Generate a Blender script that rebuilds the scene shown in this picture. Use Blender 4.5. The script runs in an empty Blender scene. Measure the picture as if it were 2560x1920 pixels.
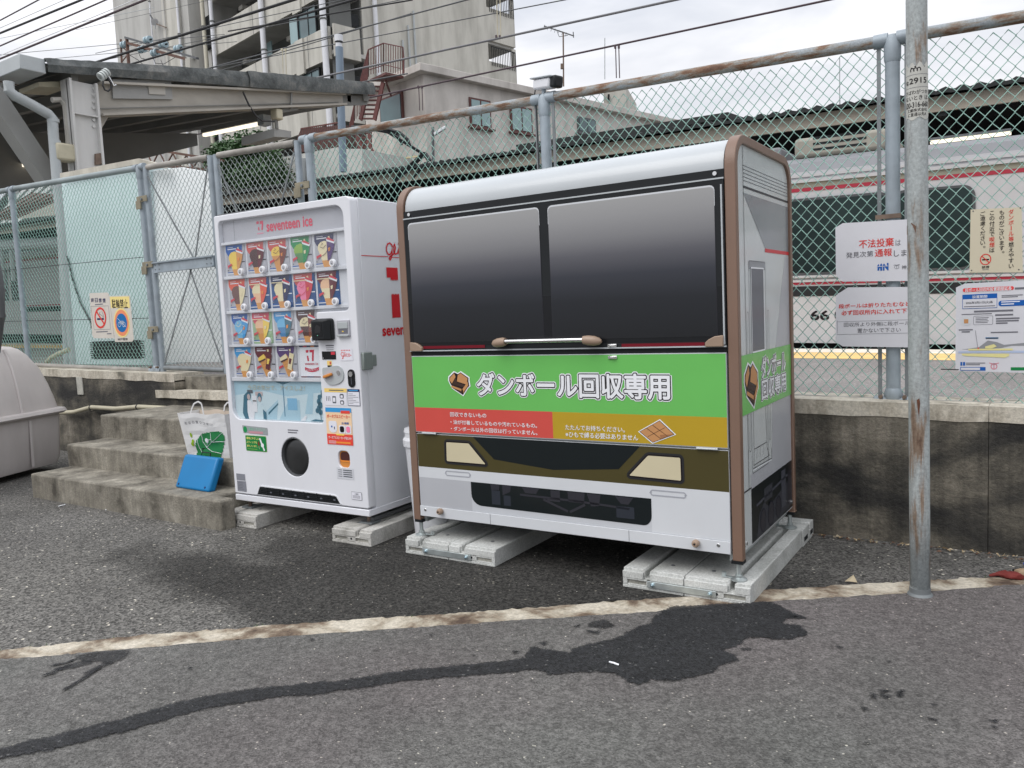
import bpy, bmesh, math, random
from math import sin, cos, pi, radians
from mathutils import Vector, Matrix, noise as mnoise
random.seed(7)
SC = bpy.context.scene
COL = SC.collection

# ---------------------------------------------------------------- camera
FPX, PITCH, ROLL = 2001.3, 0.0912, -0.0465      # focal length in pixels of a 2560 px wide frame
HEAD = 0.588                                    # camera heading, left of +Y (the wall runs along X at Y=0)
CAM = Vector((0.0, -4.291, 1.2407))
def _axes():
    cp, sp = cos(PITCH), sin(PITCH)
    fw, up, rt = Vector((0, cp, -sp)), Vector((0, sp, cp)), Vector((1, 0, 0))
    c, s = cos(ROLL), sin(ROLL)
    r2, u2 = rt*c + up*s, -rt*s + up*c
    R = Matrix.Rotation(HEAD, 3, 'Z')
    return R @ r2, R @ u2, R @ fw
RT, UP, FW = _axes()
cd = bpy.data.cameras.new('camera'); cam = bpy.data.objects.new('camera', cd); COL.objects.link(cam)
m3 = Matrix((RT, UP, -FW)).transposed()
cam.matrix_world = Matrix.Translation(CAM) @ m3.to_4x4()
cd.sensor_width = 36; cd.lens = 36*FPX/2560; cd.clip_start = .05; cd.clip_end = 600
SC.camera = cam

# survey helpers: where the sight line through a pixel of the photograph meets a real plane of the place
def ray(px, py): return RT*((px-1280)/FPX) - UP*((py-960)/FPX) + FW
def Yp(px, py, Y): d = ray(px, py); return CAM + d*((Y-CAM.y)/d.y)
def Xp(px, py, X): d = ray(px, py); return CAM + d*((X-CAM.x)/d.x)
def Zp(px, py, Z=0.0): d = ray(px, py); return CAM + d*((Z-CAM.z)/d.z)

# ---------------------------------------------------------------- world, sun, exposure
w = bpy.data.worlds.new('World'); SC.world = w; w.use_nodes = True
nt = w.node_tree; N = nt.nodes; L = nt.links; N.clear()
out = N.new('ShaderNodeOutputWorld'); bg = N.new('ShaderNodeBackground')
sky = N.new('ShaderNodeTexSky'); sky.sky_type = 'NISHITA'; sky.sun_disc = False
SUN_EL, SUN_AZ = radians(52), radians(200)       # azimuth clockwise from +Y
sky.sun_elevation = SUN_EL; sky.sun_rotation = SUN_AZ; sky.dust_density = 4
tc = N.new('ShaderNodeTexCoord'); sep = N.new('ShaderNodeSeparateXYZ'); L.new(tc.outputs['Generated'], sep.inputs[0])
# overcast layer: cloud luminance rises evenly from horizon to zenith (CIE overcast), soft cloud structure
mr = N.new('ShaderNodeMapRange'); L.new(sep.outputs['Z'], mr.inputs['Value'])
mr.inputs['From Min'].default_value = 0; mr.inputs['From Max'].default_value = 1
mr.inputs['To Min'].default_value = 5.9; mr.inputs['To Max'].default_value = 16.0
mp = N.new('ShaderNodeMapping'); mp.inputs['Scale'].default_value = (1.2, 1.2, 3.6); L.new(tc.outputs['Generated'], mp.inputs[0])
nz = N.new('ShaderNodeTexNoise'); nz.inputs['Scale'].default_value = 2.6; nz.inputs['Detail'].default_value = 5; nz.inputs['Roughness'].default_value = .5
nz.inputs['Distortion'].default_value = .5
L.new(mp.outputs[0], nz.inputs['Vector'])
cr = N.new('ShaderNodeValToRGB'); cr.color_ramp.elements[0].position = .36; cr.color_ramp.elements[1].position = .60
cr.color_ramp.elements[0].color = (.70, .73, .80, 1); cr.color_ramp.elements[1].color = (1.04, 1.04, 1.07, 1)
L.new(nz.outputs['Fac'], cr.inputs[0])
mul = N.new('ShaderNodeVectorMath'); mul.operation = 'SCALE'; L.new(cr.outputs[0], mul.inputs[0]); L.new(mr.outputs[0], mul.inputs['Scale'])
mix = N.new('ShaderNodeMix'); mix.data_type = 'RGBA'; mix.inputs[0].default_value = .94
L.new(sky.outputs[0], mix.inputs[6]); L.new(mul.outputs[0], mix.inputs[7])
L.new(mix.outputs[2], bg.inputs[0]); bg.inputs[1].default_value = .115
L.new(bg.outputs[0], out.inputs[0])
sd = bpy.data.lights.new('sun', 'SUN'); sd.energy = 1.3; sd.angle = radians(40); sd.color = (1, .975, .94)
sun = bpy.data.objects.new('sun', sd); COL.objects.link(sun)
sv = Vector((sin(SUN_AZ)*cos(SUN_EL), cos(SUN_AZ)*cos(SUN_EL), sin(SUN_EL)))
sun.rotation_euler = sv.to_track_quat('Z', 'Y').to_euler(); sun.location = (0, -8, 12)
vs = SC.view_settings; vs.view_transform = 'Standard'; vs.look = 'None'; vs.exposure = 0.1; vs.gamma = 1; vs.use_curve_mapping = False
SC.render.engine = 'CYCLES'
SC.cycles.max_bounces = 6; SC.cycles.transparent_max_bounces = 8

# ---------------------------------------------------------------- materials
def M(name, col, rough=.6, metal=0., var=.12, vs=6., bump=0., bs=60., spec=.5, grime=0., gs=(3, 3, .6), coat=0., emit=0.):
    m = bpy.data.materials.new(name); m.use_nodes = True
    t = m.node_tree; n = t.nodes; l = t.links; b = n['Principled BSDF']
    b.inputs['Roughness'].default_value = rough; b.inputs['Metallic'].default_value = metal
    b.inputs['Specular IOR Level'].default_value = spec
    if coat: b.inputs['Coat Weight'].default_value = coat; b.inputs['Coat Roughness'].default_value = .08
    if emit:
        b.inputs['Emission Color'].default_value = (*col, 1); b.inputs['Emission Strength'].default_value = emit
    tc = n.new('ShaderNodeTexCoord')
    c = n.new('ShaderNodeRGB'); c.outputs[0].default_value = (*col, 1); cur = c.outputs[0]
    if var:
        nz = n.new('ShaderNodeTexNoise'); nz.inputs['Scale'].default_value = vs; nz.inputs['Detail'].default_value = 4
        l.new(tc.outputs['Object'], nz.inputs['Vector'])
        mr = n.new('ShaderNodeMapRange'); mr.inputs['From Min'].default_value = .3; mr.inputs['From Max'].default_value = .7
        mr.inputs['To Min'].default_value = 1-var; mr.inputs['To Max'].default_value = 1+var*.6
        l.new(nz.outputs['Fac'], mr.inputs['Value'])
        sc = n.new('ShaderNodeVectorMath'); sc.operation = 'SCALE'; l.new(cur, sc.inputs[0]); l.new(mr.outputs[0], sc.inputs['Scale'])
        cur = sc.outputs[0]
    if grime:
        mp = n.new('ShaderNodeMapping'); mp.inputs['Scale'].default_value = gs; l.new(tc.outputs['Object'], mp.inputs[0])
        n2 = n.new('ShaderNodeTexNoise'); n2.inputs['Scale'].default_value = 1.6; n2.inputs['Detail'].default_value = 7; n2.inputs['Roughness'].default_value = .62
        l.new(mp.outputs[0], n2.inputs['Vector'])
        r2 = n.new('ShaderNodeMapRange'); r2.inputs['From Min'].default_value = .42; r2.inputs['From Max'].default_value = .68
        r2.inputs['To Min'].default_value = 0; r2.inputs['To Max'].default_value = grime; l.new(n2.outputs['Fac'], r2.inputs['Value'])
        mx = n.new('ShaderNodeMix'); mx.data_type = 'RGBA'; mx.inputs[7].default_value = (col[0]*.3, col[1]*.29, col[2]*.27, 1)
        l.new(r2.outputs[0], mx.inputs[0]); l.new(cur, mx.inputs[6]); cur = mx.outputs[2]
    l.new(cur, b.inputs['Base Color'])
    if bump:
        nb = n.new('ShaderNodeTexNoise'); nb.inputs['Scale'].default_value = bs; nb.inputs['Detail'].default_value = 3
        l.new(tc.outputs['Object'], nb.inputs['Vector'])
        bp = n.new('ShaderNodeBump'); bp.inputs['Strength'].default_value = bump; bp.inputs['Distance'].default_value = .01
        l.new(nb.outputs['Fac'], bp.inputs['Height']); l.new(bp.outputs[0], b.inputs['Normal'])
    return m

def flat(name, r, g, b, rough=.5, **k):    # printed colour given as it would be picked from a print, 0..255
    f = lambda x: (x/255)**2.2
    k['coat'] = k.get('coat', 0)*.35
    return M(name, (f(r), f(g), f(b)), rough, var=k.pop('var', .03), spec=k.pop('spec', .3), **k)

def mixmat(name, cols, scale, detail, lo, hi, rough=.85, stretch=(1, 1, 1), bump=.4, bs=60, streak=0.):
    """two or more colours mixed by layered noise: cols = [(r,g,b), ...] stops of a ramp"""
    m = bpy.data.materials.new(name); m.use_nodes = True
    t = m.node_tree; n = t.nodes; l = t.links; b = n['Principled BSDF']; b.inputs['Roughness'].default_value = rough
    tc = n.new('ShaderNodeTexCoord'); mp = n.new('ShaderNodeMapping'); mp.inputs['Scale'].default_value = stretch
    l.new(tc.outputs['Object'], mp.inputs[0])
    nz = n.new('ShaderNodeTexNoise'); nz.inputs['Scale'].default_value = scale; nz.inputs['Detail'].default_value = detail
    nz.inputs['Roughness'].default_value = .62; nz.inputs['Distortion'].default_value = .3
    l.new(mp.outputs[0], nz.inputs['Vector'])
    cr = n.new('ShaderNodeValToRGB'); e = cr.color_ramp.elements
    e[0].position = lo; e[0].color = (*cols[0], 1); e[1].position = hi; e[1].color = (*cols[-1], 1)
    for i, c in enumerate(cols[1:-1], 1):
        x = e.new(lo+(hi-lo)*i/(len(cols)-1)); x.color = (*c, 1)
    l.new(nz.outputs['Fac'], cr.inputs[0])
    nb = n.new('ShaderNodeTexNoise'); nb.inputs['Scale'].default_value = bs; nb.inputs['Detail'].default_value = 5; nb.inputs['Roughness'].default_value = .7
    l.new(tc.outputs['Object'], nb.inputs['Vector'])
    mr = n.new('ShaderNodeMapRange'); mr.inputs['From Min'].default_value = .3; mr.inputs['From Max'].default_value = .7
    mr.inputs['To Min'].default_value = .72; mr.inputs['To Max'].default_value = 1.25; l.new(nb.outputs['Fac'], mr.inputs['Value'])
    sc = n.new('ShaderNodeVectorMath'); sc.operation = 'SCALE'; l.new(cr.outputs[0], sc.inputs[0]); l.new(mr.outputs[0], sc.inputs['Scale'])
    fin = sc.outputs[0]
    if streak:      # run-off streaks down the face
        m2 = n.new('ShaderNodeMapping'); m2.inputs['Scale'].default_value = (9, 9, .55); l.new(tc.outputs['Object'], m2.inputs[0])
        n2 = n.new('ShaderNodeTexNoise'); n2.inputs['Scale'].default_value = 1.5; n2.inputs['Detail'].default_value = 8; n2.inputs['Roughness'].default_value = .7; l.new(m2.outputs[0], n2.inputs['Vector'])
        r2 = n.new('ShaderNodeMapRange'); r2.inputs['From Min'].default_value = .36; r2.inputs['From Max'].default_value = .62; r2.inputs['To Min'].default_value = 1-streak; r2.inputs['To Max'].default_value = 1+streak*.35; l.new(n2.outputs['Fac'], r2.inputs['Value'])
        s2 = n.new('ShaderNodeVectorMath'); s2.operation = 'SCALE'; l.new(fin, s2.inputs[0]); l.new(r2.outputs[0], s2.inputs['Scale']); fin = s2.outputs[0]
    l.new(fin, b.inputs['Base Color'])
    bp = n.new('ShaderNodeBump'); bp.inputs['Strength'].default_value = bump; bp.inputs['Distance'].default_value = .01
    l.new(nb.outputs['Fac'], bp.inputs['Height']); l.new(bp.outputs[0], b.inputs['Normal'])
    return m

def asphalt(name, dark, light, tint, cell, chip, rough=.85, bump=.6, blotch=.8, spec=.5):
    m = bpy.data.materials.new(name); m.use_nodes = True
    t = m.node_tree; n = t.nodes; l = t.links; b = n['Principled BSDF']; b.inputs['Roughness'].default_value = rough
    b.inputs['Specular IOR Level'].default_value = spec
    tc = n.new('ShaderNodeTexCoord')
    def noise(s, d=3, r=.55):
        x = n.new('ShaderNodeTexNoise'); x.inputs['Scale'].default_value = s; x.inputs['Detail'].default_value = d; x.inputs['Roughness'].default_value = r
        l.new(tc.outputs['Object'], x.inputs['Vector']); return x.outputs['Fac']
    vo = n.new('ShaderNodeTexVoronoi'); vo.inputs['Scale'].default_value = cell; l.new(tc.outputs['Object'], vo.inputs['Vector'])
    sp = n.new('ShaderNodeSeparateColor'); l.new(vo.outputs['Color'], sp.inputs[0])
    cr = n.new('ShaderNodeValToRGB'); e = cr.color_ramp.elements
    e[0].position = 0; e[0].color = (*dark, 1); e[1].position = .9; e[1].color = (*light, 1)
    l.new(sp.outputs[0], cr.inputs[0])
    x = e.new(1-chip); x.color = (*light, 1); x = e.new(1-chip+.004); x.color = (light[0]*3.4, light[1]*3.3, light[2]*3.0, 1)
    # large blotches and reddish fines
    mr = n.new('ShaderNodeMapRange'); mr.inputs['From Min'].default_value = .32; mr.inputs['From Max'].default_value = .68
    mr.inputs['To Min'].default_value = blotch; mr.inputs['To Max'].default_value = 1.18; l.new(noise(.9, 6, .6), mr.inputs['Value'])
    m2 = n.new('ShaderNodeMapRange'); m2.inputs['From Min'].default_value = .35; m2.inputs['From Max'].default_value = .65
    m2.inputs['To Min'].default_value = .75; m2.inputs['To Max'].default_value = 1.3; l.new(noise(38, 5, .7), m2.inputs['Value'])
    mu = n.new('ShaderNodeMath'); mu.operation = 'MULTIPLY'; l.new(mr.outputs[0], mu.inputs[0]); l.new(m2.outputs[0], mu.inputs[1])
    sc = n.new('ShaderNodeVectorMath'); sc.operation = 'SCALE'; l.new(cr.outputs[0], sc.inputs[0]); l.new(mu.outputs[0], sc.inputs['Scale'])
    mx = n.new('ShaderNodeMix'); mx.data_type = 'RGBA'; mx.blend_type = 'MULTIPLY'
    m3 = n.new('ShaderNodeMapRange'); m3.inputs['From Min'].default_value = .42; m3.inputs['From Max'].default_value = .6; l.new(noise(.35, 4), m3.inputs['Value'])
    l.new(m3.outputs[0], mx.inputs[0]); l.new(sc.outputs[0], mx.inputs[6]); mx.inputs[7].default_value = (*tint, 1)
    l.new(mx.outputs[2], b.inputs['Base Color'])
    bp = n.new('ShaderNodeBump'); bp.inputs['Strength'].default_value = bump; bp.inputs['Distance'].default_value = .006
    ad = n.new('ShaderNodeMath'); ad.operation = 'MULTIPLY_ADD'; ad.inputs[1].default_value = .6
    l.new(vo.outputs['Distance'], ad.inputs[0]); l.new(noise(cell*1.5, 3), ad.inputs[2])
    l.new(ad.outputs[0], bp.inputs['Height']); l.new(bp.outputs[0], b.inputs['Normal'])
    return m

def glassy(name, tint=(.9, .95, .95), rough=.02, alpha=.25, fres=.5):
    """thin pane: mostly see-through, mirror-like at grazing angles"""
    m = bpy.data.materials.new(name); m.use_nodes = True
    t = m.node_tree; n = t.nodes; l = t.links; n.remove(n['Principled BSDF']); o = n['Material Output']
    tr = n.new('ShaderNodeBsdfTransparent'); tr.inputs[0].default_value = (*tint, 1)
    gl = n.new('ShaderNodeBsdfGlossy'); gl.inputs['Roughness'].default_value = rough; gl.inputs[0].default_value = (.95, .97, 1, 1)
    fr = n.new('ShaderNodeLayerWeight'); fr.inputs[0].default_value = fres
    mr = n.new('ShaderNodeMapRange'); mr.inputs['To Min'].default_value = alpha*.5; mr.inputs['To Max'].default_value = min(1, alpha*2.5)
    l.new(fr.outputs['Fresnel'], mr.inputs['Value'])
    mx = n.new('ShaderNodeMixShader'); l.new(mr.outputs[0], mx.inputs[0]); l.new(tr.outputs[0], mx.inputs[1]); l.new(gl.outputs[0], mx.inputs[2])
    l.new(mx.outputs[0], o.inputs[0]); return m

MAT = {}
def mm(k): return MAT[k]
MAT.update(
 white=M('white_paint', (.74, .75, .79), .3, var=.035, vs=2.5, coat=.25, grime=.05),
 offwhite=M('off_white_plastic', (.70, .71, .74), .42, var=.04),
 silver=M('brushed_silver_sheet', (.46, .49, .51), .32, var=.03, vs=3, coat=.2),
 brown=M('brown_powder_coat', (.20, .122, .086), .42, var=.06, bump=.15, bs=300),
 tan=M('tan_plastic', (.33, .235, .17), .4, var=.06),
 blackp=M('black_plastic', (.014, .016, .018), .42, var=.1, spec=.25),
 blackm=M('black_gloss', (.010, .011, .013), .25, var=.1, spec=.3),
 chrome=M('chrome', (.8, .8, .8), .18, 1, var=.03),
 zinc=M('zinc_plated_steel', (.55, .60, .60), .4, .75, var=.2, vs=14),
 galv=M('galvanised_steel', (.33, .38, .42), .55, .25, var=.14, vs=12, grime=.25, gs=(6, 6, 2)),
 galvd=M('dull_steel', (.22, .24, .25), .6, .3, var=.18, vs=10, grime=.3),
 rust=mixmat('rusty_rail', [(.30, .33, .35), (.27, .25, .22), (.20, .115, .07), (.13, .07, .045)], 4.5, 8, .40, .66, rough=.75, stretch=(1.5, 6, 6), bump=.3, bs=120),
 pole=mixmat('weathered_steel_pole', [(.12, .07, .045), (.22, .16, .115), (.30, .315, .31), (.36, .39, .39)], 1.5, 9, .34, .52, rough=.62, stretch=(9, 9, 1.3), bump=.15, bs=90),
 wire=M('green_pvc_wire', (.27, .46, .40), .45, var=.12, vs=20),
 conc=mixmat('step_concrete', [(.085, .076, .060), (.185, .169, .137), (.265, .244, .20), (.36, .335, .28)], 4.5, 14, .32, .68, bump=.7, bs=70, streak=.3),
 concw=mixmat('wall_concrete', [(.022, .021, .020), (.046, .043, .037), (.105, .095, .076), (.19, .17, .135), (.29, .262, .215)], 1.35, 15, .38, .64, stretch=(1, 1, 1.8), bump=1.0, bs=55, streak=.35),
 cap=mixmat('wall_cap_concrete', [(.16, .15, .12), (.42, .38, .31), (.55, .51, .43)], 7, 8, .32, .56, bump=.4, bs=60, stretch=(1, 1, .4)),
 block=mixmat('pale_concrete_block', [(.36, .37, .35), (.50, .51, .49), (.58, .59, .57)], 5, 8, .3, .66, rough=.8, bump=.25, bs=110),
 blockd=mixmat('aged_concrete_block', [(.20, .195, .17), (.37, .36, .32), (.46, .45, .40)], 6, 8, .32, .62, rough=.85, bump=.3, bs=110),
 strip=mixmat('worn_kerb_strip', [(.085, .055, .038), (.20, .15, .105), (.42, .37, .29), (.58, .53, .44)], 4.6, 13, .34, .58, rough=.9, bump=.9, bs=60),
 bwall=M('beige_rendered_wall', (.56, .545, .49), .85, var=.08, vs=.7, grime=.42, gs=(.8, .8, .14), bump=.1, bs=8),
 bwall2=M('grey_rendered_wall', (.48, .475, .45), .85, var=.08, vs=.5, grime=.35, gs=(.6, .6, .1)),
 cream=M('cream_rendered_wall', (.60, .565, .525), .8, var=.09, vs=.5, grime=.38, gs=(.9, .9, .3)),
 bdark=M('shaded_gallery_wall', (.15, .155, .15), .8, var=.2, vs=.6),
 wglass=M('window_glass', (.10, .16, .17), .08, var=.25, vs=.8, spec=.8),
 wglassl=M('frosted_glass', (.30, .42, .43), .25, var=.15, vs=.8),
 redst=M('red_oxide_steel', (.13, .04, .035), .6, var=.25, vs=5),
 roofc=mixmat('mossy_corrugated_roof', [(.05, .055, .055), (.11, .12, .12), (.20, .20, .19)], 5, 9, .3, .7, bump=.4, bs=40),
 canopy=M('canopy_steel', (.40, .375, .33), .6, var=.1, vs=2, grime=.3, gs=(.6, .6, 2)),
 under=M('canopy_underside', (.17, .18, .175), .7, var=.15, vs=1),
 ltgrey=M('light_grey_pvc', (.42, .45, .46), .4, var=.06),
 trainw=M('train_white', (.47, .47, .485), .3, var=.04, vs=1, coat=.2, grime=.08),
 trainr=M('train_red', (.34, .018, .04), .35, var=.05),
 trainol=M('train_olive_grey', (.25, .24, .19), .4, var=.05),
 traingr=M('train_roof_grey', (.21, .215, .23), .6, var=.15, vs=1.5),
 fascia=M('beige_fascia', (.48, .43, .35), .7, var=.1, vs=1.2, grime=.3, gs=(.4, .4, 3)),
 darkv=M('dark_interior', (.008, .010, .012), .8, var=.2),
 teal=M('pale_mint_sheet', (.62, .74, .75), .5, var=.06, vs=1.5),
 sheet=M('white_sheet', (.86, .89, .90), .5, var=.05, vs=1.2),
 bin=M('pinkish_grey_plastic', (.56, .52, .505), .5, var=.07, vs=3, bump=.12, bs=220, grime=.12),
 dkgrey=M('dark_grey_plastic', (.10, .105, .11), .5, var=.1),
 bluepl=M('blue_plastic', (.0, .165, .40), .38, var=.05, spec=.4),
 bluew=M('wire_black', (.02, .02, .022), .6, var=0),
 cable=M('brown_cable', (.07, .045, .055), .6, var=.1),
 lamp=M('lit_tube', (1, .90, .72), .4, var=0, emit=1.35),
 hose=M('cream_conduit', (.50, .46, .34), .45, var=.08, grime=.2, gs=(3, 3, 3)),
 leaf=M('evergreen_leaf', (.05, .115, .035), .5, var=.5, vs=9),
 bark=M('bark', (.08, .06, .045), .9, var=.3),
 plat=asphalt('platform_asphalt', (.15, .14, .135), (.25, .235, .225), (1, .98, .97), 170, .008, bump=.3),
 yellow=M('yellow_platform_paint', (.82, .56, .22), .7, var=.15, vs=3),
 pale=M('pale_platform_edge', (.85, .78, .68), .7, var=.1, vs=3),
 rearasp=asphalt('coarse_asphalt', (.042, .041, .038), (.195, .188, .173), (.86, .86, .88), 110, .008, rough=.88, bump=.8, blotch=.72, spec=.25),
 road=asphalt('road_asphalt', (.072, .073, .068), (.153, .155, .145), (1.05, .945, .99), 190, .0035, rough=.9, bump=.6, blotch=.84, spec=.25),
 wet=asphalt('wet_asphalt', (.012, .0125, .0135), (.036, .037, .040), (1, 1, 1), 150, .010, rough=.62, bump=.7, spec=.25),
  lf1=M('leaf_tan', (.36, .26, .14), .8), lf2=M('leaf_brown', (.14, .07, .04), .8), lf3=M('leaf_straw', (.45, .38, .26), .8), moss=M('moss', (.05, .09, .02), .9, var=.4),
 chip1=M('chip_white', (.55, .54, .50), .7), chip2=M('chip_grey', (.28, .27, .26), .8), chip3=M('chip_cream', (.42, .38, .31), .8),
 rustb=M('rusty_bolt', (.17, .12, .09), .7, var=.3, vs=20), rustb2=M('rusty_hinge', (.27, .24, .17), .6, .2, var=.3, vs=12), rust2=M('stained_rail', (.34, .32, .29), .6, var=.2, vs=4, grime=.5, gs=(3, 8, 8)),
 galv2=M('weathered_rail', (.30, .35, .36), .55, var=.2, vs=4, grime=.3), wireg=M('grey_wire', (.33, .38, .37), .45, var=.1),
 tile=M('brown_roof_tile', (.11, .065, .055), .7, var=.2),
)

# ---------------------------------------------------------------- object helpers
def link(o, parent=None):
    COL.objects.link(o)
    if parent is not None: o.parent = parent
    return o
def tag(o, label=None, cat=None, group=None, kind=None):
    if label: o['label'] = label
    if cat: o['category'] = cat
    if group: o['group'] = group
    if kind: o['kind'] = kind
    return o
def thing(name, label, cat, loc=(0, 0, 0), rz=0., group=None):
    o = bpy.data.objects.new(name, None); o.empty_display_size = .2; o.location = loc; o.rotation_euler = (0, 0, rz)
    link(o); return tag(o, label, cat, group)

class MB:
    """collects shapes, builds ONE mesh object"""
    def __init__(s, plane=None): s.v = []; s.f = []; s.m = []; s.mats = []; s.plane = plane
    def mi(s, m):
        if isinstance(m, str): m = MAT[m]
        if m not in s.mats: s.mats.append(m)
        return s.mats.index(m)
    def add(s, vs, fs, m):
        k = len(s.v); i = s.mi(m); s.v += [tuple(v) for v in vs]
        for f in fs: s.f.append(tuple(k+j for j in f)); s.m.append(i)
        return s
    def hexa(s, p, m):   # p: 4 bottom (ccw) + 4 top
        return s.add(p, [(3, 2, 1, 0), (4, 5, 6, 7), (0, 1, 5, 4), (1, 2, 6, 5), (2, 3, 7, 6), (3, 0, 4, 7)], m)
    def box(s, x0, x1, y0, y1, z0, z1, m):
        return s.hexa([(x0, y0, z0), (x1, y0, z0), (x1, y1, z0), (x0, y1, z0), (x0, y0, z1), (x1, y0, z1), (x1, y1, z1), (x0, y1, z1)], m)
    def prism(s, pts, d0, d1, fn, m):   # pts 2D outline; fn(a,b,d)->xyz
        n = len(pts); vs = [fn(a, b, d0) for a, b in pts]+[fn(a, b, d1) for a, b in pts]
        fs = [tuple(range(n))[::-1], tuple(range(n, 2*n))]+[(i, (i+1) % n, n+(i+1) % n, n+i) for i in range(n)]
        return s.add(vs, fs, m)
    def bar(s, p, q, w, h, m, upv=(0, 0, 1)):  # rectangular bar between two points
        p, q = Vector(p), Vector(q); d = (q-p).normalized(); u = Vector(upv)
        a = d.cross(u); a = a.normalized() if a.length > 1e-4 else Vector((1, 0, 0)); b = a.cross(d).normalized()
        a *= w/2; b *= h/2
        return s.hexa([p-a-b, p+a-b, q+a-b, q-a-b, p-a+b, p+a+b, q+a+b, q-a+b], m)
    def tube(s, pts, r, m, n=6, caps=True):
        pts = [Vector(p) for p in pts]; vs = []; fs = []
        ref = Vector((.31, .17, .93)); 
        for i, p in enumerate(pts):
            d = (pts[min(i+1, len(pts)-1)]-pts[max(i-1, 0)]).normalized()
            a = d.cross(ref)
            if a.length < .05: a = d.cross(Vector((1, 0, 0)))
            a.normalize(); b = a.cross(d)
            rr = r[i] if isinstance(r, (list, tuple)) else r
            for k in range(n): t = 2*pi*k/n; vs.append(p+a*cos(t)*rr+b*sin(t)*rr)
        for i in range(len(pts)-1):
            for k in range(n): fs.append((i*n+k, i*n+(k+1) % n, (i+1)*n+(k+1) % n, (i+1)*n+k))
        if caps: fs += [tuple(range(n))[::-1], tuple(range((len(pts)-1)*n, len(pts)*n))]
        return s.add(vs, fs, m)
    def cyl(s, p, q, r, m, n=16, r2=None): return s.tube([p, q], [r, r if r2 is None else r2], m, n)
    def lathe(s, prof, c, m, n=20, axis='z', caps=True):
        vs = []; fs = []
        for r, h in prof:
            for k in range(n):
                t = 2*pi*k/n; a, b = r*cos(t), r*sin(t)
                vs.append((c[0]+a, c[1]+b, c[2]+h) if axis == 'z' else (c[0]+a, c[1]+h, c[2]+b))
        for i in range(len(prof)-1):
            for k in range(n): fs.append((i*n+k, i*n+(k+1) % n, (i+1)*n+(k+1) % n, (i+1)*n+k))
        if caps: fs += [tuple(range(n)), tuple(range((len(prof)-1)*n, len(prof)*n))]
        return s.add(vs, fs, m)
    # --- flat print on self.plane(a, b, lift)
    def P(s, pts, l, m): return s.add([s.plane(a, b, l*LAY) for a, b in pts], [tuple(range(len(pts)))], m)
    def R(s, a0, a1, b0, b1, l, m): return s.P([(a0, b0), (a1, b0), (a1, b1), (a0, b1)], l, m)
    def E(s, ca, cb, ra, rb, l, m, n=28): return s.P([(ca+ra*cos(2*pi*i/n), cb+rb*sin(2*pi*i/n)) for i in range(n)], l, m)
    def RR(s, a0, a1, b0, b1, r, l, m): return s.P(rrect(a0, a1, b0, b1, r), l, m)
    def RING(s, o, i, l, m):     # closed strip between two outlines of equal count
        n = len(o); return s.add([s.plane(a, b, l*LAY) for a, b in o+i], [(k, (k+1) % n, n+(k+1) % n, n+k) for k in range(n)], m)
    def LINE(s, pts, wd, l, m, closed=False):
        P = [Vector(p) for p in pts]; n = len(P); k = n if closed else n-1
        A = []; B = []
        for i in range(n):
            d1 = (P[i]-P[i-1]).normalized() if (i > 0 or closed) else (P[1]-P[0]).normalized()
            d2 = (P[(i+1) % n]-P[i]).normalized() if (i < n-1 or closed) else d1
            d = (d1+d2); d = d.normalized() if d.length > 1e-6 else d1
            nn = Vector((-d.y, d.x)); q = max(.35, nn.dot(Vector((-d1.y, d1.x)))); nn = nn*(wd/2/q)
            A.append(P[i]+nn); B.append(P[i]-nn)
        vs = [s.plane(p.x, p.y, l*LAY) for p in A+B]
        return s.add(vs, [(i, (i+1) % n, n+(i+1) % n, n+i) for i in range(k)], m)
    def T(s, txt, a0, a1, b0, b1, l, m, off=0., keep=None):
        """lettering fitted to the box a0..a1 x b0..b1; off thickens the strokes"""
        V, F, bb, E = glyphs(txt); w_, h_ = bb[2]-bb[0], bb[3]-bb[1]
        sx, sy = (a1-a0)/w_, (b1-b0)/h_
        s.add([s.plane(a0+(x-bb[0])*sx, b0+(y-bb[1])*sy, l*LAY) for x, y in V], F, m)
        if off: s.fat(V, E, off*.55, a0, b0, bb, sx, sy, l, m, False)
        return s
    def fat(s, V, E, off, a0, b0, bb, sx, sy, l, m, joints=True):
        """strips along every outline edge, stacked a hair apart so that none are coplanar"""
        vs = []; fs = []; k = 0; d = .45*LAY/max(1, len(E)*(2 if joints else 1))
        for i, j in E:
            p, q = Vector(V[i]), Vector(V[j]); t = q-p
            if t.length < 1e-5: continue
            t.normalize(); n = Vector((-t.y, t.x))*off; e = t*off*.3; k += 1
            for c in (p-e-n, q+e-n, q+e+n, p-e+n): vs.append(s.plane(a0+(c.x-bb[0])*sx, b0+(c.y-bb[1])*sy, l*LAY+k*d))
            o = len(vs); fs.append((o-4, o-3, o-2, o-1))
            if joints:
                k += 1; o = len(vs)
                for a in range(8): c = p+Vector((cos(a*pi/4), sin(a*pi/4)))*off; vs.append(s.plane(a0+(c.x-bb[0])*sx, b0+(c.y-bb[1])*sy, l*LAY+k*d))
                fs.append(tuple(range(o, o+8)))
        return s.add(vs, fs, m)
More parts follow.
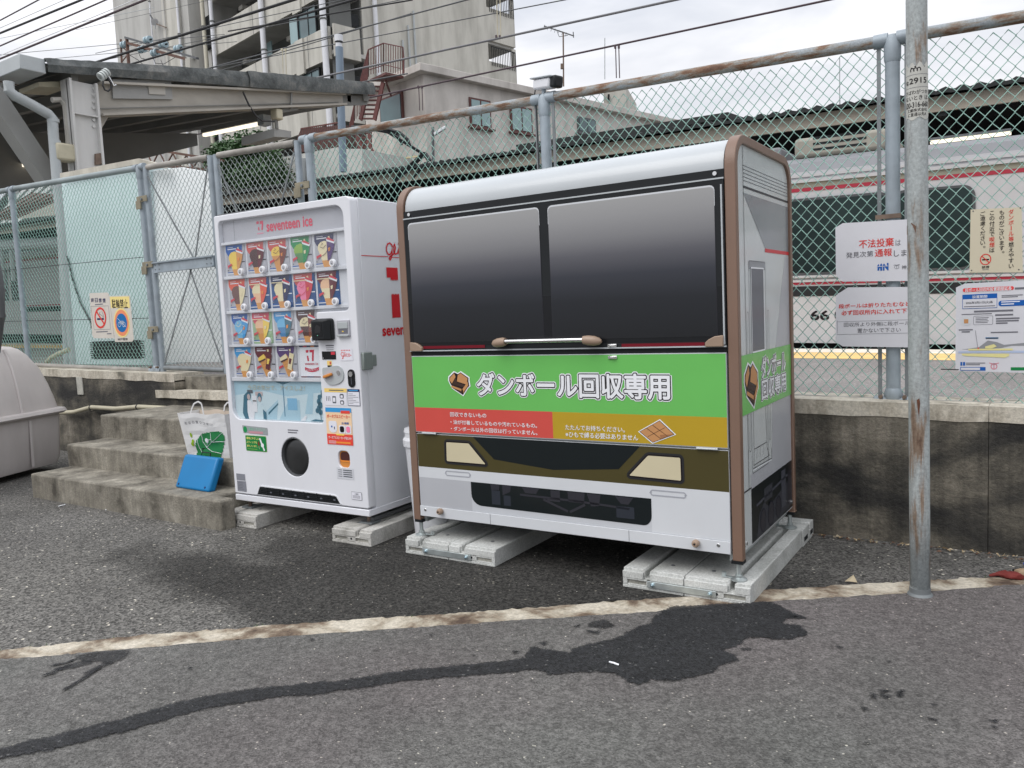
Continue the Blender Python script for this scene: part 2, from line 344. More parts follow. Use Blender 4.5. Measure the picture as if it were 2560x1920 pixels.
    def build(s, name, parent=None, label=None, smooth=False, bevel=0., kind=None, bseg=2, cat=None, group=None):
        me = bpy.data.meshes.new(name); me.from_pydata(s.v, [], s.f)
        for m in s.mats: me.materials.append(m)
        me.polygons.foreach_set('material_index', s.m)
        if smooth:
            me.polygons.foreach_set('use_smooth', [True]*len(me.polygons)); me.set_sharp_from_angle(angle=radians(38))
        me.update(); o = bpy.data.objects.new(name, me); link(o, parent)
        if bevel:
            b = o.modifiers.new('bevel', 'BEVEL'); b.width = bevel; b.segments = bseg; b.limit_method = 'ANGLE'; b.angle_limit = radians(40)
            me.polygons.foreach_set('use_smooth', [True]*len(me.polygons)); me.set_sharp_from_angle(angle=radians(38))
        return tag(o, label, cat, group, kind)

LAY = .0007
_gc = {}
def glyphs(txt):
    k = txt
    if k in _gc: return _gc[k]
    c = bpy.data.curves.new('t', 'FONT'); c.body = txt; c.resolution_u = 3
    o = bpy.data.objects.new('t', c); me = o.to_mesh()
    idx = {}; mp = []; V = []
    for v in me.vertices:
        key = (round(v.co.x, 4), round(v.co.y, 4))
        if key not in idx: idx[key] = len(V); V.append((v.co.x, v.co.y))
        mp.append(idx[key])
    F = [tuple(mp[i] for i in p.vertices) for p in me.polygons]; F = [f for f in F if len(set(f)) == len(f)]
    cnt = {}
    for f in F:
        for a, b in zip(f, f[1:]+f[:1]): e = (min(a, b), max(a, b)); cnt[e] = cnt.get(e, 0)+1
    E = [e for e, n in cnt.items() if n == 1]
    o.to_mesh_clear(); bpy.data.objects.remove(o); bpy.data.curves.remove(c)
    xs = [a for a, b in V]; ys = [b for a, b in V]
    _gc[k] = (V, F, (min(xs), min(ys), max(xs), max(ys)), E); return _gc[k]
def rrect(a0, a1, b0, b1, r, n=5):
    rs = r if isinstance(r, (list, tuple)) else [r]*4   # order: a1b0? -> (a0,b0),(a1,b0),(a1,b1),(a0,b1)
    P = []
    for (ca, cb, t0, rr) in ((a0+rs[0], b0+rs[0], pi, rs[0]), (a1-rs[1], b0+rs[1], 1.5*pi, rs[1]), (a1-rs[2], b1-rs[2], 0, rs[2]), (a0+rs[3], b1-rs[3], .5*pi, rs[3])):
        for i in range(n+1): t = t0+.5*pi*i/n; P.append((ca+rr*cos(t), cb+rr*sin(t)))
    return P
def plate(name, outer, holes, y0, y1, m, parent, bevel=0., fn=None, label=None):
    """flat plate with holes, outline in (x,z), between y0 and y1"""
    k = bpy.data.curves.new('k', 'CURVE'); k.dimensions = '2D'; k.fill_mode = 'BOTH'; k.extrude = abs(y1-y0)/2-bevel; k.bevel_depth = bevel; k.bevel_resolution = 2; k.offset = -bevel
    for pts in [outer]+holes:
        s = k.splines.new('POLY'); s.points.add(len(pts)-1)
        for p, q in zip(s.points, pts): p.co = (q[0], q[1], 0, 1)
        s.use_cyclic_u = True
    o = bpy.data.objects.new('k', k); me0 = o.to_mesh(); me = bpy.data.meshes.new(name)
    V = [(v.co.x, (y0+y1)/2-v.co.z, v.co.y) for v in me0.vertices]
    if fn: V = [fn(*v) for v in V]
    me.from_pydata(V, [], [tuple(p.vertices) for p in me0.polygons]); o.to_mesh_clear(); bpy.data.objects.remove(o)
    me.materials.append(MAT[m] if isinstance(m, str) else m)
    me.polygons.foreach_set('use_smooth', [True]*len(me.polygons)); me.set_sharp_from_angle(angle=radians(50))
    ob = bpy.data.objects.new(name, me); link(ob, parent); return tag(ob, label)
def copy_tree(o, parent=None):
    c = o.copy(); COL.objects.link(c); c.parent = parent
    for ch in list(o.children): copy_tree(ch, c)
    return c
def pxl(pts, Y): return [Yp(x, y, Y) for x, y in pts]
MAT.update(stick=M('aged_sticker', (.50, .50, .46), .45, var=.12, vs=40), rustd=M('bare_rust', (.12, .045, .022), .8, var=.3, vs=30), rustd2=mixmat('rust_bloom', [(.09, .035, .02), (.16, .09, .06), (.28, .22, .18)], 14, 6, .35, .62, rough=.8, bump=.2),
 paper=M('laminated_paper', (.66, .66, .70), .22, var=.03, coat=.5), paperw=M('weathered_paper', (.62, .58, .52), .5, var=.06), creamp=M('cream_plate', (.62, .56, .42), .4, var=.04),
 redt=flat('text_red', 214, 58, 50), txtd=flat('text_dark', 84, 84, 90), redp2=flat('pill_red', 224, 72, 72), mapgrey=flat('map_grey', 140, 142, 146), mapyel=flat('map_yellow', 222, 214, 150), mapblue=flat('map_blue', 176, 190, 216), mapblue2=flat('map_blue2', 110, 150, 190), crest=flat('crest', 208, 110, 130),
 yfade=flat('faded_yellow', 234, 214, 138), ofade=flat('faded_orange', 232, 140, 100), bfade=flat('faded_blue', 0, 104, 168), bagw=M('bag_paper', (.70, .70, .70), .5, var=.04, vs=8), bagi=M('bag_inside', (.52, .44, .36), .8, var=.06), leafg=M('bag_leaf_print', (.012, .20, .055), .45, var=.12, vs=12), gr3=flat('sprout', 140, 176, 40),
 gred=M('red_glove', (.17, .022, .018), .8, var=.2), gtan=M('tan_glove', (.36, .26, .17), .8, var=.2), gblue=M('blue_glove', (.01, .06, .55), .6, var=.2))
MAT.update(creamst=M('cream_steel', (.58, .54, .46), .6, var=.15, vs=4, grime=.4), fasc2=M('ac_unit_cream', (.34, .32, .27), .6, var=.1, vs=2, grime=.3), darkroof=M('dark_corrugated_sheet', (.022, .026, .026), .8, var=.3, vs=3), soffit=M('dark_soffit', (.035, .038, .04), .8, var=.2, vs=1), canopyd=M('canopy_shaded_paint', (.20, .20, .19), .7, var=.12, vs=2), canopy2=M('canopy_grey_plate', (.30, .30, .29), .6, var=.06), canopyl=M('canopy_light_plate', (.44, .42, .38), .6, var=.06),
 colw=M('white_column_paint', (.60, .595, .58), .5, var=.06, vs=2, grime=.15, gs=(2, 2, .5)), door_gr=M('steel_door_grey', (.10, .11, .12), .6), offcream=M('cream_pipe', (.55, .52, .42), .5, var=.05), redfr=M('red_window_frame', (.12, .045, .04), .6), annexw=M('annex_white_wall', (.58, .58, .55), .8, var=.06, vs=1, grime=.2),
 redbr=M('red_brown_cladding', (.09, .05, .045), .8, var=.2), bluegr=M('blue_grey_pipe', (.20, .26, .33), .5, var=.05), bwall3=M('hazy_grey_wall', (.19, .22, .21), .8, var=.1), pwb=M('pale_balcony', (.55, .58, .57), .7, var=.05), tile2=M('weathered_tile', (.19, .18, .15), .8, var=.2), rustb3=M('brown_painted_steel', (.14, .075, .055), .7, var=.35, vs=4), insul=M('glass_insulator', (.38, .50, .55), .15, var=.1), gwire=M('bare_grey_wire', (.17, .17, .18), .5, var=.1))
# ================================================================ CARDBOARD COLLECTION BOX
PR = dict(
 green=flat('print_green', 106, 184, 94, .3, coat=.3), red=flat('print_red', 203, 82, 74, .3, coat=.3), orange=flat('print_mustard', 180, 150, 46, .3, coat=.3),
 olive=flat('print_olive', 74, 68, 40, .35, coat=.3), navy=flat('print_black_green', 26, 32, 34, .3, coat=.3), lampc=flat('print_lamp_cream', 200, 190, 160, .35, coat=.3),
 pw=flat('print_white', 232, 234, 238, .3, coat=.2), pk=flat('print_black', 28, 22, 26, .35), lg=flat('print_light_grey', 205, 208, 212, .3, coat=.3), mg=flat('print_mid_grey', 176, 178, 183, .3, coat=.3),
 dg=flat('print_dark_grey', 92, 95, 102, .3, coat=.2), vdg=flat('print_shadow_grey', 52, 52, 58, .35), sg=flat('print_silver', 196, 201, 201, .22, coat=.45), sd=flat('print_slate', 132, 137, 141, .22, coat=.4),
 red2=flat('print_deep_red', 200, 36, 46, .35), dred=flat('print_maroon', 110, 18, 34, .4), cardb=flat('print_cardboard', 190, 138, 92), cardd=flat('print_cardboard_dark', 66, 48, 42), cardm=flat('print_cardboard_mid', 158, 110, 74),
 blue=flat('print_blue', 20, 90, 170), navyb=flat('print_navy', 32, 38, 84), sky=flat('print_sky', 60, 150, 210), gr=flat('print_leaf_green', 30, 140, 80), yel=flat('print_yellow', 240, 205, 90), ora=flat('print_orange', 235, 140, 60),
 pink=flat('print_pink', 240, 130, 165), choc=flat('print_chocolate', 78, 44, 40), bord=flat('print_bordeaux', 96, 26, 38), vio=flat('print_violet', 84, 58, 112), caram=flat('print_caramel', 212, 150, 84), ivory=flat('print_ivory', 232, 218, 176),
 lime=flat('print_lime', 140, 178, 74), stone=flat('print_stone', 176, 176, 182), txtg=flat('print_text_grey', 110, 110, 118), pblue=flat('print_pale_blue', 172, 206, 220), pblue2=flat('print_mist_blue', 204, 224, 230), tealp=flat('print_teal', 60, 110, 130))
MAT.update(PR)
MAT.update(sred=flat('sign_red', 214, 62, 90), sredl=flat('sign_red_light', 220, 140, 160), sred2=flat('label_red', 206, 60, 74), mg2=flat('print_grey_b', 192, 195, 200, .3, coat=.3), vdg2=flat('lamp_rubber', 44, 44, 46), vdg3=flat('gear_slate', 46, 50, 58), sd2=flat('print_outline_grey', 160, 162, 170))
MAT.update(choc2=flat('choc2', 120, 60, 44), choc3=flat('choc3', 110, 74, 68), gr2=flat('gr2', 88, 140, 84), ora2=flat('ora2', 226, 92, 66), peach=flat('peach', 236, 190, 150), blue2=flat('blue2', 24, 76, 130), sky2=flat('sky2', 110, 180, 220), sky3=flat('sky3', 70, 130, 180), greenp=flat('greenp', 150, 180, 140))
MAT.update(sky3b=flat('poster_pole', 96, 140, 168), peachd=flat('poster_skin', 196, 178, 176), sky4=flat('poster_sky', 130, 184, 216), sandt=flat('poster_sand', 196, 192, 170))
MAT.update(lab=flat('label_white', 224, 224, 232), sredt=flat('label_script_red', 220, 92, 92))
MAT.update(beige=flat('poster_beige', 238, 206, 168), redp=flat('poster_red', 226, 74, 62))
MAT.update(gst=flat('faded_sticker', 150, 156, 158), gtx=flat('faded_mint', 150, 200, 176), rst=flat('faded_pink', 190, 140, 150), grs=flat('sticker_green', 20, 124, 66), yt=flat('sticker_yellow', 236, 232, 130))
MAT.update(gpl=flat('grey_plate', 128, 130, 138), gpl2=flat('grey_plate_text', 92, 94, 104))
MAT['dgg'] = flat('print_gear_grey', 60, 62, 68, .35)
MAT['dgg2'] = flat('print_gear_mid', 74, 76, 84, .35)
MAT['navyb2'] = flat('print_gear_line', 22, 26, 44, .4)
MAT['zincb'] = M('bright_zinc_bolt', (.55, .68, .74), .25, .9, var=.1)
MAT['sred3'] = flat('sign_crimson', 196, 34, 66)
MAT['orangep'] = M('orange_plastic', (.62, .24, .05), .35, var=.05)
MAT['mint'] = flat('mint', 130, 220, 190)
MAT['yelt'] = flat('label_yellow', 236, 204, 120)
MAT['lab2'] = flat('label_pale', 206, 208, 214)
MAT['latchm'] = M('latch_steel', (.30, .34, .32), .35, .6, var=.1)
MAT['sred4'] = flat('side_red', 206, 36, 46)
MAT['blockd2'] = mixmat('grey_cast_block', [(.20, .195, .17), (.40, .39, .36), (.50, .49, .46)], 6, 8, .30, .58, rough=.85, bump=.3, bs=110)
MAT['flapm'] = M('smoked_flap', (.020, .021, .022), .3, var=.5, vs=7, coat=.35, spec=.4)
# ================================================================ SETTING
def sheet(name, pts, z, m, kind='structure', label=None, cat=None):
    me = bpy.data.meshes.new(name); bm = bmesh.new()
    vs = [bm.verts.new((p[0], p[1], z)) for p in pts]; f = bm.faces.new(vs)
    if f.normal.z < 0: f.normal_flip()
    bmesh.ops.triangulate(bm, faces=[f]); bm.to_mesh(me); bm.free()
    me.materials.append(MAT[m]); o = bpy.data.objects.new(name, me); link(o); return tag(o, label, cat, None, kind)
def jag(pts, step, amp, seed=0, closed=True):
    out = []; n = len(pts); k = n if closed else n-1
    for i in range(k):
        a, b = Vector(pts[i][:2]), Vector(pts[(i+1) % n][:2]); L_ = (b-a).length; c = max(1, int(L_/step))
        nn = Vector((-(b-a).y, (b-a).x)).normalized() if L_ > 1e-6 else Vector((0, 0))
        for j in range(c):
            p = a+(b-a)*(j/c)
            q = mnoise.noise((p.x*9+seed, p.y*9, 0))*.5+mnoise.noise((p.x*28+seed, p.y*28, 3))*.5+mnoise.noise((p.x*70+seed, p.y*70, 3))*.6+mnoise.noise((p.x*160+seed, p.y*160, 3))*.4
            out.append(p+nn*q*amp)
    if not closed: out.append(Vector(pts[-1][:2]))
    return out

# dampness plus the shade under the machines, both darkened into the coarse asphalt's colour
def damp_shade(m, ell, dark):
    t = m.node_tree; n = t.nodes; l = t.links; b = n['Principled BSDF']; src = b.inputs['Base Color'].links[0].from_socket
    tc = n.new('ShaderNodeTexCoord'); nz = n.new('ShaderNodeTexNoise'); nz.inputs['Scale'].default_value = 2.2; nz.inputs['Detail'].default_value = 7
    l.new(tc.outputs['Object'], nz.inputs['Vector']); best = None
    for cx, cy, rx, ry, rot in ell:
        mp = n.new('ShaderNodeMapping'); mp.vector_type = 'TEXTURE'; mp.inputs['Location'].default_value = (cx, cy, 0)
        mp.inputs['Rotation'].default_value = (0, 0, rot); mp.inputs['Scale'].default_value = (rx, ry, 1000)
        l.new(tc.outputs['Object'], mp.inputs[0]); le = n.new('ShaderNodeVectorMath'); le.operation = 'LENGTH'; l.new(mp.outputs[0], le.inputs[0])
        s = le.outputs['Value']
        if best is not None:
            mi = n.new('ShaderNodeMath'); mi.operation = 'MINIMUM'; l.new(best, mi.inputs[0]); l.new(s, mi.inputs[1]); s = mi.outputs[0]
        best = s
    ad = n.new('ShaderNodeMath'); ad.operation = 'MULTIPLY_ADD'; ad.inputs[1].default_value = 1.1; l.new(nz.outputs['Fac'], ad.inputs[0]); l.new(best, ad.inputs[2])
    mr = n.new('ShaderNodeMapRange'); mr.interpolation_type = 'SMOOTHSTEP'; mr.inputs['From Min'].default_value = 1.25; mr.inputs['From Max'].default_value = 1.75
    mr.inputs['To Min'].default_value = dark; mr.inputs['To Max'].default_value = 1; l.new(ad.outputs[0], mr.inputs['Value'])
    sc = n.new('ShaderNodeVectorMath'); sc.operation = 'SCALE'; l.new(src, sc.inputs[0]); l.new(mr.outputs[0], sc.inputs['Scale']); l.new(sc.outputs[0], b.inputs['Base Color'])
def resample(P, step):
    out = []
    for i in range(len(P)):
        a, b = Vector(P[i][:2]), Vector(P[(i+1) % len(P)][:2]); c = max(1, int((b-a).length/step))
        out += [a+(b-a)*(j/c) for j in range(c)]
    return out
def stain(name, pts, z, w_=.022, step=.03, mat='stainm'):
    """wet patch whose edge soaks out unevenly: a band from wet (1) to dry (0) round the outline, broken up by noise"""
    P = resample(pts, step); n = len(P); area = sum(P[i].x*P[(i+1) % n].y-P[(i+1) % n].x*P[i].y for i in range(n)); sg = 1 if area > 0 else -1
    O, I = [], []
    for i in range(n):
        d = (P[(i+1) % n]-P[i-1]); d = d.normalized() if d.length > 1e-6 else Vector((1, 0)); nn = Vector((d.y, -d.x))*sg; O.append(P[i]+nn*w_); I.append(P[i]-nn*w_*.8)
    bm = bmesh.new(); vo = [bm.verts.new((p.x, p.y, z)) for p in O]; vi = [bm.verts.new((p.x, p.y, z+.0004)) for p in I]
    for i in range(n): bm.faces.new((vo[i], vo[(i+1) % n], vi[(i+1) % n], vi[i]))
    f = bm.faces.new(vi); bmesh.ops.triangulate(bm, faces=[f]); bmesh.ops.recalc_face_normals(bm, faces=bm.faces[:])
    me = bpy.data.meshes.new(name); bm.verts.index_update(); bm.to_mesh(me); bm.free()
    at = me.attributes.new('wet', 'FLOAT', 'POINT'); at.data.foreach_set('value', [0.]*n+[1.]*n)
    me.materials.append(MAT[mat]); o = bpy.data.objects.new(name, me); link(o); return tag(o, None, None, None, 'structure')
def stainmat(top=.9):
    m = MAT['wet'].copy(); m.name = 'soaked_asphalt'; t = m.node_tree; n = t.nodes; l = t.links; out = n['Material Output']; bs = n['Principled BSDF']
    at = n.new('ShaderNodeAttribute'); at.attribute_name = 'wet'; tc = n.new('ShaderNodeTexCoord'); cur = at.outputs['Fac']
    for sc_, am in ((26, .7), (75, .7), (210, .8)):
        nz = n.new('ShaderNodeTexNoise'); nz.inputs['Scale'].default_value = sc_; nz.inputs['Detail'].default_value = 2; l.new(tc.outputs['Object'], nz.inputs['Vector'])
        ma = n.new('ShaderNodeMath'); ma.operation = 'MULTIPLY_ADD'; ma.inputs[1].default_value = am; l.new(nz.outputs['Fac'], ma.inputs[0]); l.new(cur, ma.inputs[2]); cur = ma.outputs[0]
    mr = n.new('ShaderNodeMapRange'); mr.inputs['From Min'].default_value = 1.50; mr.inputs['From Max'].default_value = 1.72; mr.inputs['To Max'].default_value = top; l.new(cur, mr.inputs['Value'])
    tr = n.new('ShaderNodeBsdfTransparent'); mx = n.new('ShaderNodeMixShader'); l.new(mr.outputs[0], mx.inputs[0]); l.new(tr.outputs[0], mx.inputs[1]); l.new(bs.outputs[0], mx.inputs[2]); l.new(mx.outputs[0], out.inputs[0]); return m
MAT['stainm'] = stainmat(); MAT['stains'] = stainmat(.62)
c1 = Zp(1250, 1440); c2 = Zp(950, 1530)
damp_shade(MAT['rearasp'], [(c1.x, c1.y, 1.7, .75, .1), (c2.x, c2.y, 1.9, .36, -.02)], .36)

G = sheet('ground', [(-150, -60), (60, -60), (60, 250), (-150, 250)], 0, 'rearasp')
lo = [(0, 1655), (347, 1624.5), (579, 1605), (926, 1580.5), (1280, 1556), (1627, 1534), (1882, 1510), (2264, 1487), (2560, 1465)]
hi = [(0, 1629), (347, 1591), (579, 1573.6), (868, 1553), (1280, 1525), (1569, 1504), (1905, 1478), (2264, 1455), (2560, 1441.7)]
lo = [Zp(*p) for p in lo]; hi = [Zp(*p) for p in hi]
def ext(P):
    a = P[0]+(P[0]-P[1]).normalized()*14; b = P[-1]+(P[-1]-P[-2]).normalized()*30; return [a]+P+[b]
lo = ext(lo); hi = ext(hi)
jl = jag(lo, .02, .022, 1, False); jh = jag(hi, .02, .022, 5, False)
sheet('kerb_strip', list(jl)+list(jh)[::-1], .004, 'strip')
rl = jag([Vector((p.x, p.y, 0)) for p in lo], .02, .014, 9, False)
sheet('road', list(rl)+[Vector((45, -40)), Vector((-60, -40))], .008, 'road')
def CP(lst): return [Zp(1280+x*.5787, 1400+y*.5787) for x, y in lst]
def CL(lst): return [Zp(x*.5787, 1400+y*.5787) for x, y in lst]
up_ = CL([(0, 835), (100, 800), (200, 780), (350, 745), (550, 695), (700, 650), (850, 610), (1100, 570), (1200, 560), (1380, 540), (1450, 540), (1600, 515), (1730, 492), (1900, 478)]) + \
      CP([(0, 447), (50, 435), (90, 388), (150, 402), (250, 415), (258, 398), (350, 372), (440, 356), (480, 338), (540, 303), (600, 288), (615, 262), (640, 235), (700, 212)])
r_ = CP([(1040, 196), (1110, 190), (1160, 212), (1195, 235), (1270, 262), (1190, 262), (1165, 285), (1255, 296), (1275, 335), (1190, 355), (1020, 343), (965, 385), (905, 405), (968, 424), (975, 450), (905, 462), (870, 498), (760, 522), (700, 535), (600, 530), (550, 552), (500, 535), (450, 500), (330, 495), (170, 507), (100, 485)])
dn = CL([(2212, 497), (1900, 522), (1730, 536), (1600, 560), (1450, 578), (1380, 594), (1200, 602), (1100, 618), (850, 664), (700, 708), (550, 752), (350, 802), (200, 838), (100, 858), (0, 872), (-260, 960)])
st0 = CL([(-260, 905)])
stain('water_stain', st0+up_+r_+dn, .012)
for i, poly in enumerate([CP([(325, 285), (400, 268), (450, 296), (395, 308), (330, 300)]), CP([(265, 298), (300, 290), (285, 302)]), CP([(320, 318), (385, 322), (370, 334)]),
          CP([(120, 372), (150, 366), (140, 384)]), CP([(0, 408), (40, 410), (10, 420)]), CP([(985, 395), (1030, 392), (1035, 402), (990, 404)]), CP([(1400, 385), (1430, 388), (1415, 396)]),
          CP([(1510, 652), (1538, 655), (1525, 668)]), CP([(1525, 806), (1552, 808), (1540, 820)]), CP([(1170, 882), (1195, 885), (1180, 896)]), CP([(1790, 695), (1840, 706), (1825, 712)]),
          CP([(1620, 450), (1635, 452), (1628, 458)]), CP([(1810, 640), (1835, 642), (1820, 650)]), CP([(1545, 590), (1580, 600), (1570, 618), (1552, 612)]), CP([(1590, 596), (1640, 604), (1625, 622), (1600, 612)]),
          CP([(1660, 585), (1690, 575), (1692, 602), (1665, 608)]), CP([(1585, 576), (1640, 580), (1600, 586)]), CP([(2060, 712), (2100, 706), (2090, 722)]), CP([(2065, 738), (2100, 740), (2085, 746)]),
          CL([(330, 428), (400, 412), (565, 400), (550, 425), (520, 445), (470, 462), (420, 452), (350, 452)]), CL([(390, 440), (300, 462), (235, 494), (300, 482), (400, 460)]), CL([(330, 440), (290, 452), (215, 470), (290, 462)]), CL([(460, 450), (400, 484), (350, 506), (372, 508), (440, 478), (490, 455)]), CL([(440, 470), (350, 528), (272, 576), (300, 570), (380, 520)]), CL([(250, 492), (180, 514), (240, 506)]),
          CL([(225, 492), (300, 462), (290, 475)]), CL([(815, 475), (835, 480), (820, 486)]), CL([(1340, 352), (1365, 354), (1350, 362)]), CL([(1855, 335), (1875, 338), (1865, 344)]), CL([(2040, 424), (2062, 428), (2048, 434)])]):
    stain('damp_spot', poly, .012+.0006*(i % 5), .016 if 18 < i < 26 else .012, .010, 'stains')

# wall top and fence heights climb gently to the left, with the tracks
def zw(X): return .693-.019*X
def zr(X): return 2.452-.038*X        # centre of the top rail
def zb(X): return .668-.0235*X        # centre of the bottom rail
GX0, GX1 = -6.5, -4.35
wallt = thing('retaining_wall', 'stained dark concrete retaining wall with pale worn cap under the mesh fence', 'wall')
for x0, x1, nm in ((-16, GX0, 'wall_section'), (GX1, -.2075, 'wall_section'), (-.2055, 7, 'wall_section')):
    b = MB(); b.hexa([(x0, 0, -.2), (x1, 0, -.2), (x1, .3, -.2), (x0, .3, -.2), (x0, 0, zw(x0)-.06), (x1, 0, zw(x1)-.06), (x1, .3, zw(x1)-.06), (x0, .3, zw(x0)-.06)], 'concw')
    b.build(nm, wallt, bevel=.002)
    n = int((x1-x0)/.12); b = MB()       # cap with an uneven lower edge
    for i in range(n):
        a, c = x0+(x1-x0)*i/n, x0+(x1-x0)*(i+1)/n
        da, dc = mnoise.noise((a*4, 1, 0))*.02, mnoise.noise((c*4, 1, 0))*.02
        b.hexa([(a, -.005, zw(a)-.075+da), (c, -.005, zw(c)-.075+dc), (c, .305, zw(c)-.07), (a, .305, zw(a)-.07), (a, -.005+da*.15, zw(a)), (c, -.005+dc*.15, zw(c)), (c, .305, zw(c)), (a, .305, zw(a))], 'cap')
    b.build('wall_cap', wallt)
b = MB(); b.box(GX0+.002, GX1, .002, .3, -.2, .655, 'concw'); b.build('wall_section', wallt)
b = MB(); b.box(GX0+.004, GX1, .10, .3, .655, zw(-6)-.02, 'conc'); b.build('threshold', wallt, bevel=.006)
pb = [(GX0+.01, .645), (-6.0, .64), (-5.4, .63), (GX1, .625)]
b = MB(); P_ = [(GX0-.28, -.016), (-6.35, -.03), (-5.6, -.045), (GX1, -.05), (GX1, .10), (GX0+.01, .10), (GX0-.01, .0), (GX0-.28, -.004)]
b.prism([(p.x, p.y) for p in jag([Vector((x, y, 0)) for x, y in P_], .05, .01, 4)], .60, .668, lambda a, c, d: (a, c, d+(.012*mnoise.noise((a*6, 0, 1)) if d < .65 else 0)), 'cap')
b.build('mortar_ledge', wallt)
b = MB(); p0, p1 = Yp(192+11*.39, 930, -.006), Yp(208, 965, -.006)
b.box(p0.x-.05, p0.x+.06, -.012, -.001, .60, .78, 'blockd'); b.build('patch_plate', wallt, bevel=.003)

st = thing('concrete_steps', 'worn grey concrete steps leading up to the mesh gate', 'steps')
XR = -4.25
for x0, y0, y1, z0, z1, xr in ((-6.385, -1.344, -.9, -.1, .182, XR), (-6.44, -1.03, -.55, -.1, .352, XR), (-6.53, -.69, -.004, -.1, .538, XR)):
    b = MB()
    if z1 < .2: b.prism([(x0, y0), (-4.11, y0), (-4.11, y0+.105), (xr, y0+.105), (xr, y1), (x0, y1)], z0, z1, lambda a, c, d: (a, c, d), 'conc')
    else: b.box(x0, xr, y0, y1, z0, z1, 'conc')
    b.build('step', st, bevel=.012)
# far platform surface behind the wall, painted edge, track bed
PZ = .523
def tilt(p, k=.028): return Vector((p[0], p[1], p[2]-k*p[0]))
def slab(name, x0, x1, y0, y1, z0, z1, m, k=.02, **kw):
    b = MB(); b.hexa([(x0, y0, z0-k*x0), (x1, y0, z0-k*x1), (x1, y1, z0-k*x1), (x0, y1, z0-k*x0), (x0, y0, z1-k*x0), (x1, y0, z1-k*x1), (x1, y1, z1-k*x1), (x0, y1, z1-k*x0)], m)
    return b.build(name, **kw)
slab('platform', -60, 12, .31, 6.40, -1.2, PZ, 'plat', kind='structure')
slab('yellow_line', -60, 12, 4.85, 5.77, PZ+.001, PZ+.004, 'yellow', kind='structure')
slab('platform_edge', -60, 12, 5.775, 6.41, PZ+.001, PZ+.005, 'pale', kind='structure')
slab('far_platform', -60, 12, 10.2, 14, -1.2, PZ, 'plat', kind='structure')
b = MB()      # litter and dead leaves along the foot of the wall
for i in range(170):
    t = random.random(); x = -1.75+1.9*t+random.gauss(0, .05); y = -.03-abs(random.gauss(0, .03)); s = random.uniform(.006, .022); a = random.random()*6
    b.add([(x-s*cos(a), y-s*sin(a), .006), (x+s*.3*sin(a), y-s*.3*cos(a), .006+random.random()*.012), (x+s*cos(a), y+s*sin(a), .008), (x-s*.3*sin(a), y+s*.3*cos(a), .007+random.random()*.01)], [(0, 1, 2, 3)], random.choice(['lf1', 'lf2', 'lf3']) if 'lf1' in MAT else 'strip')
tag(b.build('leaf_litter', kind='stuff'), 'dead brown leaves and grit gathered along the foot of the wall', 'leaf litter')
b = MB()
for i in range(900):
    k = random.random(); j = int(k*(len(jh)-1)); p = jh[j]
    if not (-6 < p[0] < 1.2): continue
    if mnoise.noise((p[0]*1.7, p[1]*1.7, 4)) < .05: continue
    x, y = p[0]+random.gauss(0, .008), p[1]+random.gauss(.006, .008); s = random.uniform(.003, .008); a = random.random()*6
    b.add([(x, y, .004), (x+s*.5, y+s*.2, .004), (x+s*cos(a), y+s*sin(a), .006+s)], [(0, 1, 2)], 'moss')
tag(b.build('moss_edge', kind='stuff'), 'thin green moss growing along the edge of the kerb strip', 'moss')
b = MB()      # loose pale chips on the coarse asphalt
for i in range(650):
    x, y = random.uniform(-6.5, 1.2), random.uniform(-2.4, -.1)
    s = random.uniform(.002, .0045); a = random.random()*6; h = s*.8
    c_, s_ = cos(a)*s, sin(a)*s
    b.add([(x-c_, y-s_, .001), (x+s_*.7, y-c_*.7, .001), (x+c_, y+s_, .001), (x-s_*.7, y+c_*.7, .001), (x, y, h)], [(0, 1, 4), (1, 2, 4), (2, 3, 4), (3, 0, 4)], random.choice(['chip1', 'chip2', 'chip2', 'chip2', 'chip3']))
tag(b.build('loose_grit', kind='stuff'), 'pale grit scattered over the coarse dark asphalt', 'grit')

# ================================================================ FENCE AND GATE
YF = .15
def zig(b, x0, x1, fz0, fz1, P=.0295, H=.068, r=.0028, y=YF, m='wire', n=4, jit=.0008):
    k = 0; x = x0
    while x < x1-P*.4:
        za, zc = fz0(x), fz1(x); pts = []; j = 0; z = (int(za/(H/2)))*H/2; j = int(round(z/(H/2)))
        while z < zc:
            side = (j+k) % 2
            zz = max(z, za-.01)
            xx = x+(P if side else 0)
            pts.append((xx+random.uniform(-jit, jit)+(.0015 if side else -.0015), y+(.0022 if (j % 2) else -.0022), zz)); z += H/2; j += 1
        if len(pts) > 2: b.tube(pts, r, m, n, caps=False)
        x += P; k += 1
fence = thing('chain_link_fence', 'long rusty railed fence of green chain link mesh standing on the concrete wall', 'fence')
def post(b, X, z0, z1, r, m='galv', y=YF): b.cyl((X, y, z0), (X, y, z1), r, m, 14)
def clampring(b, X, z, r, m='galvd', y=YF, h=.03): b.cyl((X, y, z-h/2), (X, y, z+h/2), r+.004, m, 14)
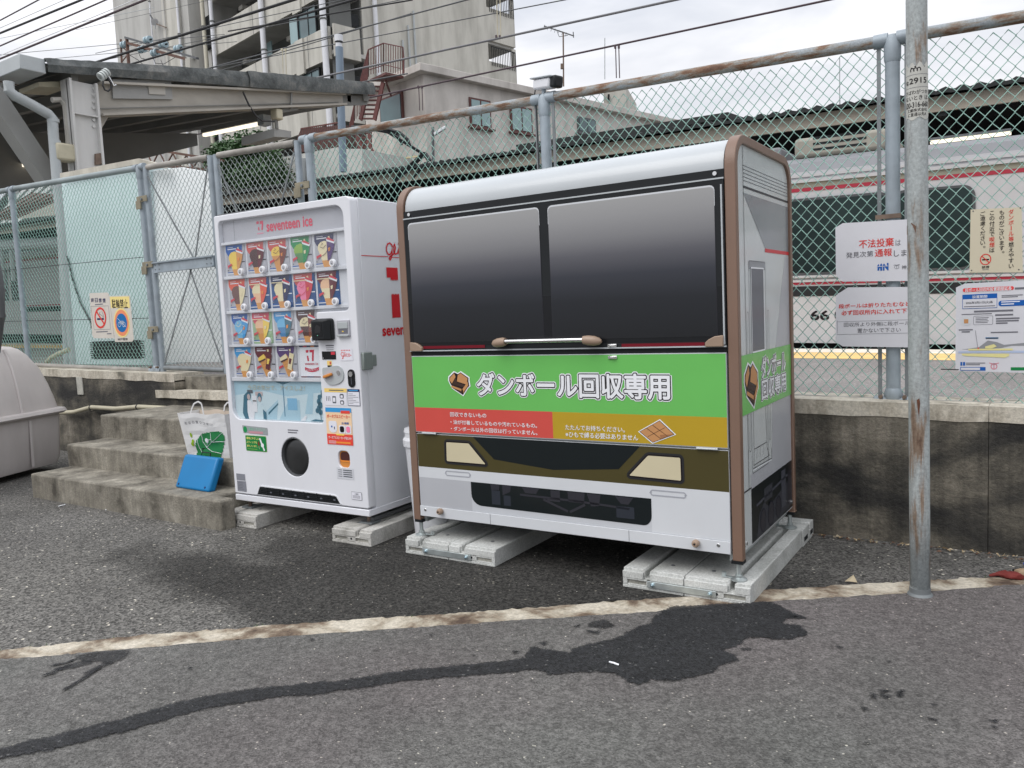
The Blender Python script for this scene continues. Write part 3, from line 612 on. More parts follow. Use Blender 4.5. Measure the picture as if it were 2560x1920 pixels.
for i, X in enumerate((-11.5, -9.39, -6.985, -4.735, -2.62, -.632, 1.42, 3.5)):
    b = MB(); r = .034 if i in (3, 4, 5) else .03
    post(b, X, zw(X)-.005, zr(X)-.03, r)
    b.lathe([(r+.008, 0), (r+.012, .02), (r+.006, .045), (r+.001, .055)], (X, YF, zw(X)), 'galv', 14)       # base casting
    b.lathe([(r+.001, -.10), (r+.005, -.085), (r+.006, .01), (r-.004, .028)], (X, YF, zr(X)-.01), 'galv', 14)
    for sx in (-1, 1):
        b.cyl((X+sx*.02, YF, zb(X)), (X+sx*(r+.055), YF, zb(X)-sx*.001), .037, 'galv', 12)
        b.cyl((X+sx*.02, YF, zr(X)), (X+sx*(r+.05), YF, zr(X)), .034, 'galv', 12)
        b.cyl((X+sx*.055, YF-.045, zb(X)+.035), (X+sx*.055, YF-.02, zb(X)+.035), .01, 'rustb', 8)
    b.build('post', fence, smooth=True)
    if i in (4, 5, 6):
        b = MB()
        for sx in (-1, 1): b.box(X+sx*.062-.009, X+sx*.062+.009, YF-.004, YF+.004, zb(X)+.03, zr(X)-.03, 'galvd')
        zc = 1.62 if i == 5 else 1.35
        b.bar((X-.075, YF-.038, zc), (X+.04, YF-.038, zc), .004, .022, 'rustb'); clampring(b, X, zc, .034, 'rustb', h=.022)
        b.build('tension_bar', fence)
rail_segs = [(-16, -11.5), (-11.5, -9.39), (-9.39, -6.985), (-4.735, -2.62), (-2.62, -.632), (-.632, 1.42), (1.42, 3.5), (3.5, 7)]
for x0, x1 in rail_segs:
    b = MB(); g = .05
    b.cyl((x0+g, YF, zr(x0)), (x1-g, YF, zr(x1)), .029, 'rust' if x0 > -5 else 'galv2', 14)
    b.build('top_rail', fence, smooth=True)
    b = MB(); b.cyl((x0+g, YF, zb(x0)), (x1-g, YF, zb(x1)), .026, 'rust2', 12); b.build('bottom_rail', fence, smooth=True)
    b = MB(); far = x0 < -11.6 or x0 > 1.4
    if far: zig(b, x0+.04, x1-.04, lambda X: zb(X)+.02, lambda X: zr(X)-.02, P=.059, H=.136, r=.0028)
    else: zig(b, x0+.04, x1-.04, lambda X: zb(X)+.02, lambda X: zr(X)-.02)
    b.build('wire_mesh', fence, kind='stuff', smooth=True)
    if -11.6 < x0 < -9:      # horizontal binding wires
        b = MB()
        for zz in (1.95, 1.38): b.tube([(x0+.05, YF-.01, zz-.02*x0-.19), (x1-.05, YF-.01, zz-.02*x1-.19)], .003, 'bluew', 5)
        b.build('tie_wire', fence)
gate = thing('chain_link_gate', 'two leaf mesh gate with blue grey frame at the top of the steps', 'gate')
for i, (x0, x1) in enumerate(((-6.885, -5.945), (-5.865, -4.865))):
    zt0, zt1, zz = zr(x0)-.012, zr(x1)-.012, zb(x0)+.03
    b = MB()
    b.cyl((x0, YF, zz-.05), (x0, YF, zt0+.01), .027, 'galv', 12); b.build('leaf_post', gate, smooth=True); b = MB(); b.cyl((x1, YF, zz-.05), (x1, YF, zt1+.01), .027, 'galv', 12); b.build('leaf_post', gate, smooth=True)
    b = MB(); b.cyl((x0+.028, YF, zt0), (x1-.028, YF, zt1), .026, 'rust2', 12); b.build('leaf_rail', gate, smooth=True); b = MB(); b.cyl((x0+.028, YF, zz), (x1-.028, YF, zz-.02), .022, 'galvd', 12); b.build('leaf_rail', gate, smooth=True)
    zm = 1.72-.02*x0-.1
    zm = Yp(470, 660, YF).z
    b = MB(); b.box(x0+.028, x1-.028, YF-.03, YF+.01, zm-.05, zm+.045, 'galv'); b.box(x0+.028, x1-.028, YF-.045, YF-.03, zm+.035, zm+.047, 'galv'); b.box(x0+.028, x1-.028, YF-.045, YF-.03, zm-.052, zm-.04, 'galv')
    for xx in (x0+.06, x0+.12, x1-.06, x1-.12):
        for dz in (-.02, .02): b.cyl((xx, YF-.036, zm+dz), (xx, YF-.03, zm+dz), .006, 'galvd', 8)
    b.build('middle_rail', gate)
    b = MB()
    b.bar((x0+.03, YF-.012, zt0-.08), (x1-.33 if i == 0 else (x0+x1)/2-.1, YF-.012, zm+.05), .006, .014, 'galvd'); b.bar((x1-.03, YF-.012, zt1-.08), (x1-.30 if i == 0 else (x0+x1)/2+.1, YF-.012, zm+.05), .006, .014, 'galvd')
    b.bar(((x0+x1)/2+.1, YF-.012, zm-.05), (x0+.04, YF-.012, zz+.03), .006, .014, 'galvd'); b.bar(((x0+x1)/2+.08, YF-.012, zm-.05), (x1-.04, YF-.012, zz+.03), .006, .014, 'galvd')
    b.build('brace', gate)
    b = MB(); zig(b, x0+.03, x1-.03, lambda X: zz+.02, lambda X: zr(X)-.03, m='wireg'); b.build('wire_mesh', gate, kind='stuff', smooth=True)
for X, zs in ((-6.93, (2.42, 1.82, 1.22)), (-4.80, (2.28,))):
    for z in zs:
        b = MB(); b.box(X-.085, X+.075, YF-.04, YF-.034, z-.025, z+.03, 'rustb2'); b.box(X-.095, X-.02, YF-.046, YF-.035, z-.085, z-.01, 'rustb2'); b.cyl((X, YF-.052, z), (X, YF-.04, z), .012, 'galvd', 8); b.build('hinge', gate, bevel=.002)
# pipe conduit lying across the wall
pp = [(-8.6, -.2, .36), (-8.277, -.06, .40), (-8.0, -.05, .452), (-7.816, -.05, .482), (-7.4, -.05, .478), (-7.057, -.05, .507), (-6.6, -.05, .512), (-6.205, -.05, .560), (-5.8, -.05, .56), (-5.2, -.05, .56)]
pp = [tuple(Yp(x, y, -.06)) for x, y in ((150, 1032), (186, 1030), (228, 1018), (290, 1022), (345, 1017), (420, 1021), (500, 1027), (600, 1034))]
cn = thing('conduit', 'cream plastic conduit hose clipped along the wall above the steps', 'pipe')
b = MB(); b.tube(pp, .022, 'hose', 12); b.build('hose', cn, smooth=True)
for i in (2, 4, 6):
    p = Vector(pp[i]); d = (Vector(pp[i+1])-p).normalized() if i+1 < len(pp) else Vector((1, 0, 0))
    b = MB(); b.cyl(p-d*.008, p+d*.008, .0245, 'bluew', 12); b.tube([p+Vector((0, -.02, -.02)), p+Vector((.0, -.005, -.045)), p+Vector((.0, .05, -.03))], .004, 'bluew', 5); b.build('clip', cn)
h = [tuple(Yp(x, y, .22)) for x, y in ((118, 905), (130, 893), (147, 884), (172, 874))]
b = MB(); b.tube(h, .026, 'hose', 10); tag(b.build('drain_elbow', smooth=True), 'short bent cream pipe poking through the mesh behind the grey container', 'pipe')
# roller door print: grey fading to black downward (a printed sky reflection on the vinyl)
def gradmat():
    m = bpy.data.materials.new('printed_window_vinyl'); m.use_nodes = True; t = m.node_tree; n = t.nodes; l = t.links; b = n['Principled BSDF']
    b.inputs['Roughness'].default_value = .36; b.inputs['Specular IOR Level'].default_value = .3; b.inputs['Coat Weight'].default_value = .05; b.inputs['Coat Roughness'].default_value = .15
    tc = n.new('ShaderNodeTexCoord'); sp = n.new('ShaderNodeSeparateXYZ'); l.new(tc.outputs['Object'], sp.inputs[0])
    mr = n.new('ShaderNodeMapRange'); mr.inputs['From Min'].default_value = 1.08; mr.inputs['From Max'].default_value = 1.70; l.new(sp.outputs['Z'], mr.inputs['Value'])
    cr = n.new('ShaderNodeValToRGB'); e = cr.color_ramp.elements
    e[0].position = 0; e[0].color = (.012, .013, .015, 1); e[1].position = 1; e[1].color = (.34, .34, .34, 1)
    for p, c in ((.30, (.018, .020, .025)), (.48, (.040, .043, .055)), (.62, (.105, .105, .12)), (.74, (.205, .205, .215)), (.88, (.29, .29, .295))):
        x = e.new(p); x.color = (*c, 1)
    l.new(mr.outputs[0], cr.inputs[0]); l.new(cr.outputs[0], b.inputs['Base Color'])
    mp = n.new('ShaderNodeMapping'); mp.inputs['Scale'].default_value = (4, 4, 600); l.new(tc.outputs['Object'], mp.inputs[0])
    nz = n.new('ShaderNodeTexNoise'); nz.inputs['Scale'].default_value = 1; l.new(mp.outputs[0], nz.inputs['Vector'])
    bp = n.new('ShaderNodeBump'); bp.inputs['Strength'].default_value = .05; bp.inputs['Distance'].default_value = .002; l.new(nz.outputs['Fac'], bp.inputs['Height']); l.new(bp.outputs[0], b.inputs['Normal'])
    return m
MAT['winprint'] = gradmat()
BW, BD, BH = 1.738, .905, 1.905
BX = (-2.752, -1.151, .01527)
box = thing('collection_box', 'large train styled cardboard collection box in white, green and brown standing on concrete blocks', 'collection box', (BX[0], BX[1], 0), BX[2])
def prof(ins, z0=.20, r=.135, n=8):    # side profile (v, z) of the cabinet, inset by ins
    P = [(ins, z0)]; rr = r-ins
    for i in range(n+1): t = pi-.5*pi*i/n; P.append((r+rr*cos(t), BH-r+rr*sin(t)))
    for i in range(n+1): t = .5*pi-.5*pi*i/n; P.append((BD-r+rr*cos(t), BH-r+rr*sin(t)))
    P.append((BD-ins, z0)); return P
# body shell
b = MB(); P = prof(.012, .21); b.prism(P, .05, BW-.05, lambda a, c, d: (d, a, c), 'silver'); b.build('cabinet', box, smooth=True)
# brown end frames (each an arch of its own)
for nm, u0, u1 in (('end_frame', 0, .044), ('end_frame', BW-.044, BW)):
    b = MB(); o, i = prof(0, .172), prof(.036, .172); n = len(o)
    vs = [(u0, y, z) for y, z in o]+[(u0, y, z) for y, z in i]+[(u1, y, z) for y, z in o]+[(u1, y, z) for y, z in i]; fs = []
    for k in range(n-1):
        fs += [(k, k+1, n+k+1, n+k), (2*n+k, 3*n+k, 3*n+k+1, 2*n+k+1), (k, 2*n+k, 2*n+k+1, k+1), (n+k, n+k+1, 3*n+k+1, 3*n+k)]
    fs += [(0, n, 3*n, 2*n), (n-1, 2*n-1, 4*n-1, 3*n-1)]
    b.add(vs, fs, 'brown'); b.build(nm, box, smooth=True, bevel=.003)
# side panels with print
for side in (0, 1):
    X = BW-.012 if side else .012
    P = prof(.036, .196)
    b = MB(lambda a, c, l: (X+(l if side else -l), a, c))
    b.prism(P, X-.003, X, lambda a, c, d: (d, a, c), 'sg'); sp_ = b.build('side_panel', box)
    if not side: continue
    m_ = MB(lambda a, c, l: (X+l, a, c))
    m_.P([(.138, 1.677), (.87, 1.677), (.87, 1.463), (.455, 1.463)], 1, 'sd')
    m_.R(.45, .87, 1.447, 1.463, 2, 'red2')
    for z in (1.787, 1.772, 1.757, 1.742, 1.727): m_.R(.14, .869, z-.0012, z+.0012, 2, 'dg')
    m_.R(.142, .869, 1.697, 1.706, 2, 'vdg')
    m_.P([(.87, .42), (.87, 1.44), (.80, 1.44), (.62, 1.05), (.55, .9), (.50, .44)], .5, 'mg')
    m_.R(.17, .87, .42, .5, .6, 'mg')
    m_.R(.1375, .1415, .44, 1.86, 3, 'pk'); m_.R(.038, .172, .4415, .447, 3, 'pk')
    # door: frame, inner pane, pockets
    m_.LINE(rrect(.196, .449, .50, 1.403, .012, 2), .003, 2, 'dg', True); m_.R(.2, .445, 1.368, 1.40, 2, 'sd')
    m_.RR(.228, .412, 1.022, 1.370, .004, 3, 'dg'); m_.LINE(rrect(.224, .417, 1.017, 1.374, .005, 2), .006, 4, 'pw', True)
    for a0, a1 in ((.158, .182), (.470, .494)): m_.LINE(rrect(a0, a1, .60, 1.19, .011, 3), .002, 2, 'pk', True)
    m_.LINE([(.225, .765), (.225, .575), (.216, .532)], .003, 2, 'pk'); m_.LINE([(.415, .765), (.43, .575), (.462, .532)], .003, 2, 'pk')
    m_.LINE([(.235, .60), (.42, .60)], .003, 2, 'pk'); m_.LINE([(.216, .532), (.462, .532)], .003, 2, 'pk')
    for k in range(3): m_.LINE([(.27+.05*k, .595), (.265+.052*k, .555)], .002, 2, 'dg')
    m_.LINE([(.205, .52), (.505, .512), (.505, .56)], .003, 2, 'pk'); m_.LINE([(.205, .513), (.5, .505)], .004, 2, 'pw')
    # underframe print
    m_.R(.173, .869, .20, .437, 2, 'navy'); m_.R(.16, .87, .197, .2, 3, 'lg')
    m_.P([(.24, .205), (.28, .30), (.36, .34), (.44, .30), (.86, .36), (.86, .215), (.60, .205)], 3, 'dgg'); 
    for cx, rr in ((.34, .045), (.47, .05), (.60, .045)):
        m_.E(cx, .262, rr, rr*1.15, 4, 'vdg'); m_.LINE([(cx+rr*cos(t*.5236), .262+rr*1.15*sin(t*.5236)) for t in range(12)], .004, 5, 'navyb2', True)
    m_.R(.36, .50, .335, .40, 4, 'dgg'); m_.R(.66, .74, .24, .42, 4, 'dgg2'); m_.R(.78, .84, .23, .40, 4, 'vdg'); m_.LINE([(.24, .35), (.86, .385)], .012, 4, 'dgg2')
    m_.build('side_print', sp_)
    g_ = MB(lambda a, c, l: (X+l, a, c))
    g_.R(.037, .869, .766, 1.014, 5, 'green'); g_.build('green_band', sp_)
    k_ = MB(lambda a, c, l: (X+l, a, c))
def carton(b, x0, x1, z0, z1, l, sc=1.):
    """open cardboard box pictogram in the rectangle"""
    W_, H_ = x1-x0, z1-z0
    q = lambda pts: [(x0+W_*a, z0+H_*c) for a, c in pts]
    hull = [(.10, .42), (0, .62), (.02, .78), (.28, 1.0), (.46, .92), (.60, 1.0), (.98, .76), (.97, .62), (1.0, .40), (.90, .33), (.66, 0), (.16, .30)]
    c = (x0+W_*.5, z0+H_*.5)
    b.P([(c[0]+(a-c[0])*1.12, c[1]+(d-c[1])*1.12) for a, d in q(hull)], l, 'pw'); b.P(q(hull), l+1, 'pk')
    b.P(q([(.14, .44), (.34, .78), (.42, .56), (.40, .46)]), l+2, 'cardd')
    b.P(q([(.03, .64), (.05, .76), (.28, .96), (.34, .80), (.14, .50)]), l+2, 'cardb')
    b.P(q([(.40, .60), (.46, .88), (.60, .97), (.94, .74), (.88, .46)]), l+2, 'cardb')
    b.P(q([(.36, .76), (.40, .56), (.86, .42), (.66, .34), (.20, .46)]), l+3, 'cardd')
    b.P(q([(.20, .44), (.64, .30), (.62, .06), (.20, .30)]), l+2, 'cardd'); b.P(q([(.68, .30), (.84, .36), (.84, .26), (.68, .06)]), l+2, 'cardm')
    b.P(q([(.12, .42), (.62, .26), (.60, .17), (.10, .34)]), l+4, 'cardb'); b.P(q([(.66, .26), (.95, .60), (.96, .42), (.72, .14)]), l+4, 'cardb')
def outlined(b, txt, a0, a1, z0, z1, l, o1=.105, o2=.065, o3=.045):
    V, F, bb, E = glyphs(txt); sx, sz = (a1-a0)/(bb[2]-bb[0]), (z1-z0)/(bb[3]-bb[1])
    b.fat(V, E, o1, a0, z0, bb, sx, sz, l, 'pw'); b.fat(V, E, o2, a0, z0, bb, sx, sz, l+1, 'pk'); b.T(txt, a0, a1, z0, z1, l+2, 'pw', o3)
carton(k_, .095, .29, .785, .972, 6)
outlined(k_, 'ダンボール', .345, .765, .895, .985, 6); outlined(k_, '回収専用', .345, .765, .80, .885, 6)
k_.build('band_lettering', sp_)
# front: top band, upper roller door
b = MB(lambda a, c, l: (a, .012-l, c)); b.box(.046, BW-.046, .003, .0115, 1.728, 1.762, 'blackp'); b.box(.046, BW-.046, -.006, .003, 1.722, 1.728, 'silver')
for u in (.082, BW-.082): b.cyl((u, .003, 1.746), (u, -.003, 1.746), .0085, 'chrome', 12)
b.build('top_band', box)
b = MB(lambda a, c, l: (a, -.004-l, c)); b.box(.047, BW-.047, -.004, .0115, 1.062, 1.7215, 'blackp')
dr = b.build('upper_door', box, bevel=.002)
b = MB(lambda a, c, l: (a, -.0045-l, c))
for a0, a1 in ((.075, .843), (.888, 1.655)):
    o = rrect(a0, a1, 1.10, 1.702, [.0, .0, .02, .02], 3); i = rrect(a0+.002, a1-.002, 1.10, 1.695, [.0, .0, .018, .018], 3)
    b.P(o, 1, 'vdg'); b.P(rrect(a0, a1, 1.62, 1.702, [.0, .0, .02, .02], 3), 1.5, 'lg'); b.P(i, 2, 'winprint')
b.R(.05, BW-.05, 1.082, 1.30, .5, 'blackm')
b.R(.132, .511, 1.069, 1.083, 3, 'dred'); b.R(1.23, 1.60, 1.062, 1.076, 3, 'dred')
b.build('window_print', dr)
b = MB(); b.box(.047, BW-.047, -.012, -.004, 1.056, 1.0615, 'silver'); b.box(BW-.058, BW-.052, -.011, -.004, 1.066, 1.70, 'silver'); b.build('door_trim', dr)
for a0, a1, s in ((.057, .132, 1), (BW-.132, BW-.057, -1)):
    b = MB(); pts = [(a0, 1.058), (a1, 1.058)] + ([(a1, 1.075), (a1-.015, 1.088), (a1-.04, 1.1), (a0, 1.104)] if s > 0 else [(a1, 1.104), (a0+.04, 1.1), (a0+.015, 1.088), (a0, 1.075)])
    b.prism(pts, -.022, -.004, lambda a, c, d: (a, d, c), 'tan'); b.build('corner_guard', dr, bevel=.003)
hd = MB(); hd.cyl((.655, -.048, 1.099), (1.065, -.048, 1.099), .0095, 'chrome', 14); h_ = hd.build('handle', dr, smooth=True)
for u, s in ((.655, -1), (1.065, 1)):
    b = MB(); prof_ = [(.017, 0), (.021, .02), (.0205, .05), (.015, .072), (.006, .082)]
    vs = []; fs = []; n = 14
    for r, hh in prof_:
        for k in range(n): t = 2*pi*k/n; vs.append((u+s*hh, -.045+.012*(hh/.08)+r*1.0*cos(t), 1.098-hh*.1+r*sin(t)*1.05))
    for i in range(len(prof_)-1):
        for k in range(n): fs.append((i*n+k, i*n+(k+1) % n, (i+1)*n+(k+1) % n, (i+1)*n+k))
    fs += [tuple(range(n)), tuple(range(4*n, 5*n))]
    b.add(vs, fs, 'tan'); b.box(u+s*.03-.02, u+s*.03+.02, -.04, -.004, 1.085, 1.108, 'tan'); b.build('handle_end', dr, smooth=True)
for z, par in ((1.069, dr),):
    b = MB(); b.box(1.165, 1.208, -.013, -.006, z-.007, z+.007, 'chrome'); b.cyl((1.176, -.02, z-.003), (1.176, -.013, z-.003), .005, 'chrome', 10); b.tube([(1.17, -.017, z+.002), (1.187, -.024, z+.001), (1.203, -.017, z+.002)], .003, 'chrome', 6); b.build('latch', par, bevel=.002)
# inside gap and lower door
b = MB(); b.box(.05, BW-.05, .004, .011, 1.030, 1.056, 'darkv'); b.build('gap', box)
b = MB(); b.box(.05, BW-.05, -.006, .0115, .640, 1.033, 'silver'); ld = b.build('lower_door', box, bevel=.0015)
b = MB(lambda a, c, l: (a, -.006-l, c)); b.R(.053, BW-.052, .769, 1.029, 1, 'green'); b.R(.053, .870, .644, .769, 1, 'red'); b.R(.870, BW-.052, .644, .769, 1, 'orange'); b.build('printed_bands', ld)
b = MB(lambda a, c, l: (a, -.006-l, c)); outlined(b, 'ダンボール回収専用', .457, 1.444, .838, .945, 3); carton(b, .286, .408, .838, .950, 3); b.build('title_lettering', ld)
b = MB(lambda a, c, l: (a, -.006-l, c))
b.T('回収できないもの', .281, .500, .728, .750, 3, 'pw', .02)
b.T('・油が付着しているものや汚れているもの。', .281, .785, .690, .7115, 3, 'pw', .02); b.T('・ダンボール以外の回収は行っていません。', .281, .785, .656, .678, 3, 'pw', .02)
b.T('たたんでお持ちください。', .936, 1.232, .688, .712, 3, 'pw', .02); b.T('※ひもで縛る必要はありません', .936, 1.294, .655, .680, 3, 'pw', .02)
f = [(1.305, .695), (1.395, .745), (1.457, .690), (1.362, .652)]
c = (1.38, .6965); b.P([(c[0]+(x-c[0])*1.14, c[1]+(z-c[1])*1.16) for x, z in f], 3, 'pw'); b.P([(c[0]+(x-c[0])*1.05, c[1]+(z-c[1])*1.05) for x, z in f], 4, 'pk'); b.P(f, 5, 'cardb')
b.LINE([(1.335, .712), (1.40, .668)], .002, 6, 'pk'); b.LINE([(1.362, .727), (1.43, .681)], .002, 6, 'pk'); b.LINE([(1.34, .675), (1.42, .718)], .0015, 6, 'cardd'); b.P([(1.395, .685), (1.452, .690), (1.40, .668)], 6, 'cardm')
b.build('notice_lettering', ld)
b = MB(); b.box(1.165, 1.208, -.013, -.007, 1.011, 1.025, 'chrome'); b.tube([(1.17, -.017, 1.020), (1.187, -.024, 1.019), (1.203, -.017, 1.020)], .003, 'chrome', 6); b.build('latch', ld, bevel=.002)
for u in (.14, 1.60):
    b = MB(); b.box(u-.045, u+.045, -.010, -.004, .634, .642, 'silver'); b.cyl((u-.045, -.010, .636), (u+.045, -.010, .636), .004, 'silver', 8); b.build('hinge', ld)
# bumper panel with lamps print
b = MB(); b.box(.05, BW-.05, 0, .0115, .252, .632, 'lg'); bp_ = b.build('front_panel', box, bevel=.001)
b = MB(lambda a, c, l: (a, -l, c)); b.R(.052, BW-.051, .4585, .630, 1, 'olive'); b.P([(.407, .630), (.529, .524), (.859, .495), (1.193, .521), (1.299, .630)], 2, 'navy')
b.R(.052, .383, .253, .403, 1, 'mg'); b.R(1.343, BW-.051, .253, .403, 1, 'lg'); b.R(.383, 1.343, .253, .403, 1, 'mg2'); b.R(.052, BW-.051, .403, .4585, 1, 'lg')
def rpoly(P, r, n=4):
    out = []; k = len(P)
    for i in range(k):
        p, a, c = Vector(P[i]), Vector(P[i-1]), Vector(P[(i+1) % k]); da = (a-p).normalized(); dc = (c-p).normalized()
        p0, p1 = p+da*r, p+dc*r
        for j in range(n+1): t = j/n; out.append(tuple(p0*(1-t)**2+p*2*t*(1-t)+p1*t*t))
    return out
for H in ([(.243, .595), (.382, .595), (.478, .497), (.240, .498)], [(1.335, .591), (1.481, .590), (1.482, .492), (1.244, .497)]):
    b.LINE(rpoly(H, .008), .030, 3, 'vdg2', True); b.LINE(rpoly(H, .010), .012, 4, 'pk', True); b.P(rpoly(H, .006), 5, 'lampc')
for a0, a1, z in ((.224, .383, .4355), (1.338, 1.503, .4295)): b.LINE(rrect(a0+.003, a1-.003, z-.011, z+.011, .011, 5), .005, 3, 'sd2', True)
b.P([(.382, .402)] + [(.382+.06*(1-cos(t*pi/12)), .34-.055*sin(t*pi/12)) for t in range(7)] + [(1.343-.04*(1-cos(pi/2-t*pi/12)), .325-.045*sin(pi/2-t*pi/12)) for t in range(7)] + [(1.343, .402)], 3, 'navy')
for q in ([(.50, .401), (.555, .401), (.55, .375), (.505, .37)], [(.57, .401), (.62, .401), (.615, .37), (.57, .35)], [(.68, .401), (.78, .401), (.76, .372), (.70, .372)], [(.84, .398), (.89, .398), (.89, .345), (.80, .345), (.84, .36)],
          [(.93, .398), (1.02, .398), (1.015, .35), (.935, .35)], [(1.03, .398), (1.10, .398), (1.09, .345), (1.05, .34)], [(1.17, .398), (1.26, .398), (1.235, .365), (1.20, .365)]): b.P(q, 4, 'vdg')
b.LINE([(.67, .362), (.96, .358), (1.12, .352), (1.24, .345)], .010, 4, 'vdg'); b.LINE([(.80, .350), (.93, .305)], .012, 5, 'vdg'); b.LINE([(.94, .303), (1.02, .345)], .012, 5, 'vdg')
b.RR(1.175, 1.262, .302, .355, .005, 4, 'vdg3'); b.R(.505, .555, .30, .37, 3.5, 'vdg3'); b.R(.575, .615, .30, .35, 3.5, 'vdg3')
b.build('lamp_print', bp_)

b = MB(lambda a, c, l: (a, -.006-l, c)); b.box(.05, BW-.05, -.006, .0115, .198, .2515, 'lg'); b.R(.4915, .4935, .199, .251, 1, 'dg'); b.R(1.2335, 1.2355, .199, .251, 1, 'dg')
for u in (.085, BW-.10): b.cyl((u, -.009, .232), (u, -.005, .232), .008, 'chrome', 10)
sk = b.build('kick_panel', box, bevel=.0015)
for u, z in ((.19, .236), (1.545, .232)):
    b = MB(); b.lathe([(.013, 0), (.0165, -.008), (.0165, -.02), (.010, -.03)], (u, -.006, z), 'tan', 14, 'y'); b.cyl((u, -.0365, z), (u, -.0355, z), .005, 'blackp', 10); b.build('stopper', sk, smooth=True)
for u, z in ((BW-.018, .232),):
    b = MB(); b.cyl((BW-.012, .075, .228), (BW-.004, .075, .228), .008, 'chrome', 10); b.cyl((BW-.012, .85, .228), (BW-.004, .85, .228), .010, 'chrome', 10); b.build('screw', sp_)
for u, v in ((.026, .024), (BW-.026, .024), (.026, BD-.024), (BW-.026, BD-.024)):
    b = MB(); b.box(u-.024, u+.024, v-.022, v+.022, .158, .172, 'blackp'); b.cyl((u, v, .088), (u, v, .158), .010, 'zinc', 12); b.cyl((u, v, .100), (u, v, .108), .016, 'zinc', 6)
    b.lathe([(.034, 0), (.034, .004), (.020, .010), (.010, .014)], (u, v, .0865), 'zinc', 16)
    s = 1 if u < .5 else -1
    b.box(u+s*.015, u+s*.075, v-.004+.02, v+.0, .089, .093, 'zinc'); b.cyl((u+s*.066, v+.01, .09), (u+s*.066, v+.01, .108), .010, 'zinc', 6); b.build('levelling_foot', box, smooth=True)
b = MB(); b.box(.1, BW-.1, .04, BD-.04, .205, .212, 'blackp'); b.build('underside', box)
# bracing bars under the box, right end
b = MB(); b.bar((BW-.05, .03, .175), (BW-.05, BD-.03, .175), .03, .03, 'zinc'); b.bar((.05, .03, .175), (.05, BD-.03, .175), .03, .03, 'zinc'); b.build('base_rail', box)

# ---------------------------------------------------------------- concrete foundation blocks
def fblock(name_label, ox, oy, rz, parts, L_, H_=.0855, mat='block', group='pale concrete foundation blocks', plate_=True):
    """parts: list of (u0,u1) block columns side by side; each with a T-slot at one side of the top"""
    t = thing('foundation_block', name_label, 'concrete block', (ox, oy, 0), rz, group)
    for j, (u0, u1, sl) in enumerate(parts):
        b = MB(); w_ = .011; s0, s1 = u0+(u1-u0)*sl-w_, u0+(u1-u0)*sl+w_; ch = .008; zt = H_; zs = H_*.55
        P = [(u0, 0), (u1, 0), (u1, zt-ch*.4), (u1-ch*.4, zt), (s1+ch, zt), (s1, zt-ch), (s1, zs), (s0, zs), (s0, zt-ch), (s0-ch, zt), (u0+ch*.4, zt), (u0, zt-ch*.4)]
        b.prism(P, .014, L_, lambda a, c, d: (a, d, c), mat)
        # front nose stands slightly back above the ledge, recess pockets below
        b.box(u0, s0-.004, 0, .0139, zs-.004, zt-.012, mat); b.box(s1+.004, u1, 0, .0139, zs-.004, zt-.012, mat)
        b.box(u0, u1, -.002, .0139, 0, .012, mat)
        mid = (u0+u1)/2
        for a0, a1 in ((u0, u0+.02), (mid-.03, mid+.03), (u1-.02, u1)): b.box(a0, a1, .001, .0139, .012, zs-.004, mat)
        b.box(u0+.02, u1-.02, .001, .0139, zs-.011, zs-.004, mat); b.box(u0+.02, u1-.02, .001, .0139, .012, .018, mat)
        pc = b.build('block', t, bevel=.0022)
        b = MB()
        for a0, a1 in ((u0+.02, mid-.03), (mid+.03, u1-.02)): b.box(a0, a1, .0125, .0145, .018, zs-.011, 'blockd')
        b.cyl((mid, -.0005, .030), (mid, .004, .030), .006, 'darkv', 10); b.cyl((mid+(.05 if sl < .5 else -.05), .12, H_+.0004), (mid+(.05 if sl < .5 else -.05), .12, H_+.0008), .010, 'dg', 12)
        b.build('pocket', pc)
    if plate_:
        a0, a1 = parts[0][0]+.12, parts[-1][1]-.14
        b = MB(); b.box(a0, a1, -.009, -.003, .016, .044, 'zinc')
        for a in (a0+.025, a1-.025): b.cyl((a, -.017, .030), (a, -.009, .030), .010, 'zincb', 6); b.cyl((a, -.022, .030), (a, -.017, .030), .005, 'zincb', 8)
        b.build('tie_plate', t, bevel=.001)
    return t
def L2W(o, u, v): return (o[0]+u*cos(o[2])-v*sin(o[2]), o[1]+u*sin(o[2])+v*cos(o[2]))
lx, ly = L2W(BX, -.0295, -.048); rx, ry = L2W(BX, 1.7733-.5646, -.0315)
fblock('pale double concrete block under the left end of the collection box', lx, ly, BX[2], [(0, .281, .36), (.285, .5646, .3)], .90)
R_ = fblock('pale double concrete block under the right front foot of the collection box', rx, ry, BX[2], [(0, .281, .4), (.285, .5646, .72)], .885)
tx, ty = L2W(BX, 1.7733, .86)
R2 = thing('foundation_block', 'pale concrete block lying crosswise under the rear right foot of the collection box', 'concrete block', (*L2W(BX, 1.779, .862), 0), BX[2]+pi/2, 'pale concrete foundation blocks')
b = MB(); P = [(0, 0), (.23, 0), (.23, .083), (.222, .0855), (.16, .0855), (.152, .078), (.152, .05), (.13, .05), (.13, .078), (.122, .0855), (.008, .0855), (0, .083)]
b.prism(P, 0, .6, lambda a, c, d: (a, d, c), 'block'); 
for a0, a1 in ((.02, .1), (.16, .22)): pass
bb = b.build('block', R2, bevel=.002); b = MB(); b.box(.025, .10, -.0008, 0, .02, .042, 'darkv'); b.box(.16, .215, -.0008, 0, .02, .042, 'darkv'); b.build('pocket', bb)

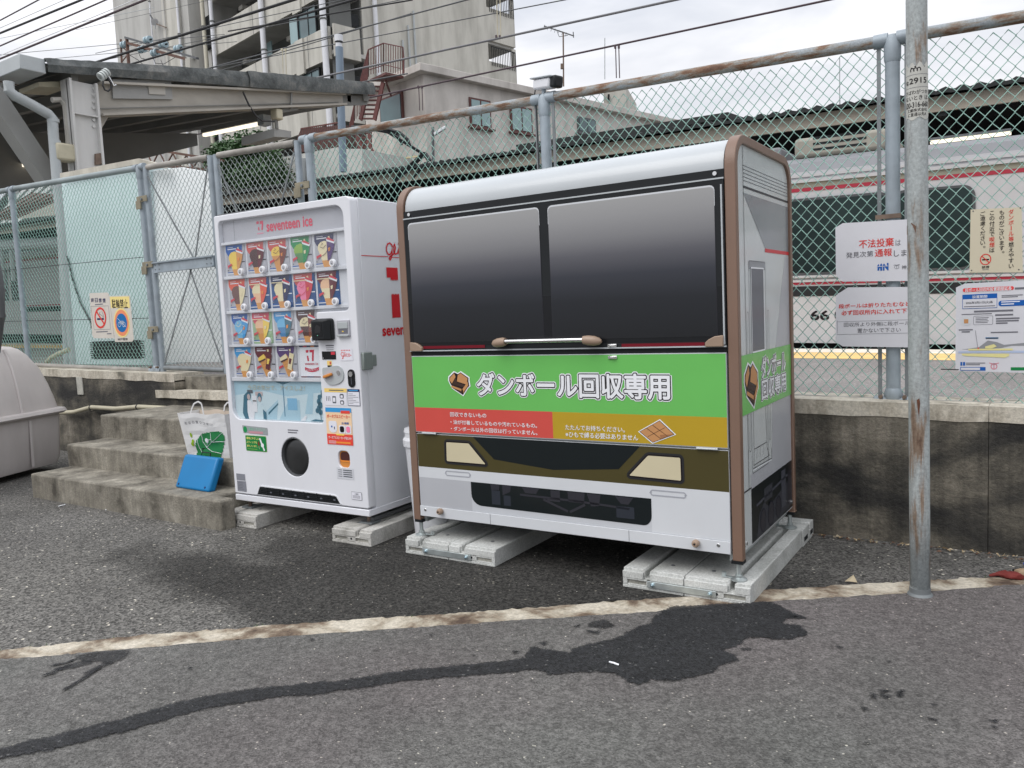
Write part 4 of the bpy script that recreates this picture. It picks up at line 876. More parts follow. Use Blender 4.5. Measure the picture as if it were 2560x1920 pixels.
# ================================================================ ICE CREAM VENDING MACHINE
VX = (-4.2035, -1.1625, .02654); VW, VDp, VZ0, VZ1 = 1.112, .74, .143, 1.893
vm = thing('vending_machine', 'white ice cream vending machine with red seventeen ice lettering standing on concrete blocks', 'vending machine', (VX[0], VX[1], 0), VX[2])
b = MB(); b.box(.004, VW-.002, .062, VDp, VZ0+.03, VZ1-.004, 'white'); b.build('cabinet', vm, bevel=.006)
b = MB(); b.box(0, VW, .0, VDp, VZ0, VZ0+.038, 'white'); b.build('base_frame', vm, bevel=.004)
outer = rrect(.0, VW, VZ0+.045, VZ1, [.006, .012, .03, .012], 4)
win = [(.034, .70)]; hx = []
def arc(cx, cz, r, t0, t1, n=6): return [(cx+r*cos(t0+(t1-t0)*i/n), cz+r*sin(t0+(t1-t0)*i/n)) for i in range(n+1)]
win = arc(.036+.07, .655+.07, .07, pi, 1.5*pi)+arc(.808-.02, .655+.02, .02, 1.5*pi, 2*pi)+arc(.808+.012, 1.283-.012, .012, pi, .5*pi)+arc(1.058-.03, 1.283+.03, .03, 1.5*pi, 2*pi)+arc(1.058-.06, 1.852-.06, .06, 0, .5*pi)+arc(.036+.03, 1.858-.03, .03, .5*pi, pi)
flap = [(.556+.113*cos(2*pi*i/32), .446+.116*sin(2*pi*i/32)) for i in range(32)]
vent = [(.207, .196), (.232, .243), (.245, .250), (.860, .244), (.877, .238), (.905, .196)]
ret = rrect(.905, .990, .408, .503, .030, 5)
dv = plate('door', outer, [win, flap, ret], 0., .060, 'white', vm, bevel=.005)
b = MB(); b.box(.03, VW-.03, .0295, .0615, .60, VZ1-.02, 'offwhite'); b.build('display_back', vm)
b = MB()
for z0, z1 in ((1.714, 1.730), (1.508, 1.527), (1.300, 1.318), (1.098, 1.113), (.890, .912)):
    x1 = 1.056 if z0 > 1.29 else .806
    b2 = MB(); b2.box(.040, x1, .008, .0294, z0, z1, 'offwhite'); b2.build('shelf', vm, bevel=.002)
PF = lambda y: (lambda a, c, l: (a, y-l, c))
b = MB(PF(.0288)); b.R(.038, 1.056, 1.73, 1.856, 1, 'stone'); b.R(.143, .1455, 1.73, 1.856, 2, 'txtg')
b.T('seventeen ice', .430, .800, 1.765, 1.820, 3, 'sred', .05)
b.P([(.345, 1.831), (.366, 1.831), (.366, 1.817), (.345, 1.815)], 3, 'sred'); b.P([(.375, 1.831), (.403, 1.831), (.403, 1.812), (.395, 1.778), (.383, 1.778), (.389, 1.812), (.375, 1.815)], 3, 'sred'); b.P([(.357, 1.797), (.366, 1.797), (.368, 1.778), (.357, 1.778)], 3, 'sred'); b.R(.345, .40, 1.757, 1.763, 3, 'sredl')
b.build('header_sign', vm)

def card(i, x0, x1, z0, z1, tagc, ice, wrap, bgc=None, kind='cone', swirl=None, ice2=None):
    b = MB(PF(.026)); W_, H_ = x1-x0, z1-z0
    q = lambda pts: [(x0+W_*a, z0+H_*c) for a, c in pts]
    b.box(x0, x1, .026, .0290, z0, z1, bgc or 'stone')
    b.P(q([(0, 1), (.90, 1), (.86, .80), (.66, .64), (.38, .55), (.10, .66), (.0, .80)]), 1, tagc)
    b.P(q([(.10, .885), (.56, .885), (.56, .855), (.10, .855)]), 2, 'pw'); b.P(q([(.10, .935), (.40, .935), (.40, .920), (.10, .920)]), 2, 'pw'); b.P(q([(.62, .90), (.70, .92), (.72, .84), (.64, .83)]), 2, 'ivory')
    if kind == 'cone':
        b.P(q([(.14, .56), (.17, .68), (.28, .76), (.46, .79), (.57, .76), (.57, .10), (.40, .06), (.30, .22)]), 3, ice)
        if ice2: b.P(q([(.17, .50), (.57, .50), (.57, .10), (.40, .06), (.30, .22)]), 4, ice2)
        b.P(q([(.31, .20), (.74, .20), (.70, .0), (.38, .0)]), 5, 'caram' if wrap != 'choc' else 'choc')
        b.P(q([(.57, .77), (.92, .70), (.87, .52), (.70, .24), (.57, .16)]), 6, wrap); b.P(q([(.56, .83), (.66, .87), (.95, .75), (.92, .67), (.58, .77)]), 7, 'pw'); b.P(q([(.58, .845), (.67, .875), (.93, .765), (.91, .73), (.60, .82)]), 8, 'sred2')
        if swirl:
            b.LINE(q([(.26, .62), (.40, .57), (.55, .66)]), H_*.016, 8, swirl); b.LINE(q([(.30, .66), (.40, .70), (.34, .74)]), H_*.014, 8, swirl); b.LINE(q([(.36, .34), (.52, .42), (.60, .50)]), H_*.018, 8, swirl)
            b.LINE(q([(.62, .62), (.72, .60), (.70, .50), (.63, .50)]), H_*.014, 9, swirl)
        b.P(q([(.64, .56), (.74, .58), (.72, .48), (.64, .46)]), 9, 'ivory' if i % 2 else 'ora')
    elif kind == 'bar':
        b.P(q([(.16, .62), (.46, .76), (.54, .68), (.86, .06), (.50, .02)]), 3, 'caram'); b.P(q([(.14, .62), (.44, .76), (.52, .66), (.52, .60), (.20, .50), (.15, .55)]), 4, ice); b.P(q([(.17, .52), (.53, .62), (.53, .57), (.20, .47)]), 5, 'choc')
        b.P(q([(.66, .80), (.88, .74), (.70, .22), (.50, .28)]), 6, wrap); b.P(q([(.64, .62), (.76, .59), (.68, .42), (.58, .44)]), 7, 'yel' if wrap != 'ivory' else 'bord')
        for k in range(5): b.LINE(q([(.30+.05*k, .48-.08*k), (.50+.04*k, .52-.08*k)]), H_*.006, 6, 'cardm')
    b.P(q([(.08, .34), (.30, .40), (.32, .34), (.13, .28), (.10, .22)]), 9, 'sred2'); b.P(q([(.02, .12), (.36, .12), (.36, .095), (.02, .095)]), 2, 'blue'); b.P(q([(.02, .085), (.36, .085), (.36, .06), (.02, .06)]), 2, 'pw')
    b.P(q([(.82, .44), (.98, .44), (.98, .41), (.82, .41)]), 2, 'pk' if not bgc else 'pw'); b.P(q([(.04, .20), (.09, .20), (.09, .16), (.04, .16)]), 2, 'txtg')
    if bgc: b.P(q([(.02, .80), (.66, .80), (.66, .775), (.02, .775)]), 9, 'ivory')
    b.build('product_card', vm)
rows = [
 (1.530, 1.712, [(.058, .225), (.245, .41), (.43, .60), (.62, .785), (.808, .975)],
  [('blue', 'yel', 'caram', None, None, None), ('red', 'choc', 'bord', None, None, None), ('red', 'yel', 'choc2', None, 'choc2', 'caram'), ('gr', 'lime', 'gr', None, None, 'gr2'), ('navyb', 'ivory', 'vio', None, 'choc', None)]),
 (1.320, 1.506, [(.060, .225), (.243, .415), (.434, .605), (.622, .79), (.808, .975)],
  [('ora2', 'choc3', 'ivory', None, None, None), ('red', 'ivory', 'ora2', 'blue2', None, 'peach'), ('navyb', 'ivory', 'navyb', 'blue2', None, None), ('red', 'pink', 'sred2', 'blue2', 'sred', None), ('dred', 'peach', 'bord', 'blue2', None, 'ivory')]),
 (1.115, 1.298, [(.062, .225), (.248, .415), (.436, .60), (.624, .79)],
  [('blue', 'sky2', 'sky', None, 'ivory', None), ('sred', 'peach', 'yel', 'greenp', None, 'caram'), ('sky', 'sky2', 'tealp', None, None, 'sky3'), ('choc', 'ivory', 'choc2', None, 'choc', 'choc')]),
 (.914, 1.096, [(.066, .232), (.252, .42), (.442, .605)], [('sky', 'ivory', 'ivory', None, None, None), ('bord', 'yel', 'bord', None, None, 'bar'), ('vio', 'ivory', 'ivory', None, None, 'bar')]),
]
k = 0
for z0, z1, xs, cs in rows:
    for (x0, x1), c in zip(xs, cs):
        isbar = c[5] == 'bar'
        card(k, x0, x1, z0, z1, c[0], c[1], c[2], c[3], 'bar' if isbar else 'cone', c[4], None if isbar else c[5]); k += 1
        bx, bz = x0+.160, z0+.016
        b = MB(); b.lathe([(.021, 0), (.021, -.012), (.019, -.015)], (bx, .0, bz), 'pw', 20, 'y'); b.cyl((bx, -.0152, bz), (bx, -.0162, bz), .012, 'stone', 16); b.cyl((bx, -.0162, bz-.004), (bx, -.0170, bz-.004), .0035, 'dg', 8); b.build('select_button', vm, smooth=True)
# 17 sign card
b = MB(PF(.026)); b.box(.629, .804, .026, .0290, .914, 1.096, 'pw'); b.R(.629, .804, 1.088, 1.096, 1, 'navyb'); b.R(.66, .69, 1.088, 1.096, 2, 'sred2'); b.R(.72, .75, 1.088, 1.096, 2, 'ora'); b.R(.629, .804, .914, .920, 1, 'bord'); b.R(.68, .73, .914, .920, 2, 'navyb')
x0, z0 = .680, 1.010
b.P([(x0, 1.071), (x0+.024, 1.071), (x0+.020, 1.056), (x0, 1.056)], 1, 'sred3'); b.P([(x0+.006, 1.038), (x0+.018, 1.038), (x0+.022, 1.008), (x0+.009, 1.008)], 1, 'sred3')
b.P([(x0+.030, 1.072), (x0+.068, 1.072), (x0+.064, 1.058), (x0+.058, 1.008), (x0+.044, 1.008), (x0+.050, 1.057), (x0+.030, 1.057)], 1, 'sred3')
b.T('seventeen ice', .667, .772, .985, 1.000, 1, 'sred3', .02)
b.P([(.665, .974), (.69, .966), (.719, .963), (.75, .966), (.775, .974), (.775, .955), (.75, .947), (.719, .944), (.69, .947), (.665, .955)], 1, 'sred3'); b.T('みんなの街アイス', .674, .766, .951, .963, 2, 'pw', .01)
b.build('brand_card', vm)
# poster behind the glass
b = MB(PF(.026)); b.box(.036, .806, .026, .0290, .656, .888, 'pblue2')
b.P([(.04, .80), (.30, .83), (.50, .80), (.80, .83), (.80, .888), (.04, .888)], .5, 'pblue'); b.P([(.24, .66), (.36, .74), (.42, .78), (.40, .66)], 1, 'pblue'); b.P([(.42, .66), (.52, .79), (.60, .78), (.60, .66)], 1, 'pblue'); b.P([(.33, .70), (.42, .76), (.42, .75), (.33, .685)], 2, 'tealp')
b.P([(.40, .888), (.545, .888), (.48, .872), (.463, .872)], 2, 'tealp'); b.R(.468, .475, .68, .875, 2, 'sky3b')
b.P([(.10, .69), (.12, .80), (.15, .82), (.16, .76), (.20, .70), (.20, .656), (.12, .656)], 2, 'tealp'); b.E(.165, .80, .020, .026, 3, 'tealp'); b.E(.165, .792, .014, .018, 4, 'peachd'); b.P([(.15, .77), (.185, .77), (.21, .70), (.20, .656), (.155, .656), (.145, .70)], 3, 'pw')
b.E(.262, .792, .018, .026, 3, 'tealp'); b.E(.262, .780, .013, .016, 4, 'peachd'); b.P([(.24, .76), (.28, .76), (.31, .70), (.31, .656), (.23, .656)], 3, 'pblue2'); b.P([(.285, .72), (.312, .70), (.312, .656), (.285, .66)], 4, 'tealp'); b.R(.196, .236, .70, .80, 4, 'pw'); b.R(.20, .232, .765, .772, 5, 'pk')
b.R(.155, .205, .815, .835, 3, 'dg'); b.R(.225, .29, .80, .825, 2, 'peachd')
for cx, cz, r in ((.765, .80, .014), (.758, .775, .016), (.768, .755, .018), (.755, .738, .015), (.74, .722, .013), (.765, .715, .016), (.79, .83, .012), (.785, .81, .012)): b.E(cx, cz, r, r*1.1, 3, 'tealp')
b.LINE([(.765, .72), (.768, .67)], .005, 3, 'tealp'); b.P([(.68, .66), (.72, .672), (.78, .668), (.80, .66)], 3, 'tealp'); b.P([(.60, .66), (.64, .69), (.655, .69), (.64, .66)], 3, 'pw'); b.R(.50, .58, .72, .79, 2, 'sky4'); b.P([(.64, .70), (.68, .84), (.72, .84), (.70, .70)], 1, 'pblue')
b.T('今日の気分で、アイスしよ！', .165, .655, .835, .866, 5, 'sandt', .012); 
b.build('poster', vm)
b = MB(); b.prism(win, .0035, .0060, lambda a, c, d: (a, d, c), glassy('display_glass', (.97, .975, .98), .02, .035, .3)); b.build('glass_pane', vm)
# flap, coin return, vent
b = MB(); b.lathe([(.112, 0), (.105, -.008), (.08, -.014), (.04, -.018), (.01, -.019)], (.556, .026, .446), 'flapm', 36, 'y'); b.build('outlet_flap', vm, smooth=True)
b = MB()
n = 28; pr = [(.116, .004), (.112, .0), (.108, .02), (.104, .055)]
b.lathe([(r, y) for r, y in pr], (.556, 0, .446), 'dkgrey', 32, 'y', False);
o = b.build('outlet_ring', vm, smooth=True); 
b = MB(); b.box(.45, .665, .058, .0605, .335, .56, 'blackp'); b.build('outlet_back', vm)
b = MB(); b.prism(rrect(.905, .990, .408, .503, .030, 5), .012, .050, lambda a, c, d: (a, d, c), 'orangep'); b.build('coin_return', vm); b = MB(PF(.0115)); b.RR(.912, .983, .440, .496, .024, 1, 'choc'); b.P([(.912, .448), (.983, .448), (.983, .440), (.912, .440)], 2, 'ora'); b.build('coin_return_flap', vm)
b = MB(); b.prism(vent, -.001, -.0005, lambda a, c, d: (a, d, c), 'darkv');
vt = b.build('vent', vm)
b = MB()
for i in range(4): z = .203+.0105*i; b.box(.225+.004*i, .893-.008*i, -.006, -.001, z, z+.005, 'blackp')
for i in range(6): x = .30+i*.105; b.box(x, x+.004, -.007, -.001, .199, .246, 'blackp'); b.box(x+.028, x+.044, -.0075, -.006, .214, .222, 'dg')
b.build('vent_grille', vt)
b = MB()
for a, c in zip(vent, vent[1:]): b.bar((a[0], -.002, a[1]), (c[0], -.002, c[1]), .006, .005, 'offwhite', (0, 1, 0))
b.build('vent_lip', vt)
# controls
b = MB(); b.prism(rrect(.806, .944, 1.124, 1.246, .018), -.022, 0, lambda a, c, d: (a, d, c), 'blackp'); 
b.hexa([(.812, -.05, 1.128), (.906, -.05, 1.128), (.940, -.022, 1.124), (.808, -.022, 1.124), (.812, -.05, 1.236), (.906, -.05, 1.236), (.940, -.022, 1.244), (.808, -.022, 1.244)], 'blackp')
rd = b.build('card_reader', vm, bevel=.006); b = MB(PF(-.0505)); b.RR(.828, .896, 1.148, 1.224, .006, 1, 'blackm'); b.P([(.84, 1.165), (.885, 1.17), (.888, 1.20), (.86, 1.215), (.845, 1.20)], 2, 'vdg2'); b.R(.858, .864, 1.152, 1.156, 2, 'mint'); b.build('screen', rd)
b = MB(); b.box(.969, 1.060, -.010, 0, 1.143, 1.232, 'stone'); b.box(.978, 1.052, -.014, -.010, 1.186, 1.222, 'ltgrey'); b.box(.973, 1.056, -.020, -.010, 1.143, 1.154, 'ltgrey'); bs_ = b.build('bill_slot', vm, bevel=.003)
b = MB(PF(-.0105)); b.R(.980, 1.050, 1.158, 1.184, 1, 'txtg'); b.R(1.008, 1.020, 1.168, 1.174, 2, 'yel'); b.build('slot_mouth', bs_)
b = MB(PF(-.003)); b.box(.836, .940, -.003, 0, 1.018, 1.063, 'blackm'); b.R(.906, .936, 1.044, 1.060, 1, 'sred2'); b.R(.842, .846, 1.023, 1.028, 1, 'pw'); b.build('price_display', vm)
b = MB(PF(-.0012)); b.R(.970, 1.066, 1.010, 1.078, 1, 'lab'); b.LINE([(1.0, 1.052), (.988, 1.058), (.980, 1.046), (.986, 1.034), (.996, 1.038), (.998, 1.050), (.994, 1.022), (.988, 1.022), (1.004, 1.040)], .0035, 2, 'sredt'); b.T('lico', 1.004, 1.048, 1.032, 1.058, 2, 'sredt', .01); b.LINE([(1.046, 1.04), (1.058, 1.039)], .003, 2, 'sredt')
for k in range(6): b.R(.982+k*.012, .989+k*.012, 1.064, 1.070, 2, 'sredt')
b.build('brand_label', vm)
kp = [(.834, .972), (.880, .974), (.92, .982), (.955, .984), (.985, .965), (.994, .935), (.985, .902), (.955, .884), (.915, .875), (.87, .878), (.842, .902), (.832, .94)]
b = MB(PF(-.006)); b.prism(rpoly(kp, .012, 3), -.006, 0, lambda a, c, d: (a, d, c), 'ltgrey'); b.E(.880, .930, .036, .038, 1, 'mg'); b.E(.957, .944, .022, .026, 1, 'mg'); b.cyl((.957, -.010, .944), (.957, -.006, .944), .014, 'chrome', 14)
kn = b.build('coin_plate', vm, smooth=True); b = MB(); b.bar((.850, -.016, .920), (.912, -.016, .937), .016, .018, 'orangep', (0, 1, 0)); b.build('return_lever', kn, bevel=.004)
b = MB(PF(-.005)); b.prism(rrect(1.022, 1.072, .863, .962, .024), -.005, 0, lambda a, c, d: (a, d, c), 'blackm'); b.cyl((1.047, -.010, .936), (1.047, -.005, .936), .015, 'chrome', 14); b.R(1.045, 1.049, .88, .918, 1, 'dg'); b.build('lock', vm, smooth=True)
b = MB(PF(-.0012)); b.R(.834, 1.004, .834, .856, 1, 'yelt'); b.R(.834, 1.0, .760, .833, 1, 'lab'); b.R(.87, .98, .843, .848, 2, 'dg')
for k in range(3): b.R(.846+k*.013, .850+k*.013, .785, .812, 2, 'dg')
b.RR(.893, .920, .772, .812, .004, 2, 'dg'); b.RR(.897, .916, .780, .804, .003, 3, 'lab'); b.RR(.95, .98, .80, .826, .008, 2, 'dg'); b.RR(.956, .974, .804, .818, .004, 3, 'lab'); b.RR(.95, .98, .766, .790, .008, 2, 'dg'); b.RR(.956, .974, .77, .783, .004, 3, 'lab')
b.build('guide_label', vm)
b = MB(PF(-.0012)); b.R(1.009, 1.099, .760, .853, 1, 'navyb'); b.R(1.012, 1.096, .763, .838, 2, 'lab'); b.R(1.02, 1.088, .843, .849, 2, 'sky')
for k in range(7): b.R(1.016, 1.05+.04*((k*7) % 3)/2, .826-k*.009, .828-k*.009, 3, 'txtg')
b.build('rules_label', vm)
b = MB(PF(-.0012)); b.R(.870, .905, .985, 1.010, 1, 'yelt'); b.R(.872, .903, .975, .984, 1, 'pk'); b.R(.89, .90, .99, 1.005, 2, 'sred2')
for k in range(3): b.R(.868+k*.002, .93-k*.002, 1.092-k*.011, 1.098-k*.011-(.003 if k else 0), 1, 'txtg')
b.build('notice_label', vm)
b = MB(PF(-.0012)); b.R(.832, 1.028, .538, .747, 1, 'beige'); b.R(.832, 1.028, .722, .747, 2, 'sky'); b.R(.832, 1.028, .538, .598, 2, 'redp'); b.R(.95, 1.018, .716, .732, 3, 'redp'); b.T('ポータブルスピーカー', .842, 1.018, .689, .709, 3, 'redp', .03)
b.RR(.852, .914, .606, .672, [.026, .026, .012, .012], 3, 'lab'); b.RR(.930, .976, .604, .650, .004, 3, 'lab'); b.RR(.978, 1.02, .604, .650, .004, 3, 'lab'); b.RR(.936, .968, .610, .644, .010, 4, 'pk'); b.RR(.984, 1.012, .610, .644, .010, 4, 'pink'); b.T('全3種類', .950, 1.005, .655, .668, 3, 'blue', .02)
b.R(.87, .88, .635, .645, 4, 'blue'); b.R(.892, .898, .625, .64, 4, 'pk'); b.T('ポータブルスピーカーが当たる!!', .844, 1.018, .570, .586, 3, 'pw', .03); b.R(.905, .965, .592, .599, 3, 'yel'); b.R(.90, 1.01, .546, .556, 3, 'ora')
for k in range(3): b.R(.844, .90, .545+k*.006, .547+k*.006, 3, 'lab')
b.build('prize_poster', vm)
b = MB(PF(-.0012)); b.P([(.117, .619), (.340, .611), (.340, .566), (.124, .573)], 1, 'gst'); b.E(.142, .594, .017, .020, 2, 'gr'); b.T('環境にやさしい', .172, .318, .591, .608, 2, 'gtx', .02); b.R(.172, .30, .572, .586, 2, 'rst'); b.build('eco_sticker', vm)
b = MB(PF(-.0012)); b.RR(.138, .323, .463, .559, .006, 1, 'lime'); b.RR(.140, .321, .465, .557, .005, 2, 'grs'); b.T('環境にやさしい', .148, .262, .534, .550, 3, 'yt', .03); b.T('スティックを', .148, .240, .510, .525, 3, 'yt', .03); b.T('使用しています。', .148, .240, .487, .501, 3, 'yt', .03); b.R(.15, .24, .474, .477, 3, 'lime')
b.LINE([(.268, .545), (.286, .505), (.303, .470)], .012, 3, 'pw'); b.E(.289, .503, .013, .013, 4, 'pw'); b.E(.256, .512, .008, .014, 4, 'choc2'); b.LINE([(.256, .50), (.260, .478)], .002, 4, 'ivory'); b.build('stick_sticker', vm)
b = MB(PF(-.0012)); b.R(.026, .106, .272, .313, 1, 'gpl'); b.R(.028, .110, .203, .268, 1, 'gpl')
for k in range(5): b.R(.036, .09-.01*(k % 2), .256-k*.010, .258-k*.010, 2, 'gpl2')
b.build('rating_plate', vm)
b = MB(PF(-.0012)); b.R(.888, 1.016, .345, .408, 1, 'lab2')
for k in range(4): b.R(.90, .93, .393-k*.012, .397-k*.012, 2, 'txtg'); b.R(.938, 1.006, .392-k*.012, .398-k*.012, 2, 'dg')
b.build('owner_label', vm)
b = MB(PF(-.0012)); b.R(.990, 1.067, .232, .277, 1, 'txtg'); b.R(.992, 1.065, .234, .275, 2, 'lab'); b.T('ご意見', 1.015, 1.043, .260, .270, 3, 'dg', .02)
for k in range(3): b.R(1.0, 1.055, .254-k*.006, .256-k*.006, 3, 'txtg')
b.build('small_label', vm)
b = MB(PF(-.0012))
for k in range(2): b.R(.515, .60-.01*k, .603-k*.014, .609-k*.014, 1, 'txtg')
b.build('outlet_note', vm)
b = MB(lambda a, c, l: (VW+l, a, c)); b.box(VW-.002, VW+.020, .012, .085, .955, 1.052, 'latchm'); b.box(VW-.002, VW+.014, .085, .125, .972, 1.035, 'latchm'); b.build('side_latch', vm, bevel=.005)
XS = VW+.0
b = MB(lambda a, c, l: (XS+l, a, c)); b.R(.066, .288, 1.5755, 1.5795, 1, 'sred4'); b.R(.318, .42, 1.5735, 1.5775, 1, 'sred4'); b.R(.46, .68, 1.571, 1.575, 1, 'sred4')
gx, gz = .300, 1.600
b.LINE([(.330, 1.632), (.322, 1.648), (.305, 1.655), (.288, 1.648), (.277, 1.628), (.277, 1.608), (.288, 1.592), (.304, 1.590), (.318, 1.604), (.326, 1.622), (.324, 1.600), (.314, 1.572), (.303, 1.560), (.296, 1.566), (.302, 1.578), (.326, 1.588), (.345, 1.602), (.356, 1.630), (.350, 1.650), (.341, 1.640), (.340, 1.610), (.350, 1.594), (.372, 1.60)], .0085, 2, 'sred4'); b.E(.385, 1.655, .006, .006, 2, 'sred4'); b.LINE([(.372, 1.60), (.383, 1.630), (.382, 1.598), (.395, 1.594), (.425, 1.63), (.408, 1.628), (.402, 1.610), (.412, 1.594), (.435, 1.60)], .0085, 2, 'sred4')
zz = lambda x0, x1, z, up: [(x0+(x1-x0)*i/10, z+(.008 if i % 2 else 0)*up) for i in range(11)]
b.P([(.266, 1.517), (.363, 1.517), (.363, 1.445)]+zz(.363, .298, 1.442, 1)+[(.298, 1.460), (.266, 1.460)], 1, 'sred4')
b.P([(.293, 1.232), (.367, 1.232), (.365, 1.362)]+zz(.365, .296, 1.362, 1), 1, 'sred4')
b.P([(.40, 1.517), (.64, 1.517), (.64, 1.47), (.55, 1.36), (.52, 1.232), (.45, 1.232), (.47, 1.34), (.56, 1.465), (.40, 1.465)], 1, 'sred4')
b.T('seventeen ice', .202, .672, 1.133, 1.189, 1, 'sred4', .055); b.build('side_lettering', vm)
b = MB(); b.box(.0, .24, .03, .5, VZ1-.003, VZ1+.012, 'dkgrey'); b.box(.15, .34, .05, .4, VZ1+.004, VZ1+.016, 'galvd'); b.build('top_cover', vm, bevel=.003)
for u, v in ((.06, .06), (VW-.07, .07), (.06, VDp-.06), (VW-.07, VDp-.06)):
    b = MB(); b.cyl((u, v, .088), (u, v, .146), .011, 'rustb', 10); b.box(u-.045, u+.045, v-.03, v+.05, .0865, .096, 'galvd'); b.build('levelling_foot', vm)
b = MB(); b.bar((VW-.05, .07, .108), (VW-.05, VDp, .108), .03, .02, 'dkgrey'); b.build('anchor_bar', vm)
def vblock(lab, u1, sl):
    x, y = L2W(VX, u1-.288, -.070)
    return fblock(lab, x, y, VX[2], [(0, .288, sl)], .86, .086, 'blockd2', 'weathered concrete blocks under the vending machine', False)
vblock('single grey concrete block under the left foot of the vending machine, beside the steps', .2564, .33)
vblock('single grey concrete block under the right foot of the vending machine', 1.1755, .66)
# ================================================================ THINGS ROUND THE MACHINES
# steel utility pole
pbx = (Zp(2273.5, 1492)+Zp(2324, 1497))/2; r0 = (Zp(2324, 1495)-Zp(2273.5, 1495)).length*.5*.985
pyy = pbx.y+.02; base = Vector((pbx.x, pyy, 0)); tl, tr = Yp(2266.5, 0, pyy), Yp(2316, 0, pyy); tp = (tl+tr)/2; d = (tp-base)
topp = base+d*(6.2/d.z)
up_o = thing('utility_pole', 'tall weathered steel pole with rust stains and a torn white number sticker', 'pole', base)
b = MB(); b.tube([(0, 0, -.1), (0, 0, .02), tuple(d*(2.2/d.z)), tuple(topp-base)], [r0, r0, r0*.985, r0*.95], 'pole', 28); b.build('shaft', up_o, smooth=True)
b = MB(); b.lathe([(r0+.010, 0), (r0+.006, .008), (r0+.002, .010), (r0+.0015, .03)], (0, 0, .008), 'galvd', 24); b.build('base_mortar', up_o, smooth=True)
# sticker wrapped round the pole
f2 = Vector((base.x-CAM.x, base.y-CAM.y, 0)).normalized(); sx2 = Vector((f2.y, -f2.x, 0))
ax = d.normalized()
def wrapf(a, c, l):    # a: arc length around (0 = facing the camera), c: height on the axis
    th = a/r0; rad = r0+.0006+l; return tuple(ax*(c/ax.z)+(sx2*sin(th)-f2*cos(th))*rad)
def zpole(py): return Yp(2296, py, pyy).z
zs = [zpole(y) for y in (165, 300)]
b = MB(wrapf)
N_ = 14; aa = [(-1.35+2.75*i/N_)*r0 for i in range(N_+1)]
for i in range(N_): b.P([(aa[i], zs[1]+.006*sin(i)), (aa[i+1], zs[1]+.006*sin(i+1)), (aa[i+1], zs[0]+.010*sin(i*1.7+1.7)), (aa[i], zs[0]+.010*sin(i*1.7))], 0, 'stick')
def WT(t, a0, a1, y0, y1, o=.03): b.T(t, a0*r0, a1*r0, zpole(y1), zpole(y0), 1, 'pk', o)
def WL(y): 
    for i in range(N_): b.P([(aa[i], zpole(y)), (aa[i+1], zpole(y)), (aa[i+1], zpole(y)+.0012), (aa[i], zpole(y)+.0012)], 1, 'txtg')
WL(191); WL(223)
WT('な', -1.15, -.80, 203, 214); WT('2915', -.70, .95, 199, 213, .02)
WT('きばわがつか', -1.2, 1.1, 229, 239, .01); WT('ないとき は', -1.2, 1.1, 243, 254, .01); WT('120-316-660', -1.25, 1.15, 259, 272, .02); WT('工業株式会社', -1.0, 1.0, 275, 283, .01); WT('に直通は先A', -.9, .9, 285, 294, .01)
zc = zpole(178)
for k in range(3): b.LINE([((-.42+.3*k+.16*cos(t))*r0, zc-.002+.0075*sin(t)) for t in [x*.3 for x in range(-2, 14)]], .0035, 1, 'pk')
b.LINE([(-.55*r0, zc+.006), (-.1*r0, zc+.0105), (.75*r0, zc+.009)], .004, 1, 'pk'); b.build('sticker', up_o)
b = MB(wrapf); z = zpole(1005); b.P([(-.2*r0, z+.012), (.05*r0, z+.020), (.12*r0, z), (.0, z-.055), (-.12*r0, z-.02)], 0, 'rustd'); b.build('rust_scar', up_o)
b = MB(wrapf); z = zpole(570)
b.P([(-1.5*r0, z+.012), (-.6*r0, z+.02), (-.15*r0, z+.005), (-.2*r0, z-.018), (-.8*r0, z-.03), (-1.5*r0, z-.022)], 0, 'rustd2'); b.build('rust_patch', up_o)
def sooty(m):
    t = m.node_tree; n = t.nodes; l = t.links; bb = n['Principled BSDF']; src = bb.inputs['Base Color'].links[0].from_socket
    tc = n.new('ShaderNodeTexCoord'); sp = n.new('ShaderNodeSeparateXYZ'); l.new(tc.outputs['Object'], sp.inputs[0])
    nz = n.new('ShaderNodeTexNoise'); nz.inputs['Scale'].default_value = 9; nz.inputs['Detail'].default_value = 6; l.new(tc.outputs['Object'], nz.inputs['Vector'])
    ad = n.new('ShaderNodeMath'); ad.operation = 'MULTIPLY_ADD'; ad.inputs[1].default_value = .28; l.new(nz.outputs['Fac'], ad.inputs[0]); l.new(sp.outputs['Z'], ad.inputs[2])
    cr = n.new('ShaderNodeValToRGB'); e = cr.color_ramp.elements; e[0].position = .155; e[0].color = (1, 1, 1, 1); e[1].position = .52; e[1].color = (1, 1, 1, 1)
    x = e.new(.18); x.color = (.36, .37, .38, 1); x = e.new(.34); x.color = (.52, .52, .52, 1)
    l.new(ad.outputs[0], cr.inputs[0]); mu = n.new('ShaderNodeVectorMath'); mu.operation = 'MULTIPLY'; l.new(src, mu.inputs[0]); l.new(cr.outputs[0], mu.inputs[1]); l.new(mu.outputs[0], bb.inputs['Base Color'])
sooty(MAT['pole'])
